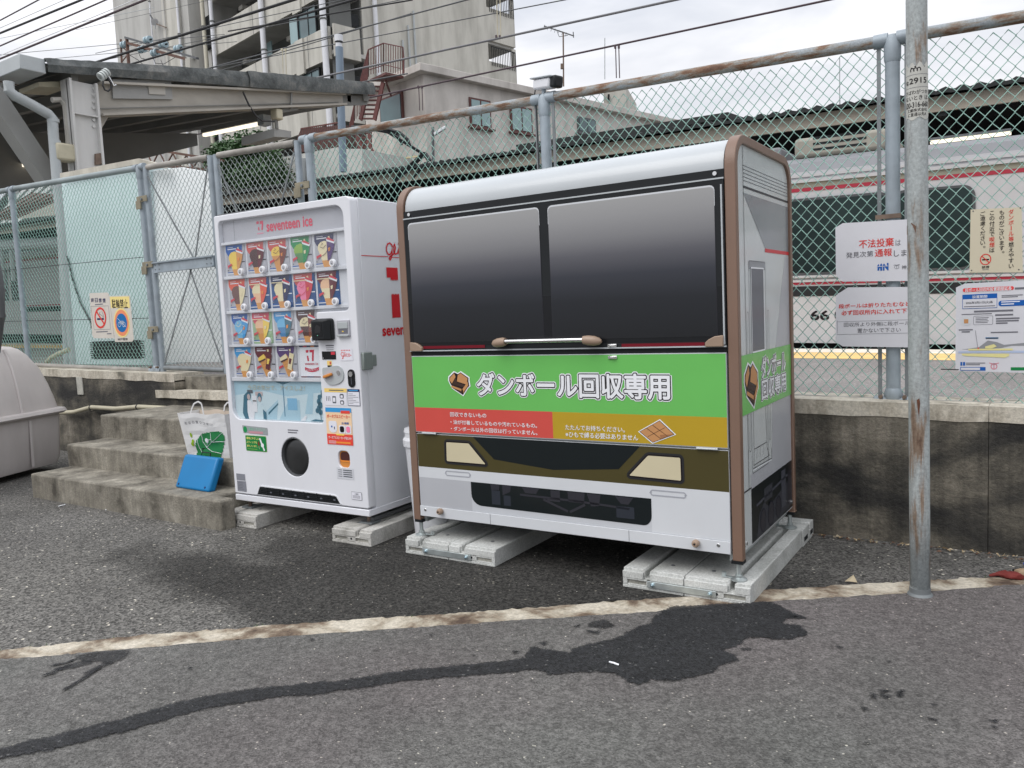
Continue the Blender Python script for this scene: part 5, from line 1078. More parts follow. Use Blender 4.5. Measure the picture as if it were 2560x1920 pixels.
# ---- notices on the fence
YS = YF-.048
def notice(name, label, corners, mat, cat='notice'):
    P = [Yp(x, y, YS) for x, y in corners]; o = thing(name, label, cat, (P[0].x, YS, P[0].z)); b = MB()
    n = len(P); vs = [(p.x-P[0].x, -.0015+.004*sin(p.x*9+p.z*5), p.z-P[0].z) for p in P]
    b.prism([(v[0], v[2]) for v in vs], -.0015, .0015, lambda a, c, d: (a, d, c), mat); b.build('sheet', o)
    o_ = Vector((P[0].x, YS, P[0].z)); B = MB(lambda a, c, l: (a-o_.x, -.002-l, c-o_.z)); return o, B
def q4(B, txt, x0, x1, y0, y1, m, off=.0, l=1):
    """lettering in a pixel box; slope of the line taken from the fence"""
    p, q = Yp(x0, (y0+y1)/2, YS), Yp(x1, (y0+y1)/2, YS); t, u = Yp((x0+x1)/2, y0, YS), Yp((x0+x1)/2, y1, YS)
    B.T(txt, p.x, q.x, u.z, t.z, l, m, off)
def qr(B, x0, x1, y0, y1, m, l=1):
    p, q = Yp(x0, (y0+y1)/2, YS), Yp(x1, (y0+y1)/2, YS); t, u = Yp((x0+x1)/2, y0, YS), Yp((x0+x1)/2, y1, YS); B.R(p.x, q.x, u.z, t.z, l, m)
o, B = notice('notice_sheet', 'white laminated notice with red heading, upper one just left of the steel pole', [(2088.6, 569), (2107, 558), (2311, 546), (2313, 702), (2107, 704), (2090, 690)], 'paper')
q4(B, '不法投棄', 2148, 2234.5, 597, 618, 'redt', .02); q4(B, 'は', 2239, 2252, 599, 614, 'txtg'); q4(B, '発見次第', 2115.5, 2183, 629, 643.5, 'txtd'); q4(B, '通報', 2187.5, 2230, 622, 641, 'redt', .02); q4(B, 'します', 2235, 2288, 624, 640, 'txtd')
p = Yp(2194, 680, YS); q = Yp(2222, 656, YS); W_, H_ = q.x-p.x, q.z-p.z; Q = lambda pts: [(p.x+W_*a, p.z+H_*c) for a, c in pts]
for g in ([(0, .15), (.16, .15), (.16, .72), (.10, .9), (0, .75)], [(.24, .12), (.42, .12), (.42, .8), (.34, .95), (.24, .8)], [(.16, .42), (.24, .42), (.24, .55), (.16, .55)], [(.48, .12), (.62, .12), (.62, .55), (.9, .12), (.98, .12), (.98, .95), (.84, .95), (.84, .5), (.58, .92), (.48, .75)]): B.P(Q(g), 1, 'blue')
B.R(p.x+W_*.02, p.x+W_*.95, p.z+H_*.58, p.z+H_*.64, 2, 'paper')
c = Yp(2242, 667, YS); B.LINE([(c.x-.014, c.z+.008), (c.x-.009, c.z+.010), (c.x, c.z+.008), (c.x+.009, c.z+.010), (c.x+.014, c.z+.008)], .0025, 1, 'txtg'); B.LINE([(c.x+.010*cos(t*.524), c.z-.001+.009*sin(t*.524)) for t in range(12)], .0015, 1, 'txtg', True); B.R(c.x-.001, c.x+.001, c.z-.008, c.z+.006, 1, 'txtg')
q4(B, '神戸電鉄', 2254.5, 2306, 662, 672, 'txtd', .01); B.build('lettering', o)
o, B = notice('notice_sheet', 'white laminated notice with two red lines, the lower one left of the steel pole', [(2090, 738), (2120, 718.5), (2312, 717), (2313, 869), (2107, 866), (2089, 855)], 'paper')
q4(B, '段ボールは折りたたむなど', 2097, 2277, 757, 768, 'redt', .03); q4(B, '必ず回収所内に入れて下さい', 2104, 2298, 773, 785, 'redt', .03)
q4(B, '回収所より外側に段ボール', 2110, 2275, 804.5, 815, 'txtd'); q4(B, '置かないで下さい', 2144, 2252, 820, 831, 'txtd')
for x0, x1, y0, y1 in ((2093, 2309, 801, 801.7), (2093, 2309, 833.5, 834.2), (2093, 2093.7, 801, 834)): qr(B, x0, x1, y0, y1, 'txtg')
B.build('lettering', o)
o, B = notice('notice_plate', 'cream notice with vertical writing and a small no smoking sign, right of the steel pole', [(2426.6, 524), (2554, 518), (2557, 681), (2424, 681.5)], 'creamp')
def vert(txt, cx, y0, y1, w_, col, red=(), off=.015):
    n = len(txt); st = (y1-y0)/n
    for i, ch in enumerate(txt):
        m = 'redt' if i in red else col; yy = y0+st*i; s = .88
        if ch == 'ー': p, q = Yp(cx, yy+st*.08, YS), Yp(cx, yy+st*.92, YS); B.R(p.x-.0017, p.x+.0017, q.z, p.z, 1, m); continue
        if ch == '。': p = Yp(cx+w_*.3, yy+st*.3, YS); B.LINE([(p.x+.004*cos(t), p.z+.004*sin(t)) for t in range(6)], .0015, 1, m, True); continue
        V, F, bb, _e = glyphs(ch); hh = bb[3]-bb[1]; ww = bb[2]-bb[0]
        k = st*s; q4(B, ch, cx-w_/2*min(1, ww/.85), cx+w_/2*min(1, ww/.85), yy+st*.5-k/2*min(1, hh/.85), yy+st*.5+k/2*min(1, hh/.85), m, off)
vert('ダンボール等燃えやすい', 2528, 523, 672, 12.5, 'pk', (0, 1, 2, 3, 4, 5)); vert('ものがございます。', 2504.5, 525, 639, 12.5, 'pk'); vert('この付近で喫煙は', 2480, 526, 632, 12.5, 'pk', (5, 6)); vert('ご遠慮ください。', 2457, 528, 626, 12.5, 'pk')
c = Yp(2464, 648.5, YS); B.LINE([(c.x+.021*cos(t*.2618), c.z+.024*sin(t*.2618)) for t in range(24)], .004, 1, 'redt', True); B.LINE([(c.x-.015, c.z+.016), (c.x+.015, c.z-.016)], .004, 2, 'redt'); B.R(c.x-.014, c.x+.014, c.z-.004, c.z+.002, 1, 'pk'); B.T('禁煙', c.x-.015, c.x+.015, c.z-.042, c.z-.030, 1, 'pk', .02); B.R(c.x-.013, c.x+.013, c.z-.048, c.z-.046, 1, 'txtg')
for x, y in ((2433, 528), (2551, 520), (2429, 676), (2547, 674)): p = Yp(x, y, YS); B.E(p.x, p.z, .003, .003, 1, 'txtd')
B.build('lettering', o)
o, B = notice('notice_poster', 'white poster with red title pill and a coloured station map, under the cream notice', [(2390, 719), (2412, 709), (2640, 696), (2645, 934), (2397.5, 927.5), (2388.5, 921)], 'paper')
p, q = Yp(2407, 730.5, YS), Yp(2535, 715, YS); B.RR(p.x, q.x, p.z, q.z, (q.z-p.z)*.48, 1, 'redp2'); q4(B, '段ボール回収所設置期間延長', 2413, 2529, 718.5, 728.5, 'pw', .02, 2)
qr(B, 2406, 2493, 735, 771, 'blue'); qr(B, 2407.2, 2491.8, 747, 769.8, 'paper', 2); q4(B, '設置期間', 2431, 2468, 738, 745, 'pw', .02, 2); q4(B, '2026年3月31日(火)迄', 2415, 2482, 753, 760, 'txtd', .03, 3); qr(B, 2410, 2488, 764.5, 766.5, 'txtg', 3)
p, q = Yp(2496, 766, YS), Yp(2600, 748, YS); B.RR(p.x, q.x, p.z, q.z, .012, 1, 'blue')
for x0, x1, y in ((2503, 2550, 753), (2503, 2535, 759)): qr(B, x0, x1, y, y+2.4, 'pw', 2)
for x0, x1, y, h_ in ((2537, 2570, 718, 5), (2504, 2557, 737, 2), (2504, 2545, 741, 2), (2435, 2533, 775, 4.5), (2404, 2480, 784, 2), (2488, 2533, 785, 4), (2490, 2549, 794, 3.5), (2490, 2547, 800, 3.5), (2490, 2519, 806, 3.5), (2397, 2432, 823, 3), (2404, 2425, 828, 3), (2477, 2545, 829, 3), (2465, 2496, 844, 2.5), (2415, 2463, 906.5, 2), (2415, 2450, 910.5, 2)): qr(B, x0, x1, y, y+h_, 'txtg')
c = Yp(2415.5, 802, YS); B.E(c.x, c.z, .021, .022, 1, 'lg'); B.R(c.x-.009, c.x+.009, c.z-.012, c.z+.008, 2, 'cardb'); 
p, q = Yp(2434, 812, YS), Yp(2482, 789, YS); B.LINE(rrect(p.x, q.x, p.z, q.z, .004, 2), .0015, 1, 'txtg', True)
for k in range(4): qr(B, 2439, 2472-3*(k % 2), 793.5+4*k, 795+4*k, 'txtg')
G_ = lambda pts, m, l=1: B.P([(Yp(x, y, YS).x, Yp(x, y, YS).z) for x, y in pts], l, m)
G_([(2403, 874), (2447, 868), (2470, 851), (2492, 855), (2510, 862), (2560, 857), (2600, 857), (2600, 864), (2530, 864), (2500, 870), (2450, 872)], 'mapgrey'); G_([(2421, 872), (2532, 871), (2532, 876), (2421, 876)], 'mapyel', 2); G_([(2396, 878), (2600, 876), (2600, 882), (2396, 882)], 'mapblue', 2); G_([(2405, 884), (2523, 884), (2523, 890), (2512, 894), (2419, 890), (2405, 888)], 'mapyel', 2); G_([(2463, 866), (2485, 860), (2492, 866), (2480, 871), (2463, 871)], 'mapyel', 3)
G_([(2444, 869), (2448, 869), (2448, 872), (2444, 872)], 'redp', 3); G_([(2438, 826), (2439, 826), (2445, 869), (2444, 869)], 'txtg', 3); G_([(2464, 843), (2496, 843), (2496, 847), (2464, 847)], 'mapblue2', 1)
p = Yp(2401, 914, YS); q = Yp(2413, 905, YS); B.R(p.x, p.x+(q.x-p.x)*.4, p.z, q.z, 1, 'blue'); B.R(p.x+(q.x-p.x)*.55, q.x, p.z, q.z, 1, 'blue')
qr(B, 2400.5, 2464, 917.5, 926.5, 'blue'); qr(B, 2402, 2450, 919, 925, 'paper', 2); c = Yp(2485, 916, YS); B.LINE([(c.x+.012*cos(t*.524), c.z+.013*sin(t*.524)) for t in range(12)], .003, 1, 'crest', True); B.LINE([(c.x-.02, c.z+.017), (c.x-.008, c.z+.013), (c.x+.008, c.z+.013), (c.x+.02, c.z+.017)], .003, 1, 'crest'); B.R(c.x-.0015, c.x+.0015, c.z-.011, c.z+.011, 1, 'crest')
qr(B, 2527, 2600, 918, 926, 'grs'); B.build('print', o)
b = MB(); p = Yp(2352, 923, YS); q = Yp(2397, 924, YS); b.tube([tuple(p-Vector((o.location))), tuple(q-Vector((o.location)))], .003, 'bluew', 6); b.build('cable_tie', o)
o, B = notice('notice_sheet', 'white paper no smoking sign with red ring tied to the mesh', [(224, 733), (267.6, 731), (272, 735), (285.7, 846), (235, 845.5), (231, 838)], 'paperw')
for i, ch in enumerate('終日禁煙'): q4(B, ch, 228.5+i*9.6, 235.5+i*9.6, 745+i*.3, 755.5+i*.3, 'navyb', .03)
qr(B, 238, 258, 759.5, 762, 'txtg')
def gp(pts): return [(Yp(x, y, YS).x, Yp(x, y, YS).z) for x, y in pts]
B.LINE(gp([(227.5, 766), (271.5, 764.5), (277, 823), (236, 824.5)]), .003, 1, 'txtg', True)
B.LINE(gp([(251.5+13.2*cos(t*.2618)+2.2*sin(t*.2618)*.3, 794.5+24*sin(t*.2618)) for t in range(24)]), .020, 2, 'redt', True); B.LINE(gp([(242, 779), (262, 811)]), .018, 3, 'redt')
B.P(gp([(243, 795.5), (260, 795), (260.5, 799.5), (243.5, 800)]), 1, 'navyb'); B.LINE(gp([(251, 779), (249, 785), (256, 789), (259, 795)]), .004, 1, 'txtd'); B.LINE(gp([(255, 778), (258, 785), (260, 793)]), .004, 1, 'txtd')
qr(B, 241, 270, 828, 830.5, 'txtg'); qr(B, 268, 279, 833, 835.5, 'txtg'); B.build('print', o)
o, B = notice('notice_sheet', 'sun bleached yellow no bicycle parking sign with blue disc in orange ring', [(273, 740), (325, 739), (334.5, 848), (331, 854), (288, 855)], 'paperw')
B.P(gp([(275, 742), (323, 741), (325.5, 770), (278, 770)]), .5, 'yfade')
for i, ch in enumerate('駐輪禁止'): q4(B, ch, 280.5+i*10.1, 289.5+i*10.1, 748, 770, 'pk', .03)
for k, (rx, ry, m) in enumerate(((20, 37, 'yfade'), (17.5, 33, 'ofade'), (13.6, 23.5, 'bfade'))): B.P(gp([(305+rx*cos(t*.2618)+ry*.06*sin(t*.2618), 807+ry*sin(t*.2618)) for t in range(24)]), 1+k, m)
for cx in (300, 311): B.LINE(gp([(cx+3.6*cos(t*.524), 811+6*sin(t*.524)) for t in range(12)]), .004, 5, 'pw', True)
B.LINE(gp([(300, 811), (303, 803), (309.5, 803), (311, 811)]), .004, 5, 'pw'); B.LINE(gp([(303, 803), (306, 811), (309.5, 803)]), .004, 5, 'pw'); B.LINE(gp([(295, 796), (316, 817)]), .004, 5, 'pw')
q4(B, '神戸電鉄', 295, 320, 845, 851, 'txtd', .03); B.build('print', o)
# ---- CCTV camera on the tall fence post
X = -2.62; zt = zr(X)
cc = thing('security_camera', 'small silver security camera with black hood on top of the fence post', 'security camera', (X, YF, zt))
b = MB(); b.lathe([(.030, -.02), (.032, .0), (.026, .02), (.014, .03), (.014, .055)], (0, 0, 0), 'galv', 14); b.build('mount', cc, smooth=True)
dv_ = Vector((.93, -.28, -.13)).normalized(); rt_ = dv_.cross(Vector((0, 0, 1))).normalized(); uu = rt_.cross(dv_)
def ob(c, L_, W_, H_, m, nm, taper=1.): 
    b = MB(); e = [c-dv_*L_/2, c+dv_*L_/2]; vs = []
    for k in (0, 1):
        s = 1 if k == 0 else taper
        for a, h in ((-1, -1), (1, -1), (1, 1), (-1, 1)): vs.append(tuple(e[k]+rt_*a*W_/2*s+uu*h*H_/2*s))
    b.add(vs, [(3, 2, 1, 0), (4, 5, 6, 7), (0, 1, 5, 4), (1, 2, 6, 5), (2, 3, 7, 6), (3, 0, 4, 7)], m); return b.build(nm, cc, bevel=.012)
ob(Vector((.01, 0, .085)), .15, .075, .062, 'offwhite', 'body'); ob(Vector((.015, 0, .122)), .19, .10, .010, 'silver', 'sun_shield'); ob(Vector((.105, -.02, .078)), .05, .074, .072, 'blackp', 'hood')
b = MB(); b.tube([(-.06, .0, .07), (-.07, .0, .03), (-.055, -.01, -.06), (-.045, -.025, -.2), (-.04, -.03, -1.2)], .004, 'bluew', 6); b.build('camera_cable', cc)
# ---- grey dome lidded container at the left edge
k0, k1 = Zp(0, 1185, .1), Zp(172, 1140, .1); hd_ = (k1-k0); ang = math.atan2(hd_.y, hd_.x); 
ct = thing('waste_container', 'large pinkish grey plastic waste container with domed ribbed lid, beside the steps', 'container', (k1.x, k1.y, 0), ang)
# local x runs along the visible side towards the right end (x=0), y to the left (away from camera)
LX, WY = -2.0, 1.05
def ringp(x0, x1, y0, y1, r, n=5): return rrect(x0, x1, y0, y1, r, n)
def loft(b, rings, m):
    n = len(rings[0][0]); vs = []; fs = []
    for pts, z in rings: vs += [(x, y, z) for x, y in pts]
    for i in range(len(rings)-1):
        for k in range(n): fs.append((i*n+k, i*n+(k+1) % n, (i+1)*n+(k+1) % n, (i+1)*n+k))
    fs += [tuple(range(n))[::-1], tuple(range((len(rings)-1)*n, len(rings)*n))]; return b.add(vs, fs, m)
b = MB(); loft(b, [(ringp(LX+.05, -.04, .05, WY-.05, .08), .06), (ringp(LX+.03, -.015, .03, WY-.03, .09), .12), (ringp(LX, .0, .0, WY, .10), .52)], 'bin'); bd = b.build('tub', ct, smooth=True)
b = MB(); loft(b, [(ringp(LX-.03, .035, -.035, WY+.03, .12), .512), (ringp(LX-.045, .052, -.052, WY+.05, .12), .53), (ringp(LX-.035, .04, -.04, WY+.04, .12), .556), (ringp(LX+.0, .0, .0, WY, .1), .565)], 'bin'); b.build('rim', ct, smooth=True)
prof_l = [(0, .56), (.02, .66), (.05, .78), (.10, .93), (.17, 1.05), (.22, 1.105), (.27, 1.13), (.40, 1.15)]
b = MB(); loft(b, [(ringp(LX+q_, -q_, q_*.75, WY-q_*.75, max(.05, .12-q_*.1)), z) for q_, z in prof_l], 'bin'); b.build('lid', ct, smooth=True)
for xx in (-.50, -1.05, -1.55):
    b = MB(); pts = [(xx+q_*.25, q_*.75-.004, z) for q_, z in prof_l[:6]]
    b.tube(pts, [.014]*len(pts), 'bin', 8); b.build('rib', ct, smooth=True)
for xx in (-.42, -1.0, -1.5):
    b = MB(); b.bar((xx, .012, .08), (xx, -.004, .49), .03, .012, 'bin'); b.build('tub_rib', ct, bevel=.004)
b = MB(); h0 = Yp(2, 690, -1.15); 
gh = thing('grey_lid_handle', 'dark grey rounded handle standing on the pinkish container lid at the left frame edge', 'container part', tuple(Yp(-20, 790, -1.05)))
b = MB(); o_ = Vector(gh.location); pts = [Yp(x, y, -1.05)-o_ for x, y in ((-16, 650), (-8, 690), (-2, 730), (-1, 790), (-8, 835), (-14, 880))]; b.tube([tuple(p) for p in pts], .045, 'dkgrey', 12); b.build('edge', gh, smooth=True)
# ---- paper bag and blue plastic box on the steps
z2 = .352
bgp = Zp(560, 1146, z2); 
bx0 = Zp(478, 1118, z2); bag = thing('shopping_bag', 'white paper shopping bag with a big green leaf print standing on the second step', 'bag', (-4.70, -.93, z2), radians(6))
bw, bdp, bh = .43, .17, .30
def bp(u, v, t):  # crumpled bag surface, t 0..1
    f = .92+.12*t; w_ = mnoise.noise((u*9, v*9, t*5))*.007
    return ((u)*f, v*(.6+.5*t)+w_+.015*sin(t*3)*0, t*bh*(1-.02*sin(u*30)))
def bagside(P0, P1, nm_, m):
    b = MB(); nu, nv = 10, 10; vs = []; fs = []
    for j in range(nv+1):
        for i in range(nu+1): 
            u = P0[0]+(P1[0]-P0[0])*i/nu; v = P0[1]+(P1[1]-P0[1])*i/nu; vs.append(bp(u, v, j/nv))
    for j in range(nv):
        for i in range(nu): k = j*(nu+1)+i; fs.append((k, k+1, k+nu+2, k+nu+1))
    b.add(vs, fs, m); return b.build(nm_, bag)
hw, hd2 = bw/2, bdp/2
bagside((-hw, -hd2), (hw, -hd2), 'front_side', 'bagw'); bagside((-hw, hd2), (hw, hd2), 'back_side', 'bagi'); bagside((-hw, -hd2), (-hw, hd2), 'gusset', 'bagw'); bagside((hw, -hd2), (hw, hd2), 'gusset', 'bagw')
b = MB(lambda a, c, l: tuple(Vector(bp(a, -hd2, c))+Vector((0, -.0022-l, 0))))
def grid_poly(pts, m, l, n=9):   # lay an outline on the bag in fine cells so that it follows the creases
    xs = [p[0] for p in pts]; zs = [p[1] for p in pts]; N1 = 30
    def inside(x, z):
        c = False; j = len(pts)-1
        for i in range(len(pts)):
            if (pts[i][1] > z) != (pts[j][1] > z) and x < (pts[j][0]-pts[i][0])*(z-pts[i][1])/(pts[j][1]-pts[i][1])+pts[i][0]: c = not c
            j = i
        return c
    dx, dz = (max(xs)-min(xs))/N1, (max(zs)-min(zs))/N1
    for i in range(N1):
        for j in range(N1):
            x, z = min(xs)+dx*i, min(zs)+dz*j
            if inside(x+dx/2, z+dz/2): b.R(x, x+dx, z, z+dz, l, m)
leafp = [(-.125, .0), (-.11, .25), (-.09, .37), (-.05, .47), (-.02, .53), (.03, .58), (.08, .60), (.13, .595), (.17, .58), (.19, .50), (.185, .40), (.17, .27), (.15, .12), (.12, .0)]
grid_poly(leafp, 'leafg', 1)
for pts in ([(-.03, .53), (-.03, .35), (.0, .22), (.05, .14), (.14, .10)], [(.0, .22), (.06, .36), (.10, .42), (.17, .56)], [(.06, .36), (.06, .58)], [(.06, .36), (.18, .37)], [(-.08, .40), (-.075, .2), (-.06, .1)], [(.0, .22), (.02, .40), (.06, .42)]):
    fine = []
    for p_, q_ in zip(pts, pts[1:]):
        for t in range(4): fine.append((p_[0]+(q_[0]-p_[0])*t/4, p_[1]+(q_[1]-p_[1])*t/4))
    fine.append(pts[-1]); P_ = [Vector(b.plane(x, z, .0024)) for x, z in fine]
    b.tube(P_, .0016, 'pw', 4)
b.E(.012, .385, .018, .055, 3, 'pw', 14); b.E(-.135, .50, .010, .06, 2, 'gr3', 10); b.E(-.125, .36, .012, .045, 2, 'gr3', 10); b.E(-.135, .29, .015, .05, 2, 'gr3', 10); b.R(-.05, .02, .10, .20, 2, 'blackp')
for i, ch in enumerate('若菜の葉クッキー'): b.T(ch, -.165+i*.034, -.141+i*.034, .755, .82 if ch != 'ー' else .765, 1, 'txtg', .0)
b.build('print', bag)
for nm_, v, pts in (('handle', -hd2*1.05, [(-.10, .98), (-.085, 1.10), (-.06, 1.22), (-.02, 1.27), (.01, 1.23), (.02, 1.10), (.025, .95)]), ('handle', hd2*1.05, [(.02, .98), (.03, 1.1), (.06, 1.18), (.09, 1.16), (.12, 1.08), (.14, .98)])):
    b = MB(); P_ = [Vector((x, v, t*bh)) for x, t in pts]
    for p_, q_ in zip(P_, P_[1:]): b.bar(p_, q_, .010, .003, 'bagw', (0, 1, 0))
    b.build(nm_, bag)
z1 = .182
c0 = Zp(436, 1219, z1); c1_ = Zp(520, 1232, z1); wd_ = (c1_-c0).length
bb_ = thing('plastic_case', 'flat bright blue plastic document case leaning on the step in front of the white bag', 'plastic case', (c0.x, c0.y, z1+.002), math.atan2((c1_-c0).y, (c1_-c0).x))
b = MB(); W_ = wd_; top = Vector((-.012, .10, .205)); th = Vector((0, .055, -.012))
A_ = [Vector((0, 0, 0)), Vector((W_, 0, 0)), Vector((W_, 0, 0))+top, Vector((0, 0, 0))+top]
b.add([tuple(v) for v in A_]+[tuple(v+th) for v in A_], [(0, 1, 2, 3), (7, 6, 5, 4), (0, 4, 5, 1), (1, 5, 6, 2), (2, 6, 7, 3), (3, 7, 4, 0)], 'bluepl'); sh_ = b.build('shell', bb_, bevel=.016, bseg=3)
b = MB()
for u in (.035, W_-.045): p_ = Vector((u, 0, 0))+top*.12; b.cyl(p_+Vector((0, -.002, .001)), p_+Vector((0, .004, -.002)), .007, 'navyb', 10)
b.build('snap', bb_)
b = MB(); p_ = Vector((W_*.52, 0, 0))+top+th*.5; b.tube([tuple(p_+Vector((-.05, 0, -.01))), tuple(p_+Vector((-.045, .01, .022))), tuple(p_+Vector((.045, .01, .022))), tuple(p_+Vector((.05, 0, -.01)))], .004, 'blackp', 6); b.build('carry_handle', bb_)
# ---- white bin glimpsed between the two machines
p_ = Yp(1034, 1090, -.85)
wb = thing('waste_bin', 'narrow white plastic bin squeezed between the vending machine and the collection box', 'bin', (Yp(1024, 1150, -.9).x+.13, -.9, 0))
b = MB(); b.lathe([(.085, 0), (.09, .02), (.118, .52), (.12, .53)], (0, 0, 0), 'offwhite', 22); b.build('tub', wb, smooth=True)
b = MB(); b.lathe([(.128, .525), (.130, .56), (.118, .575), (.118, .60), (.122, .602), (.118, .62)], (0, 0, 0), 'offwhite', 22); b.build('rim', wb, smooth=True)
# ---- gloves at the right edge, litter
gp_ = Zp(2530, 1448)
gl = thing('work_gloves', 'crumpled red and blue work gloves dropped on the kerb strip at the right edge', 'gloves', (gp_.x, gp_.y, .004))
def blob(par, nm, c, rx, ry, rz, m, seed):
    b = MB(); n, k = 12, 7; vs = []; fs = []
    for i in range(k+1):
        ph = -pi/2+pi*i/k
        for j in range(n):
            t = 2*pi*j/n; f = 1+.35*mnoise.noise((cos(t)*2+seed, sin(t)*2, ph*2)); vs.append((c[0]+rx*f*cos(ph)*cos(t), c[1]+ry*f*cos(ph)*sin(t), max(.0, c[2]+rz*f*sin(ph))))
    for i in range(k):
        for j in range(n): fs.append((i*n+j, i*n+(j+1) % n, (i+1)*n+(j+1) % n, (i+1)*n+j))
    b.add(vs, fs, m); return b.build(nm, par, smooth=True)
def finger(par, a, b_, r, m):
    b = MB(); a, b_ = Vector(a), Vector(b_); mid = (a+b_)/2+Vector((.004, .006, .006)); b.tube([a, mid, b_, b_+(b_-mid).normalized()*.006], [r, r*.95, r*.8, r*.4], m, 8); b.build('glove_finger', par, smooth=True)
blob(gl, 'glove_palm', (.0, 0, .012), .045, .03, .016, 'gred', 1); blob(gl, 'glove_palm', (.045, .035, .02), .04, .028, .018, 'gtan', 2)
for i in range(4): finger(gl, (-.03+.006*i, -.012+.012*i, .010), (-.078+.01*i, -.022+.018*i, .008), .008, 'gred')
finger(gl, (.03, .02, .02), (.005, .055, .02), .008, 'blackp'); finger(gl, (.06, .05, .03), (.045, .085, .045), .009, 'gblue'); finger(gl, (.075, .04, .03), (.085, .075, .05), .010, 'gblue')
for i, (x, y) in enumerate(((1536, 1668),)):
    p_ = Zp(x, y); b = MB(); b.tube([(p_.x-.02, p_.y+.004, .013), (p_.x, p_.y-.004, .017), (p_.x+.018, p_.y-.002, .013)], .0035, 'pw', 6); tag(b.build('paper_scrap', smooth=True), 'tiny curled white scrap lying in the dark wet patch', 'litter')
for (x0, y0, x1, y1), lab in zip(((147, 1265.5, 163, 1261.5), (264, 1274.5, 276, 1271), (380, 1288.5, 388, 1291)), ('cigarette butt left of the steps, farthest from the machines', 'cigarette butt in front of the middle of the bottom step', 'cigarette butt nearest the vending machine by the bottom step')):
    a, c = Zp(x0, y0, .005), Zp(x1, y1, .005); b = MB(); b.cyl(a, c, .004, 'pw', 8); tag(b.build('cigarette_butt', smooth=True), lab, 'cigarette butt', 'cigarette butts on the asphalt')
lfp = Zp(2125, 1457); b = MB(); b.add([(lfp.x-.02, lfp.y-.01, .006), (lfp.x, lfp.y-.018, .012), (lfp.x+.03, lfp.y, .006), (lfp.x+.012, lfp.y+.012, .034), (lfp.x-.004, lfp.y+.006, .02)], [(0, 1, 4), (1, 2, 3, 4)], 'lf3'); tag(b.build('dry_leaf'), 'curled dry straw coloured leaf beside the kerb strip near the pole', 'leaf')
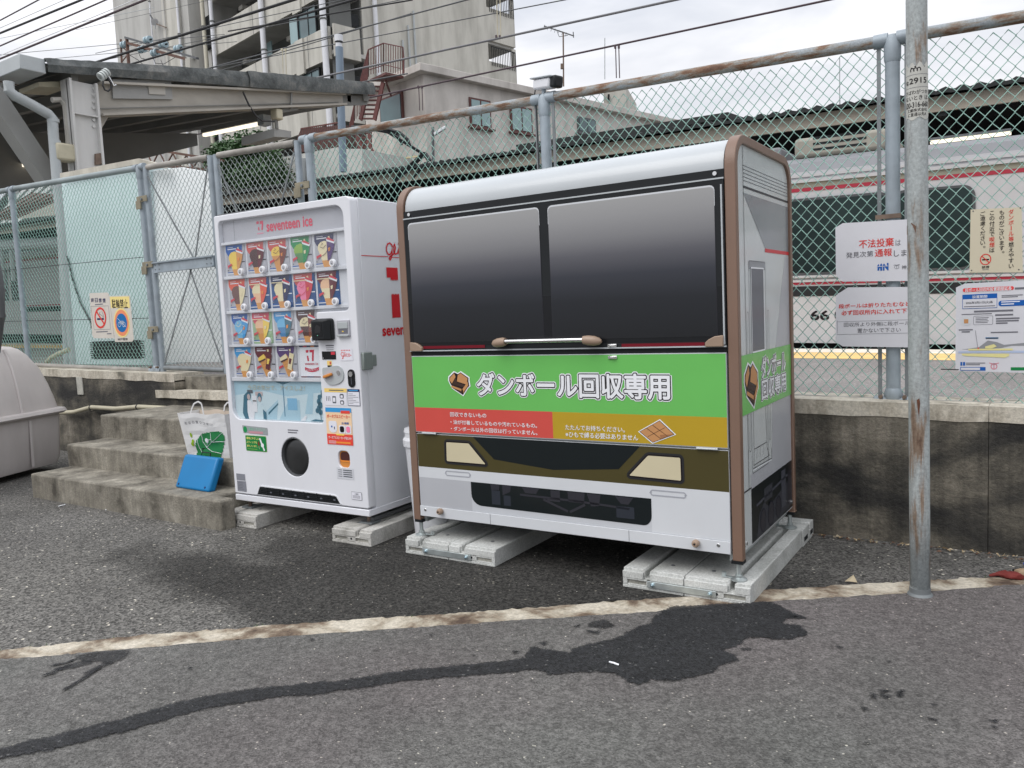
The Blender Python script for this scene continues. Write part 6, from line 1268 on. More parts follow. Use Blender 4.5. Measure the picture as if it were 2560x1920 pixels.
# ================================================================ STATION
K_ = .028
def tl_(x, y, z): return (x, y, z-K_*x)
YT = 6.6
def tz(px, py, Y=YT): p = Yp(px, py, Y); return p.z+K_*p.x
def tx(px, py, Y=YT): return Yp(px, py, Y).x
def tbox(b, x0, x1, y0, y1, z0, z1, m): b.hexa([tl_(x0, y0, z0), tl_(x1, y0, z0), tl_(x1, y1, z0), tl_(x0, y1, z0), tl_(x0, y0, z1), tl_(x1, y0, z1), tl_(x1, y1, z1), tl_(x0, y1, z1)], m)
zfl, zb0, zb1 = tz(2000, 857), tz(2000, 741), tz(2000, 716)
zled0, zled1 = tz(2000, 706), tz(2000, 684)
zw0, zw1 = tz(2000, 682), tz(2000, 503)
zr0, zr1 = tz(2000, 480), tz(2000, 475)
zol = tz(2000, 462)
def train(x0, x1, label, number=None, wins=(), doors=()):
    t = thing('train_car', label, 'train car', tl_((x0+x1)/2, YT, 0)); o_ = Vector(t.location)
    def B(): 
        b = MB(); return b
    def fin(b, nm, par=t, **k): b.v = [tuple(Vector(v)-o_) for v in b.v]; return b.build(nm, par, **k)
    b = B(); tbox(b, x0, x1, YT, YT+2.6, zfl, zr0+.25, 'trainw'); fin(b, 'body')
    b = B(); tbox(b, x0+.1, x1-.1, YT+.12, YT+2.4, -.4, zfl-.002, 'darkv'); fin(b, 'underframe')
    b = B(); tbox(b, x0, x1, YT-.006, YT-.001, zb0, zb1, 'darkv'); fin(b, 'dark_band')
    b = B(); tbox(b, x0, x1, YT-.007, YT-.001, zb1+.02, zled0, 'trainr'); tbox(b, x0, x1, YT-.007, YT-.001, zr0, zr0+.045, 'trainr'); fin(b, 'red_stripe')
    b = B(); tbox(b, x0, x1, YT-.02, YT-.001, zled0, zled0+.03, 'trainw'); tbox(b, x0, x1, YT-.035, YT-.001, zled0+.055, zled0+.085, 'trainw'); fin(b, 'ledge')
    b = B(); tbox(b, x0, x1, YT-.006, YT-.001, zr0+.046, zol+.02, 'trainol'); fin(b, 'olive_band')
    b = B(); tbox(b, x0, x1, YT-.03, YT+.02, zol+.02, zol+.06, 'trainw'); tbox(b, x0, x1, YT-.02, YT+.02, zol+.09, zol+.12, 'trainw'); fin(b, 'rain_gutter')
    # curved roof
    b = B(); n = 8; P = []
    for i in range(n+1): a = pi*i/n; P.append((YT+1.3-1.3*cos(a), zol+.12+.34*sin(a)**.75))
    vs = [tl_(x0, y, z) for y, z in P]+[tl_(x1, y, z) for y, z in P]; fs = [(i, i+1, n+2+i, n+1+i) for i in range(n)]+[tuple(range(n+1)), tuple(range(n+1, 2*n+2))]
    b.add(vs, fs, 'traingr'); fin(b, 'roof', smooth=True)
    for a0, a1 in wins:
        f = B(); f.prism(rrect(a0-.03, a1+.03, zw0-.03, zw1+.03, .13, 5), YT-.018, YT-.002, lambda a, c, d: tl_(a, d, c), 'trainfr'); w_ = fin(f, 'window')
        f = B(); f.prism(rrect(a0, a1, zw0, zw1, .11, 5), YT-.022, YT-.0185, lambda a, c, d: tl_(a, d, c), 'tglass'); fin(f, 'pane', w_)
    for a0, a1 in doors:
        f = B(); tbox(f, a0, a1, YT-.012, YT-.002, zfl+.03, zw1+.08, 'trainw'); d_ = fin(f, 'door', bevel=.01)
        for c0, c1 in ((a0+.12, (a0+a1)/2-.08), ((a0+a1)/2+.08, a1-.12)):
            f = B(); f.prism(rrect(c0, c1, zw0, zw1, .05, 3), YT-.016, YT-.0125, lambda a, c, d: tl_(a, d, c), 'tglass'); fin(f, 'door_window', d_)
    if number:
        x, z, s = number; b = MB(lambda a, c, l: tl_(a, YT-.002-l, c)); b.T('66', x, x+s*1.72, z, z+s*.92, 1, 'pk', .05); b.T('0', x+s*2.3, x+s*2.95, z, z+s*.92, 1, 'pk', .05); fin(b, 'number')
    return t, fin
MAT.update(trainfr=M('window_rubber', (.06, .065, .07), .5), tglass=M('train_glass', (.010, .022, .022), .08, var=.5, vs=1.2, spec=.3))
zn = tz(2052, 800); sN = tz(2052, 775)-zn
x66 = tx(2027, 785)
wa, wb_, wc = tx(1880, 560), tx(2236, 560), tx(2431, 560)
trn, fin = train(-13.8, 6.0, 'white commuter train car with red stripes numbered 66, behind the fence on the right', (x66, zn, sN), [(-12.9, -11.6), (-9.4, -8.1), (-7.9, -6.6), (-4.7, wa-.12), (wa, wb_-.07), (wb_+.02, wc), (.9, 2.2), (2.4, 3.7)], [(-11.4, -10.1), (-6.4, -5.1), (4.0, 5.3)])
# air conditioner on the roof
ya = YT+.55
b = MB(); x0_, x1_ = tx(1985, 400, ya), tx(2218, 360, ya); za0, za1 = tz(2100, 385, ya), tz(2100, 333, ya)
tbox(b, x0_, x1_, ya, ya+1.5, za0, za1, 'fasc2'); ac = fin(b, 'air_conditioner', bevel=.05)
for k in range(3):
    for j in range(9):
        b = MB(); xx = x0_+.25+j*(x1_-x0_-.5)/9; tbox(b, xx, xx+(x1_-x0_)/15, ya-.004, ya, za0+.08+k*.075, za0+.11+k*.075, 'darkv'); fin(b, 'grille_slot', ac)
b = MB(); tbox(b, x0_-1.7, x0_-.2, ya+.1, ya+1.2, zol+.45, zol+.62, 'traingr'); fin(b, 'roof_box', bevel=.03)
# pantograph
pg = thing('pantograph', 'black folded pantograph arm raised on the train roof in front of the cream building', 'pantograph', tl_(tx(1040, 400, YT+1.2), YT+1.2, zol+.6)); po = Vector(pg.location); yp = YT+1.2
def pt(px, py, dy=0): return tuple(Yp(px, py, yp+dy)-po)
b = MB()
for dy in (0, .7): b.bar(pt(985, 452, dy), pt(1062, 384, dy), .07, .07, 'blackp'); b.bar(pt(1060, 386, dy), pt(950, 318, dy), .05, .05, 'blackp')
b.bar(pt(1062, 384, 0), pt(1062, 384, .7), .06, .06, 'blackp'); b.build('arm', pg)
b = MB(); b.tube([pt(880, 318), pt(925, 316), pt(970, 324), pt(1000, 332), pt(1018, 348), pt(1024, 362)], .035, 'blackp', 6); b.tube([pt(880, 326, .5), pt(940, 325, .5), pt(995, 336, .5), pt(1004, 362, .5)], .03, 'blackp', 6); b.build('contact_horn', pg)
b = MB(); b.bar(pt(1068, 405), pt(1030, 448), .03, .03, 'blackp'); b.bar(pt(1062, 384), pt(1074, 402), .08, .06, 'blackp'); b.bar(pt(1014, 395), pt(1062, 388), .03, .03, 'ivory'); b.build('strut', pg)
train(-34.5, -14.4, 'white train car with red stripes seen far left through the mesh', None, [(-17.6, -15.9), (-20.6, -18.9), (-26.6, -24.9), (-28.6, -26.9)], [(-24.3, -23.0), (-18.7, -17.8)])
# canopy over the far platform: corrugated roof edge, beige fascia, dark soffit
YC = 10.0
def cz(px, py): return tz(px, py, YC)
zc1, zc0 = 4.225, 3.955
can = thing('far_canopy', 'long platform canopy with black corrugated roof edge and beige fascia beyond the train', 'canopy', (0, YC, 0)); co = Vector((0, YC, 0))
b = MB(); tbox(b, -60, 14, YC, YC+.06, zc0, zc1-.04, 'fascia'); b.v = [tuple(Vector(v)-co) for v in b.v]; b.build('fascia', can)
b = MB(); vs = []; fs = []; n = 900
for i in range(n+1):
    x = -46+58*i/n; h_ = .026*sin(i*1.75)
    for (y, z) in ((YC-.18, zc1-.04), (YC-.18, zc1+.03), (YC+4.6, zc1+.33)): vs.append(tuple(Vector(tl_(x, y, z+(h_ if z > zc1 else h_*.3)))-co))
for i in range(n): fs += [(3*i, 3*i+3, 3*i+4, 3*i+1), (3*i+1, 3*i+4, 3*i+5, 3*i+2)]
b.add(vs, fs, 'darkroof'); b.build('corrugated_roof', can)
b = MB(); tbox(b, -60, 14, YC+.06, YC+4.4, zc0+.10, zc0+.14, 'soffit'); tbox(b, -60, 14, YC+4.3, YC+4.4, .3, zc0+.1, 'soffit'); b.v = [tuple(Vector(v)-co) for v in b.v]; b.build('soffit', can)
for k in range(9):
    b = MB(); x = 3-k*4.4; tbox(b, x, x+.16, YC+1.6, YC+1.8, .3, zc0+.1, 'soffit'); tbox(b, x, x+.12, YC+.06, YC+4.3, zc0-.06, zc0+.10, 'soffit'); b.v = [tuple(Vector(v)-co) for v in b.v]; b.build('column', can)
for (xa, ya_, xb, yb), lb in zip(((2326, 357, 2528, 333), (0, 607, 23, 603)), ('lit fluorescent tube under the far canopy, right of the steel pole', 'short lit tube under the far canopy at the left frame edge')):
    a, c = Yp(xa, ya_, YC+.6), Yp(xb, yb, YC+.6); b = MB(); b.bar(a, c, .07, .045, 'lamp'); b2 = b.build('fluorescent_lamp'); tag(b2, lb, 'lamp', 'lit fluorescent lamps under the canopies')
    b = MB(); b.bar(a+Vector((0, 0, .05)), c+Vector((0, 0, .05)), .1, .04, 'ltgrey'); b.build('lamp_housing', b2)
# second small roof behind it
sr = thing('shed_roof', 'small dark corrugated roof with ragged end standing behind the far canopy', 'roof', (0, 0, 0))
b = MB(); a, c = Yp(1290, 362, 15), Yp(1820, 280, 15); b.hexa([a+Vector((0, 0, -.38)), c+Vector((0, 0, -.12)), c+Vector((0, 3, -.12)), a+Vector((0, 3, -.38)), a, c, c+Vector((0, 3, .2)), a+Vector((0, 3, .2))], 'darkroof'); b.build('roof_sheet', sr)
b = MB(); a2, c2 = Yp(1310, 378, 15.2), Yp(1760, 312, 15.2); b.hexa([a2+Vector((0, 0, -2)), c2+Vector((0, 0, -2)), c2+Vector((0, 2, -2)), a2+Vector((0, 2, -2)), a2, c2, c2+Vector((0, 2, 0)), a2+Vector((0, 2, 0))], 'darkv'); b.build('wall', sr)
# ================================================================ NEAR CANOPY (left), seen from its end
XE = -10.3
def xe(px, py, X=XE): p = Xp(px, py, X); return p.y, p.z
nc = thing('near_canopy', 'grey steel platform canopy with mossy corrugated end edge and thick tapering beam at upper left', 'canopy', (XE, 1.5, 0)); no = Vector((XE, 1.5, 0))
def nb(b, nm, par=nc, **k): b.v = [tuple(Vector(v)-no) for v in b.v]; return b.build(nm, par, **k)
for j, (tpx, btx) in enumerate(([[(102, 149), (250, 158), (420, 168), (618, 183)], [(110, 184), (250, 194), (420, 206), (618, 221)]], [[(606, 181), (720, 191), (830, 201), (921, 210)], [(612, 222), (720, 230), (830, 236), (925, 240)]])):
    b = MB(); T_ = [xe(*p) for p in tpx]; B_ = [xe(*p) for p in btx]; n = 40; vs = []
    def itp(A, t): t = t*(len(A)-1); i = min(int(t), len(A)-2); f = t-i; return A[i][0]+(A[i+1][0]-A[i][0])*f, A[i][1]+(A[i+1][1]-A[i][1])*f
    X0 = XE+.10+.03*j
    for i in range(n+1):
        t = i/n; ty, tz_ = itp(T_, t); by, bz = itp(B_, t); w_ = .012*mnoise.noise((t*14, j, 0))
        vs += [(X0, by, bz), (X0+.03+w_, by*.5+ty*.5, bz*.5+tz_*.5), (X0-.01, ty, tz_+w_), (X0-.12, ty, tz_-.02)]
    b.add(vs, [(4*i+k, 4*i+4+k, 4*i+5+k, 4*i+1+k) for i in range(n) for k in range(3)], 'roofc'); nb(b, 'roof_edge', smooth=True)
def quadx(b, pts, X, thick, m): b.prism([xe(x, y, X) for x, y in pts], X, X-thick, lambda a, c, d: (d, a, c), m)
b = MB(); quadx(b, [(244, 207), (620, 226), (856, 236), (858, 263), (620, 268), (248, 291)], XE, .03, 'canopy'); nb(b, 'beam_web')
b = MB(); 
for (p, q) in (((248, 289), (858, 262)), ((244, 209), (856, 237))):
    a, c = Xp(*p, XE), Xp(*q, XE); a.x = c.x = XE-.01; b.bar(a, c, .22, .03, 'canopy', (0, 0, 1))
a, c = Xp(248, 272, XE), Xp(845, 256, XE); b.bar(a+Vector((.02, 0, 0)), c+Vector((.02, 0, 0)), .012, .012, 'canopyd'); nb(b, 'beam_flange')
b = MB(); quadx(b, [(854, 238), (925, 240), (918, 262), (872, 264), (854, 262)], XE-.02, .03, 'canopyd'); nb(b, 'beam_tip')
b = MB(); quadx(b, [(281, 198), (428, 203), (432, 248), (283, 246)], XE+.035, .02, 'canopy2'); quadx(b, [(370, 206), (412, 207), (414, 237), (373, 235)], XE+.05, .012, 'canopyl'); nb(b, 'splice_plate')
# column: H section, web faces us
b = MB(); y0, _ = xe(176, 300); y1, _ = xe(246, 300); b.box(XE-.02, XE, y0, y1, .3, xe(200, 205)[1], 'colw')
for y in (y0, y1-.03): b.box(XE-.16, XE+.06, y, y+.03, .3, xe(200, 203)[1], 'colw')
b.box(XE, XE+.05, y0+.03, y1-.03, xe(210, 286)[1]-.02, xe(210, 286)[1], 'colw')
nb(b, 'column')
b = MB()
for py in (222, 238, 254, 270, 300, 316): yy, z = xe(233, py); b.cyl((XE, yy, z), (XE+.02, yy, z), .022, 'colw', 8)
nb(b, 'bolts')
b = MB(); quadx(b, [(252, 290), (272, 291), (256, 318), (252, 330)], XE-.04, .03, 'canopyl'); nb(b, 'gusset'); b = MB(); quadx(b, [(240, 384), (258, 382), (258, 410), (240, 412)], XE+.04, .06, 'rustb'); nb(b, 'bracket')
# roof sheets and purlins running away to the left
yn, zn0 = xe(112, 176); yf, zf = xe(918, 238); XL = -40
p_ = Yp(252, 366, yf); SL = (p_.z-zf+.12)/(p_.x-XE); RX = SL*(XL-XE)      # the roof climbs gently to the left
b = MB(); vs = [(XE+.05, yn-.1, zn0+.03), (XE+.05, yf, zf+.06), (XL, yf, zf+.06+RX), (XL, yn-.1, zn0+.03+RX), (XE+.05, yn-.1, zn0+.06), (XE+.05, yf, zf+.09), (XL, yf, zf+.09+RX), (XL, yn-.1, zn0+.06+RX)]
b.hexa(vs, 'under'); nb(b, 'roof_sheet')
for k in range(7):
    t = (k+.4)/7; y = yn+(yf-yn)*t; z = zn0+(zf-zn0)*t
    b = MB(); b.hexa([(XL, y, z-.13+RX), (XE-.02, y, z-.13), (XE-.02, y+.09, z-.13), (XL, y+.09, z-.13+RX), (XL, y, z+.02+RX), (XE-.02, y, z+.02), (XE-.02, y+.09, z+.02), (XL, y+.09, z+.02+RX)], 'canopyd'); nb(b, 'purlin')
for k in range(5):
    x = XE-4.6*(k+1); b = MB()
    b.prism([(yn+.1, zn0), (yf-.3, zf), (yf-.3, zf-.25), (yn+.9, zn0-1.0), (yn+.1, zn0-1.0)], x, x-.2, lambda a, c, d: (d, a, c), 'canopyd'); nb(b, 'rear_frame'); b = MB(); b.box(x-.17, x-.03, y0, y1, .3, zn0-.4, 'colw'); nb(b, 'rear_column')
b = MB(); b.hexa([(XL, yf-.12, zf-.12+RX), (XE+.02, yf-.12, zf-.12), (XE+.02, yf, zf-.12), (XL, yf, zf-.12+RX), (XL, yf-.12, zf+.05+RX), (XE+.02, yf-.12, zf+.05), (XE+.02, yf, zf+.05), (XL, yf, zf+.05+RX)], 'canopyd'); nb(b, 'far_eave')
g0 = Xp(110, 168, XE); b = MB(); gy = g0.y-.02; b.box(XL, XE+.08, gy-.30, gy, xe(108, 180)[1]-.04, xe(108, 152)[1], 'ltgrey'); b.box(XE-.62, XE-.6, gy-.31, gy+.0, xe(108, 180)[1]-.05, xe(108, 152)[1]+.01, 'rustb'); nb(b, 'gutter', bevel=.01)
# brace strut and downpipe
b = MB(); a, c = Xp(14, 292, XE-.5), Xp(122, 452, XE-.5); a = a-(c-a)*.55; b.bar(a, c, .22, .24, 'canopy2', (1, 0, 0)); nb(b, 'brace')
b = MB(); pts = [Xp(x, y, XE-.05) for x, y in ((22, 205), (23, 226), (36, 239), (80, 262), (122, 286), (131, 296), (133, 330), (137, 380), (143, 450))]
b.tube(pts+[Vector((pts[-1].x, pts[-1].y, .4))], .062, 'ltgrey', 14); dp = nb(b, 'downpipe', smooth=True)
b = MB()
for p in (Xp(133, 302, XE-.05), Xp(137, 356, XE-.05)): b = MB(); b.cyl(p-Vector((0, 0, .02)), p+Vector((0, 0, .02)), .070, 'ltgrey', 14); nb(b, 'pipe_collar', dp)
b = MB(); pts = [Xp(x, y, XE-.1) for x, y in ((130, 250), (150, 249), (162, 262), (168, 300), (172, 362))]; b.tube(pts, .035, 'canopyl', 8); nb(b, 'cable_guard', smooth=True)
b = MB(); p = Xp(161, 376, XE-.05); b.box(p.x-.1, p.x+.08, p.y-.14, p.y+.14, p.z-.14, p.z+.08, 'hose'); nb(b, 'junction_box', bevel=.03)
b = MB(); quadx(b, [(96, 205), (170, 203), (170, 220), (98, 216)], XE-.2, .5, 'hose'); nb(b, 'eave_block')
for (xa, ya_, xb, yb), lb, xx in (((510, 338, 655, 308), 'lit fluorescent tube hanging under the end of the near canopy', 5.2), ((0, 427, 86, 408), 'lit fluorescent tube under the near canopy, left of the downpipe', 3.0)):
    a, c = Yp(xa, ya_, xx), Yp(xb, yb, xx); b = MB(); b.bar(a, c, .06, .05, 'lamp'); b2 = b.build('fluorescent_lamp'); tag(b2, lb, 'lamp', 'lit fluorescent lamps under the canopies')
    b = MB(); b.bar(a+Vector((0, 0, .07)), c+Vector((0, 0, .07)), .12, .08, 'canopyd'); b.box(c.x-.02, c.x+.14, c.y-.08, c.y+.08, c.z-.05, c.z+.12, 'ltgrey'); b.build('lamp_housing', b2)
# hanging loudspeaker and boxes under the tip
hs = thing('hanging_equipment', 'grey box and small loudspeaker hanging under the beam of the near canopy', 'loudspeaker', tuple(Xp(690, 300, XE))); ho = Vector(hs.location)
def hb(b, nm, **k): b.v = [tuple(Vector(v)-ho) for v in b.v]; return b.build(nm, hs, **k)
b = MB(); p, q = Xp(657, 322, XE), Xp(725, 346, XE); 
b.hexa([Xp(655, 352, XE)+Vector((-.5, 0, 0)), Xp(686, 342, XE), Xp(728, 344, XE), Xp(700, 350, XE)+Vector((-.5, 0, 0)), Xp(655, 330, XE)+Vector((-.5, 0, 0)), Xp(686, 321, XE), Xp(728, 328, XE), Xp(700, 334, XE)+Vector((-.5, 0, 0))], 'canopy2'); hb(b, 'box')
b = MB(); b.box(*sorted((Xp(684, 290, XE).x-.08, XE+.08)), Xp(684, 290, XE).y, Xp(700, 290, XE).y, Xp(690, 300, XE).z, Xp(690, 273, XE).z, 'hose'); hb(b, 'speaker', bevel=.02)
b = MB(); b.cyl(Xp(690, 298, XE), Xp(692, 322, XE), .03, 'canopyd', 8); b.bar(Xp(700, 278, XE), Xp(742, 271, XE), .06, .06, 'canopyd'); b.bar(Xp(728, 232, XE+.06), Xp(727, 272, XE+.06), .03, .03, 'canopyd'); hb(b, 'bracket')
b = MB(); b.tube([Xp(x, y, XE+.09) for x, y in ((607, 229), (622, 262), (640, 290), (655, 302), (686, 304))], .014, 'bluew', 6); hb(b, 'cable')
ins = thing('insulator', 'small white stacked insulator with a black wire loop on the mossy canopy edge', 'insulator', tuple(Xp(262, 186, XE+.3))); io = Vector(ins.location)
b = MB(); a, c = Xp(250, 193, XE+.3)-io, Xp(271, 178, XE+.3)-io; dd = c-a
for k in range(4): b.cyl(a+dd*(k/4), a+dd*(k/4+.12), .055, 'pwb', 12); 
b.cyl(a, c, .028, 'pwb', 10); b.build('discs', ins, smooth=True)
b = MB(); b.tube([Xp(x, y, XE+.3)-io for x, y in ((258, 203), (257, 214), (262, 225), (270, 228), (277, 222), (278, 210), (272, 200), (266, 194))], .012, 'bluew', 6); b.tube([Xp(x, y, XE+.3)-io for x, y in ((271, 190), (278, 202), (284, 214), (290, 212))], .010, 'chrome', 6); b.build('wire_loop', ins)
# ---- cabinets and sheets right behind the mesh
def yz(px, py, Y): p = Yp(px, py, Y); return p.x, p.z
cb = thing('equipment_cabinet', 'pale mint metal cabinet with louvred vent behind the mesh left of the gate', 'cabinet', (-8, .55, 0)); cbo = Vector((-8, .55, 0))
xa, _ = yz(155, 600, .55); xb, _ = yz(366, 600, .55); zt_ = yz(280, 400, .55)[1]; zbm = yz(260, 915, .55)[1]
P = [(yz(205, 915, .55)), (yz(368, 912, .55)), (yz(352, 395, .55)), (yz(153, 428, .55))]
b = MB(); b.prism([(yz(190, 912, .55)), (yz(383, 915, .55)), (yz(366, 412, .55)), (yz(152, 446, .55))], .55, .95, lambda a, c, d: (a, d, c), 'teal'); b.v = [tuple(Vector(v)-cbo) for v in b.v]; b.build('body', cb, bevel=.01)
b = MB(); b.prism([yz(150, 447, .5), yz(346, 410, .5), yz(405, 420, .5), yz(402, 411, .5), yz(346, 396, .5), yz(150, 433, .5)], .5, .56, lambda a, c, d: (a, d, c), 'creamst'); b.v = [tuple(Vector(v)-cbo) for v in b.v]; b.build('top_rail', cb)
b = MB(); x0, z0 = yz(228, 897, .545); x1, z1 = yz(358, 850, .545); b.box(x0+.06, x1-.06, .543, .549, z0, z1, 'darkv')
for k in range(8):
    zz_ = z0+(z1-z0)*(k+.3)/8
    for xs in (x0, x1-.05): b.box(xs, xs+.05, .543, .549, zz_, zz_+.010, 'darkv')
b.v = [tuple(Vector(v)-cbo) for v in b.v]; b.build('vent', cb)
b = MB(); b.tube([Vector((*yz(x, y, .53)[:1], .53, yz(x, y, .53)[1]))-cbo for x, y in ((168, 640), (182, 700), (200, 755), (224, 800), (232, 824))], .010, 'trainfr', 6); b.build('cable', cb)
for (pts, mt, lb, Y) in (([(372, 908), (560, 905), (548, 446), (520, 430), (455, 418), (368, 428)], 'sheet', 'large white sheet board standing right behind the gate leaf', .62),):
    P = [yz(x, y, Y) for x, y in pts]; o = thing('sheet_board', lb, 'board', (P[0][0], Y, 0)); b = MB(); b.prism([(x-P[0][0], z) for x, z in P], 0, .03, lambda a, c, d: (a, d, c), mt); b.build('panel', o, bevel=.004)
b = MB(); p = Yp(152, 440, 1.2); q = Yp(172, 900, 1.2); b.cyl((p.x, 1.2, p.z), (q.x, 1.2, q.z-.3), .075, 'ltgrey', 14); tag(b.build('drain_pipe', smooth=True), 'thick grey vertical drain pipe behind the mesh at left, beside the mint cabinet', 'pipe')
b = MB(); Y = 3.0
for (a0, b0, a1, b1, r) in ((0, 613, 150, 606, .10),): b.tube([Yp(a0-40, b0+2, Y), Yp(a1+10, b1, Y)], r, 'ltgrey', 12)
b.build('hpipe')
o = bpy.data.objects['hpipe']; o.name = 'horizontal_duct'; tag(o, 'light grey horizontal duct seen through the mesh above the far left train car', 'duct')
for i, (px, y0_, y1_, lb) in enumerate(((28, 614, 702, 'short white hanger below the duct at far left, second from the frame edge'), (3, 614, 716, 'short white hanger below the duct right at the left frame edge'))):
    a, c = Yp(px, y0_, 3.0), Yp(px+6, y1_, 3.0); b = MB(); b.cyl(a, c, .042, 'ltgrey', 10); tag(b.build('duct_hanger', smooth=True), lb, 'hanger')
# ================================================================ BUILDINGS BEYOND
def frame_at(px, py, D):
    d = ray(px, py); h_ = math.hypot(d.x, d.y); return CAM+d*(D/h_)
class Fac:      # vertical facade plane: origin K, heading in degrees clockwise from +Y; depth axis points inward
    def __init__(s, K, th, inward):
        s.K = K; s.e = Vector((sin(radians(th)), cos(radians(th)), 0)); s.n = Vector((s.e.y, -s.e.x, 0)); 
        if s.n.dot(Vector((inward[0], inward[1], 0))) < 0: s.n = -s.n
    def p(s, px, py, dep=0.): d = ray(px, py); K = s.K+s.n*dep; t = (K-CAM).dot(s.n)/d.dot(s.n); P = CAM+d*t; return (P-K).dot(s.e), P.z
    def w(s, a, z, dep=0.): v = s.K+s.e*a+s.n*dep; return (v.x, v.y, z)
    def box(s, b, a0, a1, z0, z1, d0, d1, m): return b.hexa([s.w(a0, z0, d0), s.w(a1, z0, d0), s.w(a1, z0, d1), s.w(a0, z0, d1), s.w(a0, z1, d0), s.w(a1, z1, d0), s.w(a1, z1, d1), s.w(a0, z1, d1)], m)
K2 = frame_at(835, 66, 44); A2 = Fac(K2, -79, (0, 1)); B2 = Fac(K2, 11, (-1, 0))
def off(b, o_): b.v = [tuple(Vector(v)-o_) for v in b.v]
ap = thing('apartment_block', 'tall stained concrete apartment block with long open galleries and white downpipes behind the canopy', 'building', (K2.x, K2.y, 0)); ao = Vector((K2.x, K2.y, 0))
def ab(b, nm, par=ap, **k): off(b, ao); return b.build(nm, par, **k)
H2 = 33
b = MB(); A2.box(b, 15.3, 27.6, 0, H2, -.6, 8, 'bwall2'); ab(b, 'stair_tower')
b = MB(); A2.box(b, 16.4, 18.9, 0, H2, -.75, -.61, 'bwall'); ab(b, 'pilaster')
b = MB(); A2.box(b, 14.2, 15.29, 0, H2, .2, 8, 'bwall2'); ab(b, 'return_wall')
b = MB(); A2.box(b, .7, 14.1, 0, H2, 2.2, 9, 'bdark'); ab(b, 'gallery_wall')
floors = [(14.9+3.28*(k-3), 16.55+3.28*(k-3)) for k in range(0, 8)]       # parapet bottoms and tops
for k, (z0, z1) in enumerate(floors):
    b = MB(); A2.box(b, .55, 13.6, z0-.0, z1, -.02, .14, 'bwall'); A2.box(b, 2.9, 3.7, z0-.22, z1-.02, -.14, -.021, 'bwall'); pr = ab(b, 'parapet')
    b = MB(); A2.box(b, .2, 14.0, z0+.25, z0+.45, .141, 2.19, 'bwall2'); ab(b, 'gallery_floor')
    b = MB(); A2.box(b, 8.25, 8.29, z0, z1, -.03, -.021, 'bdark'); A2.box(b, 2.55, 2.58, z0, z1, -.03, -.021, 'bdark'); ab(b, 'joint_line', pr)
    b = MB(); A2.box(b, 8.45, 9.2, z1+.1, z1+1.55, 1.2, 1.26, 'wglassl'); ab(b, 'screen_pane')
    b = MB(); A2.box(b, 3.5, 4.3, z1+.02, z1+1.35, .0, .05, 'wglassl'); A2.box(b, 1.7, 3.45, z1+.02, z1+1.4, .05, .10, 'wglass'); ab(b, 'bay_pane')
    b = MB(); A2.box(b, 1.65, 1.72, z1, z1+1.45, .0, .12, 'blackp'); A2.box(b, 3.42, 3.5, z1, z1+1.45, -.02, .12, 'blackp'); A2.box(b, 2.45, 2.5, z1, z1+1.45, .02, .12, 'blackp'); A2.box(b, 1.65, 4.3, z1+1.38, z1+1.45, 0, .12, 'blackp'); ab(b, 'bay_frame')
    b = MB()
    for a in (5.0, 10.4): A2.box(b, a, a+1.0, z0+.45, z1+1.0, 2.17, 2.199, 'door_gr')
    ab(b, 'gallery_door')
    b = MB()
    for a in (6.2, 11.6): A2.box(b, a, a+.5, z1+1.05, z1+1.3, 1.2, 1.9, 'bwall')
    ab(b, 'ceiling_unit')
    # dark openings beside the stair tower
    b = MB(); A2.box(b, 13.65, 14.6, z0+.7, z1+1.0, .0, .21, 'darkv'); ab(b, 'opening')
for a, r, m in ((16.3, .08, 'offwhite'), (14.1, .13, 'offcream'), (12.95, .13, 'offwhite'), (6.85, .16, 'offwhite'), (.62, .17, 'offwhite'), (20.5, .05, 'offwhite'), (18.3, .05, 'bwall2')):
    b = MB(); dd = -.85 if a > 15.3 else -.22; b.cyl(A2.w(a, 2, dd), A2.w(a, H2, dd), r, m, 10); dpp = ab(b, 'downpipe', smooth=True)
    b = MB()
    for k in range(9): z = 7+3.28*k; b.cyl(A2.w(a, z, dd), A2.w(a, z+.07, dd), r+.04, 'bdark', 10)
    ab(b, 'pipe_clip', dpp)
# right wing: plain wall face and corner balconies
b = MB(); B2.box(b, 2.25, 11.8, 0, H2, .6, 9, 'bwall'); ab(b, 'end_wall')

for k, (z0, z1) in enumerate(floors):
    b = MB(); B2.box(b, -.02, 1.6, z0, z1, 0, .14, 'bwall'); B2.box(b, .16, 1.5, z1-.02, z1+1.6, .55, .58, 'bdark'); B2.box(b, 1.2, 2.0, z1+.35, z1+1.0, .585, .598, 'darkv'); ab(b, 'parapet_return')
    zf = z0+.1
    b = MB(); B2.box(b, 11.801, 14.3, zf+1.15-1.2, zf+1.95, .6, .75, 'bwall'); B2.box(b, 11.801, 14.3, zf-.2, zf, .76, 3, 'bwall2'); ab(b, 'balcony_wall')
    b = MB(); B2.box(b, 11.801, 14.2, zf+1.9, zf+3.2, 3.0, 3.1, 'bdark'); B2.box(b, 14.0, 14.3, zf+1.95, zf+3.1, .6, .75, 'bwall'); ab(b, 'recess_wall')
    rl_ = MB(); B2.box(rl_, 12.0, 14.2, zf+2.85, zf+2.9, .55, .59, 'blackp')
    for j in range(15): a = 12.05+j*.153; B2.box(rl_, a, a+.03, zf+1.7, zf+2.87, .55, .58, 'blackp')
    ab(rl_, 'railing')
for a in (4.9, 5.35, 5.8): 
    b = MB(); b.cyl(B2.w(a, 6, .5), B2.w(a, 16.8+2*(a-4.9), .5), .06, 'ltgrey', 8); ab(b, 'conduit_pipe', smooth=True)
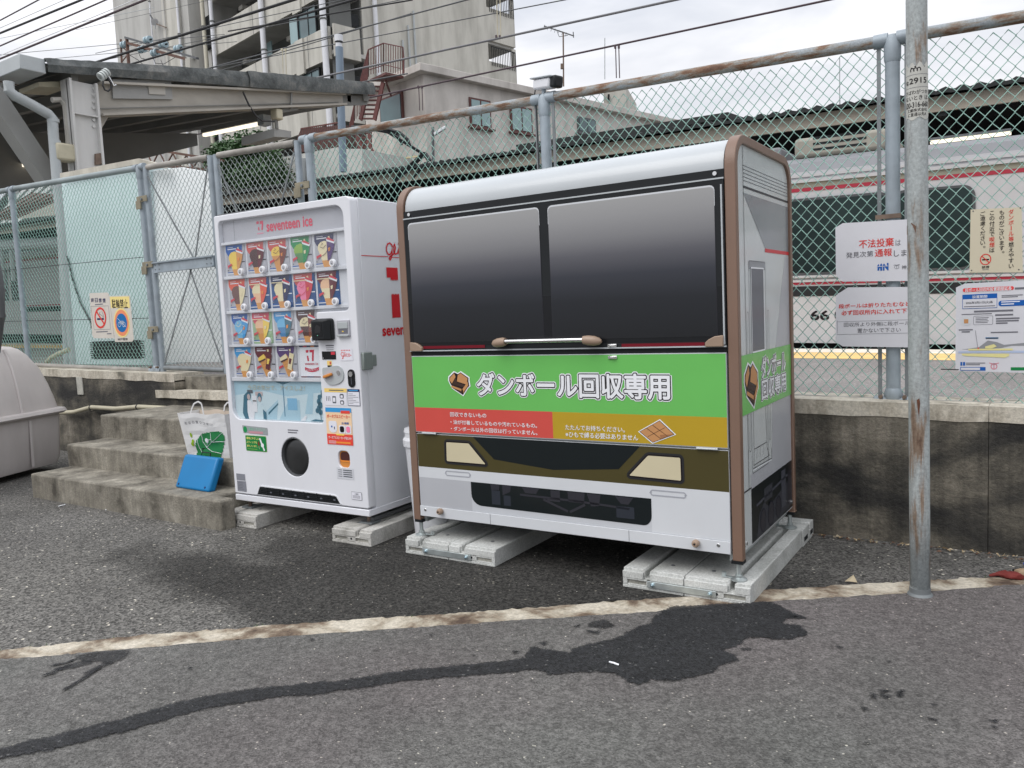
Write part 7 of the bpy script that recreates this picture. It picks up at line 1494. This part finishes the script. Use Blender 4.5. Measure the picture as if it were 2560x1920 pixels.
b = MB(); b.cyl(B2.w(3.0, 14.0, .4), B2.w(3.0, H2, .4), .13, 'offwhite', 10); ab(b, 'downpipe', smooth=True)
# dish on a bracket
ds = thing('satellite_dish', 'white satellite dish on a rusty bracket on the concrete stair tower', 'satellite dish', tuple(A2.w(21.6, 22.0, -.9))); do = Vector(ds.location)
q = lambda px, py, dep=-.9: Vector(A2.w(*A2.p(px, py, dep), dep))-do
b = MB(); b.bar(q(416, 69), q(391, 60), .06, .06, 'rustb'); b.bar(q(388, 72), q(388, 60), .04, .04, 'ltgrey'); b.build('bracket', ds)
b = MB(); c = q(386, 54); ax_ = (q(375, 38)-c).normalized(); b.cyl(c-ax_*.06, c+ax_*.05, .25, 'offwhite', 18, .12); b.bar(c, q(375, 37), .07, .07, 'dkgrey'); b.build('dish', ds, smooth=True)
# ---- cream building
K1 = frame_at(1050, 155, 30); A1 = Fac(K1, -77, (0, 1)); B1 = Fac(K1, 13, (-1, 0))
cbg = thing('cream_building', 'cream two storey rendered building with flat roof slab and red framed windows behind the fence', 'building', (K1.x, K1.y, 0)); c1o = Vector((K1.x, K1.y, 0))
def cb1(b, nm, par=cbg, **k): off(b, c1o); return b.build(nm, par, **k)
b = MB(); 
b.hexa([B1.w(.35, 0, .3), B1.w(25, 0, .3), B1.w(25, 0, 4.2), B1.w(.35, 0, 4.2), B1.w(.35, 10.05, .3), B1.w(25, 10.05, .3), B1.w(25, 10.05, 4.2), B1.w(.35, 10.05, 4.2)], 'cream'); cb1(b, 'wall')
b = MB(); b.hexa([B1.w(0, 10.051, 0), B1.w(25.3, 10.051, 0), B1.w(25.3, 10.051, 4.4), B1.w(0, 10.051, 4.4), B1.w(0, 10.33, 0), B1.w(25.3, 10.33, 0), B1.w(25.3, 10.33, 4.4), B1.w(0, 10.33, 4.4)], 'cream'); cb1(b, 'roof_slab', bevel=.02)
for n_, pts in enumerate([((1171, 243), (1227, 325)), ((1273, 262), (1330, 338)), ((1442, 291), (1488, 333))]):
    a0, z1 = B1.p(*pts[0], .3); a1, z0 = B1.p(*pts[1], .3); z0 = min(z0, z1-.7)
    f = MB(); B1.box(f, a0, a1, z0, z1, .24, .299, 'redfr' if n_ < 2 else 'dkgrey'); wn = cb1(f, 'window')
    for j in range(2):
        f = MB(); c0 = a0+.08+(a1-a0-.08)/2*j; B1.box(f, c0, c0+(a1-a0-.24)/2, z0+.1, z1-.08, .215, .239, 'wglassl' if n_ < 2 else 'wglass'); cb1(f, 'pane', wn)
    f = MB(); B1.box(f, a0-.1, a1+.1, z0-.07, z0-.001, .12, .299, 'redfr' if n_ < 2 else 'dkgrey'); cb1(f, 'sill', wn)
a1, z1 = A1.p(952, 232, .35); a0, z0 = A1.p(1012, 296, .35)
f = MB(); A1.box(f, a0, a1, z0-.1, A1.p(980, 240, .35)[1], .25, .349, 'redfr'); wn = cb1(f, 'window'); f = MB(); A1.box(f, a0+.07, a1-.07, z0, A1.p(980, 240, .35)[1]-.08, .22, .249, 'wglass'); cb1(f, 'pane', wn)
# outside stair of red steel
es = thing('external_stair', 'red oxide steel escape stair zigzagging down the side of the cream building', 'staircase', tuple(A1.w(1.5, 8, -.6))); eo = Vector(es.location); A3 = Fac(K1, -77, (0, 1)); A3.K = Vector(A1.w(0, 0, -1.0)); A3.K.z = K1.z
def ep(px, py, dep=0.): a, z = A3.p(px, py, dep); return Vector(A3.w(a, z, dep))-eo
b = MB(); P = [ep(925, 198, .1), ep(964, 180, -.4), ep(1009, 190, .7), ep(970, 200, 1.1)]; b.hexa([p-Vector((0, 0, .08)) for p in P]+P, 'redst'); b.bar(ep(964, 202, 0), ep(978, 240, .7), .06, .06, 'redst'); b.build('landing', es)
fwh = Vector((FW.x, FW.y, 0)).normalized(); rth = Vector((fwh.y, -fwh.x, 0))
def flight(xl0, xr0, y0, xl1, xr1, y1, nst, run, nm='flight'):
    b = MB(); s_ = []
    for i in range(nst):
        t = (i+.5)/nst; dep = -fwh*run*t
        l_, r_ = ep(xl0+(xl1-xl0)*t, y0+(y1-y0)*t), ep(xr0+(xr1-xr0)*t, y0+(y1-y0)*t)
        b2 = MB(); b2.hexa([l_+v for v in (Vector((0, 0, -.03)),)]+[r_+Vector((0, 0, -.03)), r_+Vector((0, 0, -.03))+fwh*.18, l_+Vector((0, 0, -.03))+fwh*.18, l_, r_, r_+fwh*.18, l_+fwh*.18], 'redst'); b2.build('tread', es)
    b.bar(ep(xl0, y0-3), ep(xl1, y1), .05, .22, 'redst', (0, 0, 1)); b.bar(ep(xr0, y0-3), ep(xr1, y1), .05, .22, 'redst', (0, 0, 1)); b.build('stringer', es)
flight(924, 958, 208, 901, 936, 300, 8, 0); flight(889, 924, 325, 905, 925, 372, 4, 0)
b = MB(); b.bar(ep(890, 350), ep(925, 424), .07, .1, 'redst'); b.bar(ep(918, 352), ep(944, 400), .06, .08, 'redst'); b.bar(ep(868, 385), ep(912, 425), .06, .4, 'redst'); b.build('lower_brace', es)
for pts in ([(902, 198), (921, 124), (959, 108), (1007, 118), (1010, 152)], [(875, 310), (886, 262), (902, 240)]):
    b = MB(); P = [ep(x, y, -.3) for x, y in pts]
    for p_, q_ in zip(P, P[1:]): b.bar(p_, q_, .035, .035, 'redst')
    low = [(y, z) for y, z in zip(pts, pts[1:])]
    for (x0, y0), (x1, y1) in low:
        n = max(2, int(math.hypot(x1-x0, y1-y0)/6))
        for i in range(n+1):
            t = i/n; x, y = x0+(x1-x0)*t, y0+(y1-y0)*t; yb = min(y+76, 190 if x > 925 else 400); hh = 68 if pts[0][1] < 250 else 40
            yb = y+hh if x < 925 else 178+abs(964-x)*.22
            if yb > y+4: b.bar(ep(x, y, -.3), ep(x, yb, -.3), .02 if 0 < i < n else .04, .02, 'redst', (1, 0, 0))
    b.build('railing', es)
b = MB(); b.bar(ep(922, 175, -.3), ep(962, 162, -.3), .025, .025, 'redst'); b.bar(ep(962, 162, -.3), ep(1000, 171, -.3), .025, .025, 'redst'); b.build('mid_rail', es)
# lower cream annex, its balustrade, white walls seen through the mesh
an = thing('white_annex', 'low white rendered annex with a railed balcony below the red stair', 'building', tuple(frame_at(800, 430, 24))); ano = Vector(an.location)
def ap_(px, py, Y): return Yp(px, py, Y)
b = MB(); Y = 19.0; P = [ap_(x, y, Y) for x, y in ((700, 520), (1060, 520), (1060, 372), (840, 372), (690, 380))]
for pts, Y, m in (([(690, 520), (905, 520), (905, 372), (845, 372), (845, 368), (690, 396)], 17.0, 'annexw'), ([(860, 520), (1100, 520), (1100, 395), (940, 395), (940, 382), (860, 378)], 21.0, 'cream')):
    b = MB(); b.prism([(ap_(x, y, Y).x, ap_(x, y, Y).z) for x, y in pts], Y, Y+3, lambda a, c, d: (a, d, c), m); off(b, ano); b.build('wall', an)
b = MB(); b.prism([(ap_(x, y, 22).x, ap_(x, y, 22).z) for x, y in ((730, 380), (860, 380), (860, 312), (752, 322))], 22, 24, lambda a, c, d: (a, d, c), 'redbr'); off(b, ano); b.build('brown_wall', an)
b = MB(); Y = 19.5; b.bar(ap_(752, 322, Y)-ano, ap_(860, 304, Y)-ano, .04, .05, 'redst')
for i in range(22): x = 752+i*4.9; y = 322-i*.82; b.bar(ap_(x, y, Y)-ano, ap_(x, y+58, Y)-ano, .02, .02, 'redst', (1, 0, 0))
b.build('railing', an)
b = MB(); p = ap_(755, 396, 16.9); b.tube([p-ano+Vector((0, 0, 0)), ap_(757, 500, 16.9)-ano], .14, 'ltgrey', 12); b.build('tank_pipe', an)
gp2 = thing('vent_pipe', 'blue grey vertical vent pipe with white cap rising beside the canopy tip', 'pipe', tuple(Yp(850, 300, 13))); go = Vector(gp2.location)
b = MB(); b.cyl(Yp(848, 118, 13)-go, Yp(858, 430, 13)-go, .11, 'bluegr', 14); b.build('pipe', gp2, smooth=True)
b = MB(); q_ = Yp(846, 88, 13)-go; b.cyl(q_, Yp(847, 104, 13)-go, .12, 'offwhite', 14); b.cyl(Yp(847, 104, 13)-go, Yp(847, 108, 13)-go, .12, 'dkgrey', 14, .07); b.cyl(Yp(847, 108, 13)-go, Yp(847, 118, 13)-go, .09, 'offwhite', 14); b.build('cap', gp2, smooth=True)
# street lamp seen through the mesh
sl = thing('street_lamp', 'thin dark lamp post with white lamp head in front of the cream building', 'lamp post', tuple(Yp(1082, 400, 16))); so = Vector(sl.location)
b = MB(); b.cyl(Yp(1082, 318, 16)-so, Yp(1083, 410, 16)-so, .045, 'dkgrey', 8); b.build('post', sl)
b = MB(); b.bar(Yp(1086, 336, 16)-so, Yp(1114, 318, 16)-so, .08, .10, 'offwhite'); b.build('lamp_head', sl, bevel=.02)
# roof aerials
ae = thing('tv_aerial', 'thin television aerial mast on the cream building roof', 'aerial', tuple(frame_at(1410, 215, 34))); D = 34; eo2 = Vector(ae.location)
fp = lambda px, py: frame_at(px, py, 34)-eo2
b = MB(); b.cyl(fp(1408, 82), fp(1409, 216), .035, 'rustb', 6); b.build('mast', ae)
b = MB(); b.bar(fp(1360, 65), fp(1435, 90), .04, .04, 'dkgrey'); b.bar(fp(1433, 80), fp(1434, 94), .04, .04, 'dkgrey'); b.bar(fp(1392, 76), fp(1398, 92), .02, .02, 'dkgrey'); b.bar(fp(1398, 92), fp(1420, 88), .02, .02, 'dkgrey'); b.bar(fp(1405, 160), fp(1405, 172), .15, .12, 'rustb')
for k in range(7): x = 1362+k*9; b.bar(fp(x, 62+k*3.2), fp(x-3, 72+k*3.2), .015, .015, 'dkgrey')
b.build('yagi', ae)
for px, y0_, y1_, lb in ((1512, 95, 198, 'plain thin rod aerial, left of the catenary hanger'), (2100, 250, 268, 'short rod on the far roof near the tall fence post'), (2099, 145, 262, 'faint thin rod aerial seen through the mesh left of the tall fence post')):
    b = MB(); b.cyl(frame_at(px, y0_, 34), frame_at(px, y1_, 34), .02, 'ltgrey', 6); tag(b.build('rod_aerial'), lb, 'aerial')
# small tower block beyond
b = MB(); P = [(1510, 330), (1590, 330), (1590, 222), (1545, 210), (1510, 214)]; 
f1, f2, f3, f4 = frame_at(1508, 216, 60), frame_at(1563, 211, 60), frame_at(1590, 222, 66), frame_at(1530, 224, 66)
zt4 = f1.z
b.hexa([(f1.x, f1.y, 0), (f2.x, f2.y, 0), (f3.x, f3.y, 0), (f4.x, f4.y, 0), (f1.x, f1.y, zt4), (f2.x, f2.y, zt4), (f3.x, f3.y, zt4), (f4.x, f4.y, zt4)], 'bwall'); tw = thing('far_building', 'small pale block seen through the mesh above the cream building roof', 'building', (0, 0, 0)); b.build('wall', tw)
b = MB(); b.bar(frame_at(1519, 244, 59.8), frame_at(1524, 244, 59.8), .3, .4, 'darkv'); b.build('window', tw)
# ---- far left: apartment block and tiled roof
D3 = 75; F3 = Fac(frame_at(80, 500, D3), -72, (0, 1))
fa = thing('far_apartment', 'distant apartment block with rows of white balconies seen over the left fence', 'building', (F3.K.x, F3.K.y, 0)); fo = Vector((F3.K.x, F3.K.y, 0))
def fb(b, nm, par=fa, **k): off(b, fo); return b.build(nm, par, **k)
def f3(px, py): return F3.p(px, py)
aL, zt3 = f3(-60, 440); aR, _ = f3(133, 460); b = MB(); F3.box(b, min(aL, aR), max(aL, aR), 0, f3(60, 436)[1], .6, 8, 'bwall3'); fb(b, 'wall')
b = MB(); F3.box(b, min(aL, aR)-1, f3(68, 450)[0] if 0 else max(aL, aR), f3(60, 436)[1], f3(60, 432)[1], .0, 8, 'dkgrey'); fb(b, 'roof_edge')
for py in (452, 470, 487, 504, 520):
    _, z = f3(90, py); b = MB(); F3.box(b, min(aL, aR), max(aL, aR), z-.15, z+.12, -.2, .6, 'pwb'); bl = fb(b, 'balcony_slab')
    for px in (68, 77, 110, 118, 20, 34): 
        a, _ = f3(px, py); b = MB(); F3.box(b, a-.28, a+.28, z+.12, z+.9, -.1, .3, 'pwb'); fb(b, 'air_conditioner', bl)
    for px in (50, 60, 90, 100, 126): 
        a, _ = f3(px, py); b = MB(); F3.box(b, a-.5, a+.5, z+.15, z+1.9, .55, .599, 'wglass'); fb(b, 'window', bl)
hs2 = thing('tiled_house', 'brown tiled roof of a low house seen through the mesh at far left', 'house', (-38, 22, 0)); h0 = Vector((-38, 22, 0))
b = MB(); Y = 21
P = [Yp(x, y, Y) for x, y in ((-40, 555), (38, 548), (140, 538), (52, 478), (-40, 470))]; b.add([tuple(p-h0) for p in P[:2]]+[tuple(P[3]+Vector((0, 3, 0))-h0), tuple(P[4]+Vector((0, 3, 0))-h0)], [(0, 1, 2, 3)], 'tile'); b.add([tuple(P[1]-h0), tuple(P[2]-h0), tuple(P[3]+Vector((0, 3, 0))-h0)], [(0, 1, 2)], 'tile2')
for k in range(7): t = k/6; a = P[0].lerp(P[1], t); c = (P[4]+Vector((0, 3, 0))).lerp(P[3]+Vector((0, 3, 0)), t); b.bar(a-h0, c-h0, .12, .1, 'tile')
b.build('roof', hs2)
b = MB(); b.prism([(P[0].x, 0), (P[2].x, 0), (P[2].x, P[2].z-.1), (P[0].x, P[0].z-.1)], Y+.5, Y+4, lambda a, c, d: (a, d, c), 'bdark'); off(b, h0); b.build('wall', hs2)
# ---- dark tree behind the gate
def tree(nm, lab, c, rx, ry, rz, n, s, seed):
    rnd = random.Random(seed); t = thing(nm, lab, 'tree', (c[0], c[1], 0)); b = MB(); b.tube([(0, 0, 0), (.1, .05, c[2]*.5), (.05, 0, c[2])], [.22, .16, .08], 'bark', 8)
    for k in range(6): a = k*1.05; b.tube([(.05, 0, c[2]*.6), (cos(a)*rx*.6, sin(a)*ry*.6, c[2]+rz*.2*sin(k))], [.07, .02], 'bark', 5)
    b.build('trunk', t); b = MB(); vs = []; fs = []
    cl = [(rnd.uniform(-1, 1), rnd.uniform(-1, 1), rnd.uniform(-1, 1)) for _ in range(60)]
    cl = [q for q in cl if q[0]**2+q[1]**2+q[2]**2 < 1.1]
    for i in range(n):
        q = rnd.choice(cl); x, y, z = (q[0]*rx+rnd.gauss(0, .22*rx), q[1]*ry+rnd.gauss(0, .2*ry), q[2]*rz+rnd.gauss(0, .18*rz)); z = c[2]+z
        ax1 = Vector((rnd.gauss(0, 1), rnd.gauss(0, 1), rnd.gauss(0, .6))).normalized()*s*rnd.uniform(.6, 1.3); ax2 = ax1.orthogonal().normalized()*s*.45; P0 = Vector((x, y, z)); k = len(vs)
        vs += [P0-ax1, P0+ax2, P0+ax1, P0-ax2]; fs.append((k, k+1, k+2, k+3))
    b.add(vs, fs, 'leaf'); b.build('crown', t, kind='stuff')
def crown_at(px, py, Y): p = Yp(px, py, Y); return (p.x, p.y, p.z)
tree('evergreen_tree', 'dense dark evergreen tree behind the mesh gate', crown_at(625, 425, 15), 1.3, .9, 1.0, 17000, .085, 3)
tree('evergreen_tree', 'lighter green tree top peeping over the gate rail below the hanging speaker box', crown_at(560, 400, 18), .75, .7, .7, 3500, .08, 5)
tree('evergreen_tree', 'narrow green tree right of the dense evergreen behind the gate', crown_at(672, 440, 16.5), .55, .6, .8, 3500, .07, 8)
# ---- catenary structures, wires
cg = thing('catenary_gantry', 'rusty steel catenary post with cross arm and glass insulators above the near canopy', 'gantry', tuple(Yp(310, 130, 13))); cgo = Vector(cg.location)
g = lambda px, py, dy=0: Yp(px, py, 13+dy)-cgo
b = MB(); b.bar(g(302, 98), g(305, 175), .05, .05, 'rustb3'); b.bar(g(317, 97), g(323, 175), .09, .07, 'rustb3')
for y0, y1, x0, x1 in ((115, 130, 303, 320), (135, 155, 321, 304), (155, 172, 304, 321)): b.bar(g(x0, y0), g(x1, y1), .03, .03, 'rustb3')
b.build('lattice_post', cg)
b = MB(); b.bar(g(314, 94), g(494, 146), .10, .07, 'dkgrey'); b.bar(g(320, 108), g(466, 148), .09, .09, 'rustb3'); b.bar(g(480, 148), g(482, 210, 0), .34, .25, 'bwall'); b.build('cross_arm', cg)
for px, py in ((370, 100), (409, 112), (446, 122), (388, 132), (312, 112), (356, 124)):
    b = MB(); b.cyl(g(px-6, py+1), g(px-2, py), .12, 'insul', 12); b.cyl(g(px+1, py-1), g(px+5, py-2), .12, 'insul', 12); b.cyl(g(px-8, py+1), g(px+9, py-2), .03, 'blackp', 6); b.build('insulator', cg, smooth=True)
b = MB()
for pts in ([(345, 128), (352, 145), (370, 150), (385, 146)], [(380, 135), (388, 158), (410, 160), (440, 142)], [(325, 138), (345, 150), (362, 165)], [(402, 150), (408, 165), (420, 172)]): b.tube([g(*p) for p in pts], .012, 'bluew', 4)
b.build('jumper_wires', cg)
tr = thing('lattice_girder', 'rusty lattice girder crossing the tracks behind the near canopy column', 'girder', tuple(Yp(380, 390, 14))); tro = Vector(tr.location); g2 = lambda px, py: Yp(px, py, 14)-tro
b = MB(); b.bar(g2(245, 352), g2(560, 402), .08, .08, 'rustb3'); b.bar(g2(240, 402), g2(540, 425), .08, .08, 'rustb3')
for k in range(8): x = 262+k*34; yt, ybm = 354+(x-245)*.158, 403+(x-240)*.07; b.bar(g2(x, yt), g2(x+17, ybm), .04, .04, 'rustb3'); b.bar(g2(x+17, ybm), g2(x+34, yt+5), .04, .04, 'rustb3')
b.bar(g2(302, 372), g2(304, 440), .1, .12, 'rustb3'); b.bar(g2(320, 372), g2(322, 440), .06, .06, 'rustb3'); b.build('girder_frame', tr)
MATW = 'cable'
def wire(x0, y0, x1, y1, Y, r, m, lab, sag=0.):
    p, q = Yp(x0, y0, Y), Yp(x1, y1, Y); d = q-p; k_ = 2. if Y == 8.6 and d.length > 5 else .5; p = p-d*k_; q = q+d*k_; n = 12; P = [p+(q-p)*(i/n)-Vector((0, 0, sag*(1-(2*i/n-1)**2))) for i in range(n+1)]
    b = MB(); b.tube(P, r, m, 6); return tag(b.build('overhead_wire', smooth=True), lab, 'wire', 'overhead wires and cables')
for a in ((0, 51, 96, 0, 9, .020, 'cable', 'purplish overhead cable nearest the top left corner'), (0, 83, 203, 0, 9, .032, 'bluew', 'thick black overhead cable second from the top left corner'),
          (0, 115, 264, 0, 9, .022, 'cable', 'brownish overhead cable third from the top left corner'), (0, 147, 362, 0, 9, .030, 'cable', 'thick twin overhead cable fourth from the top left corner'),
          (0, 139, 355, -8, 9, .010, 'pw', 'thin white wire lashed to the thick twin cable'), (0, 70, 160, 0, 12, .010, 'ltgrey', 'thin pale wire between the two uppermost left cables'),
          (0, 96, 240, 48, 12, .008, 'ltgrey', 'faint thin wire in the open sky at upper left'), (0, 137, 340, 106, 13, .010, 'dkgrey', 'thin wire running to the top insulator'), (140, 146, 420, 120, 13, .009, 'dkgrey', 'thin wire running to the middle insulator'),
          (236, 157, 732, 0, 10, .036, 'bluew', 'thickest black cable crossing in front of the apartment block'), (325, 161, 671, 61, 11, .030, 'bluew', 'black cable falling from the apartment block to the canopy'),
          (671, 61, 900, 22, 11, .018, 'bluew', 'thinner black cable continuing to the upper right of the apartment block'), (440, 210, 800, 102, 14, .014, 'dkgrey', 'wire passing low across the galleries'),
          (505, 175, 1166, 0, 14, .020, 'dkgrey', 'grey wire sloping across the bottom of the galleries'), (580, 160, 1410, 0, 15, .015, 'dkgrey', 'long thin wire crossing the plain end wall'), (420, 94, 900, -10, 15, .012, 'dkgrey', 'thin wire starting at the upper insulator'),
          (380, 126, 1000, 0, 16, .012, 'dkgrey', 'thin wire starting at the middle insulator'), (800, 193, 1687, 0, 8.6, .020, 'gwire', 'grey catenary wire ending at the top right sky'), (910, 247, 2071, 0, 8.6, .016, 'cable', 'long contact wire with hangers rising from the canopy tip to the upper right sky'), (640, 255, 880, 210, 8.6, .014, 'dkgrey', 'short wire meeting the canopy tip'), (300, 50, 560, -8, 20, .009, 'dkgrey', 'faint wire crossing the stair tower')): wire(*a)
for i, (px, y0_, y1_, lb) in enumerate(((1051, 218, 276, 'pair of thin hangers with clamp below the contact wire, left one over the cream building'), (1543, 118, 195, 'pair of thin hangers with clamp in the sky above the fence rail'), (710, 125, 190, 'pair of thin hangers with white clamp in front of the galleries'), (1246, 0, 92, 'pale hanger pair at the right corner of the apartment block'))):
    Y = 8.6; hg = thing('wire_hanger', lb, 'wire hanger', tuple(Yp(px, y0_, Y))); h_ = Vector(hg.location); b = MB()
    for dx in (-4, 4): b.cyl(Yp(px+dx, y0_, Y)-h_, Yp(px+dx+2, y1_, Y)-h_, .010, 'cable' if i < 2 else 'hose', 6)
    b.build('rods', hg); b = MB()
    yc = y0_ if i < 3 else y1_
    for dx in (-5, 4): b.bar(Yp(px+dx-2, yc, Y)-h_, Yp(px+dx+2, yc-1, Y)-h_, .03, .05, 'cable' if i != 2 else 'hose')
    b.build('clamp', hg)
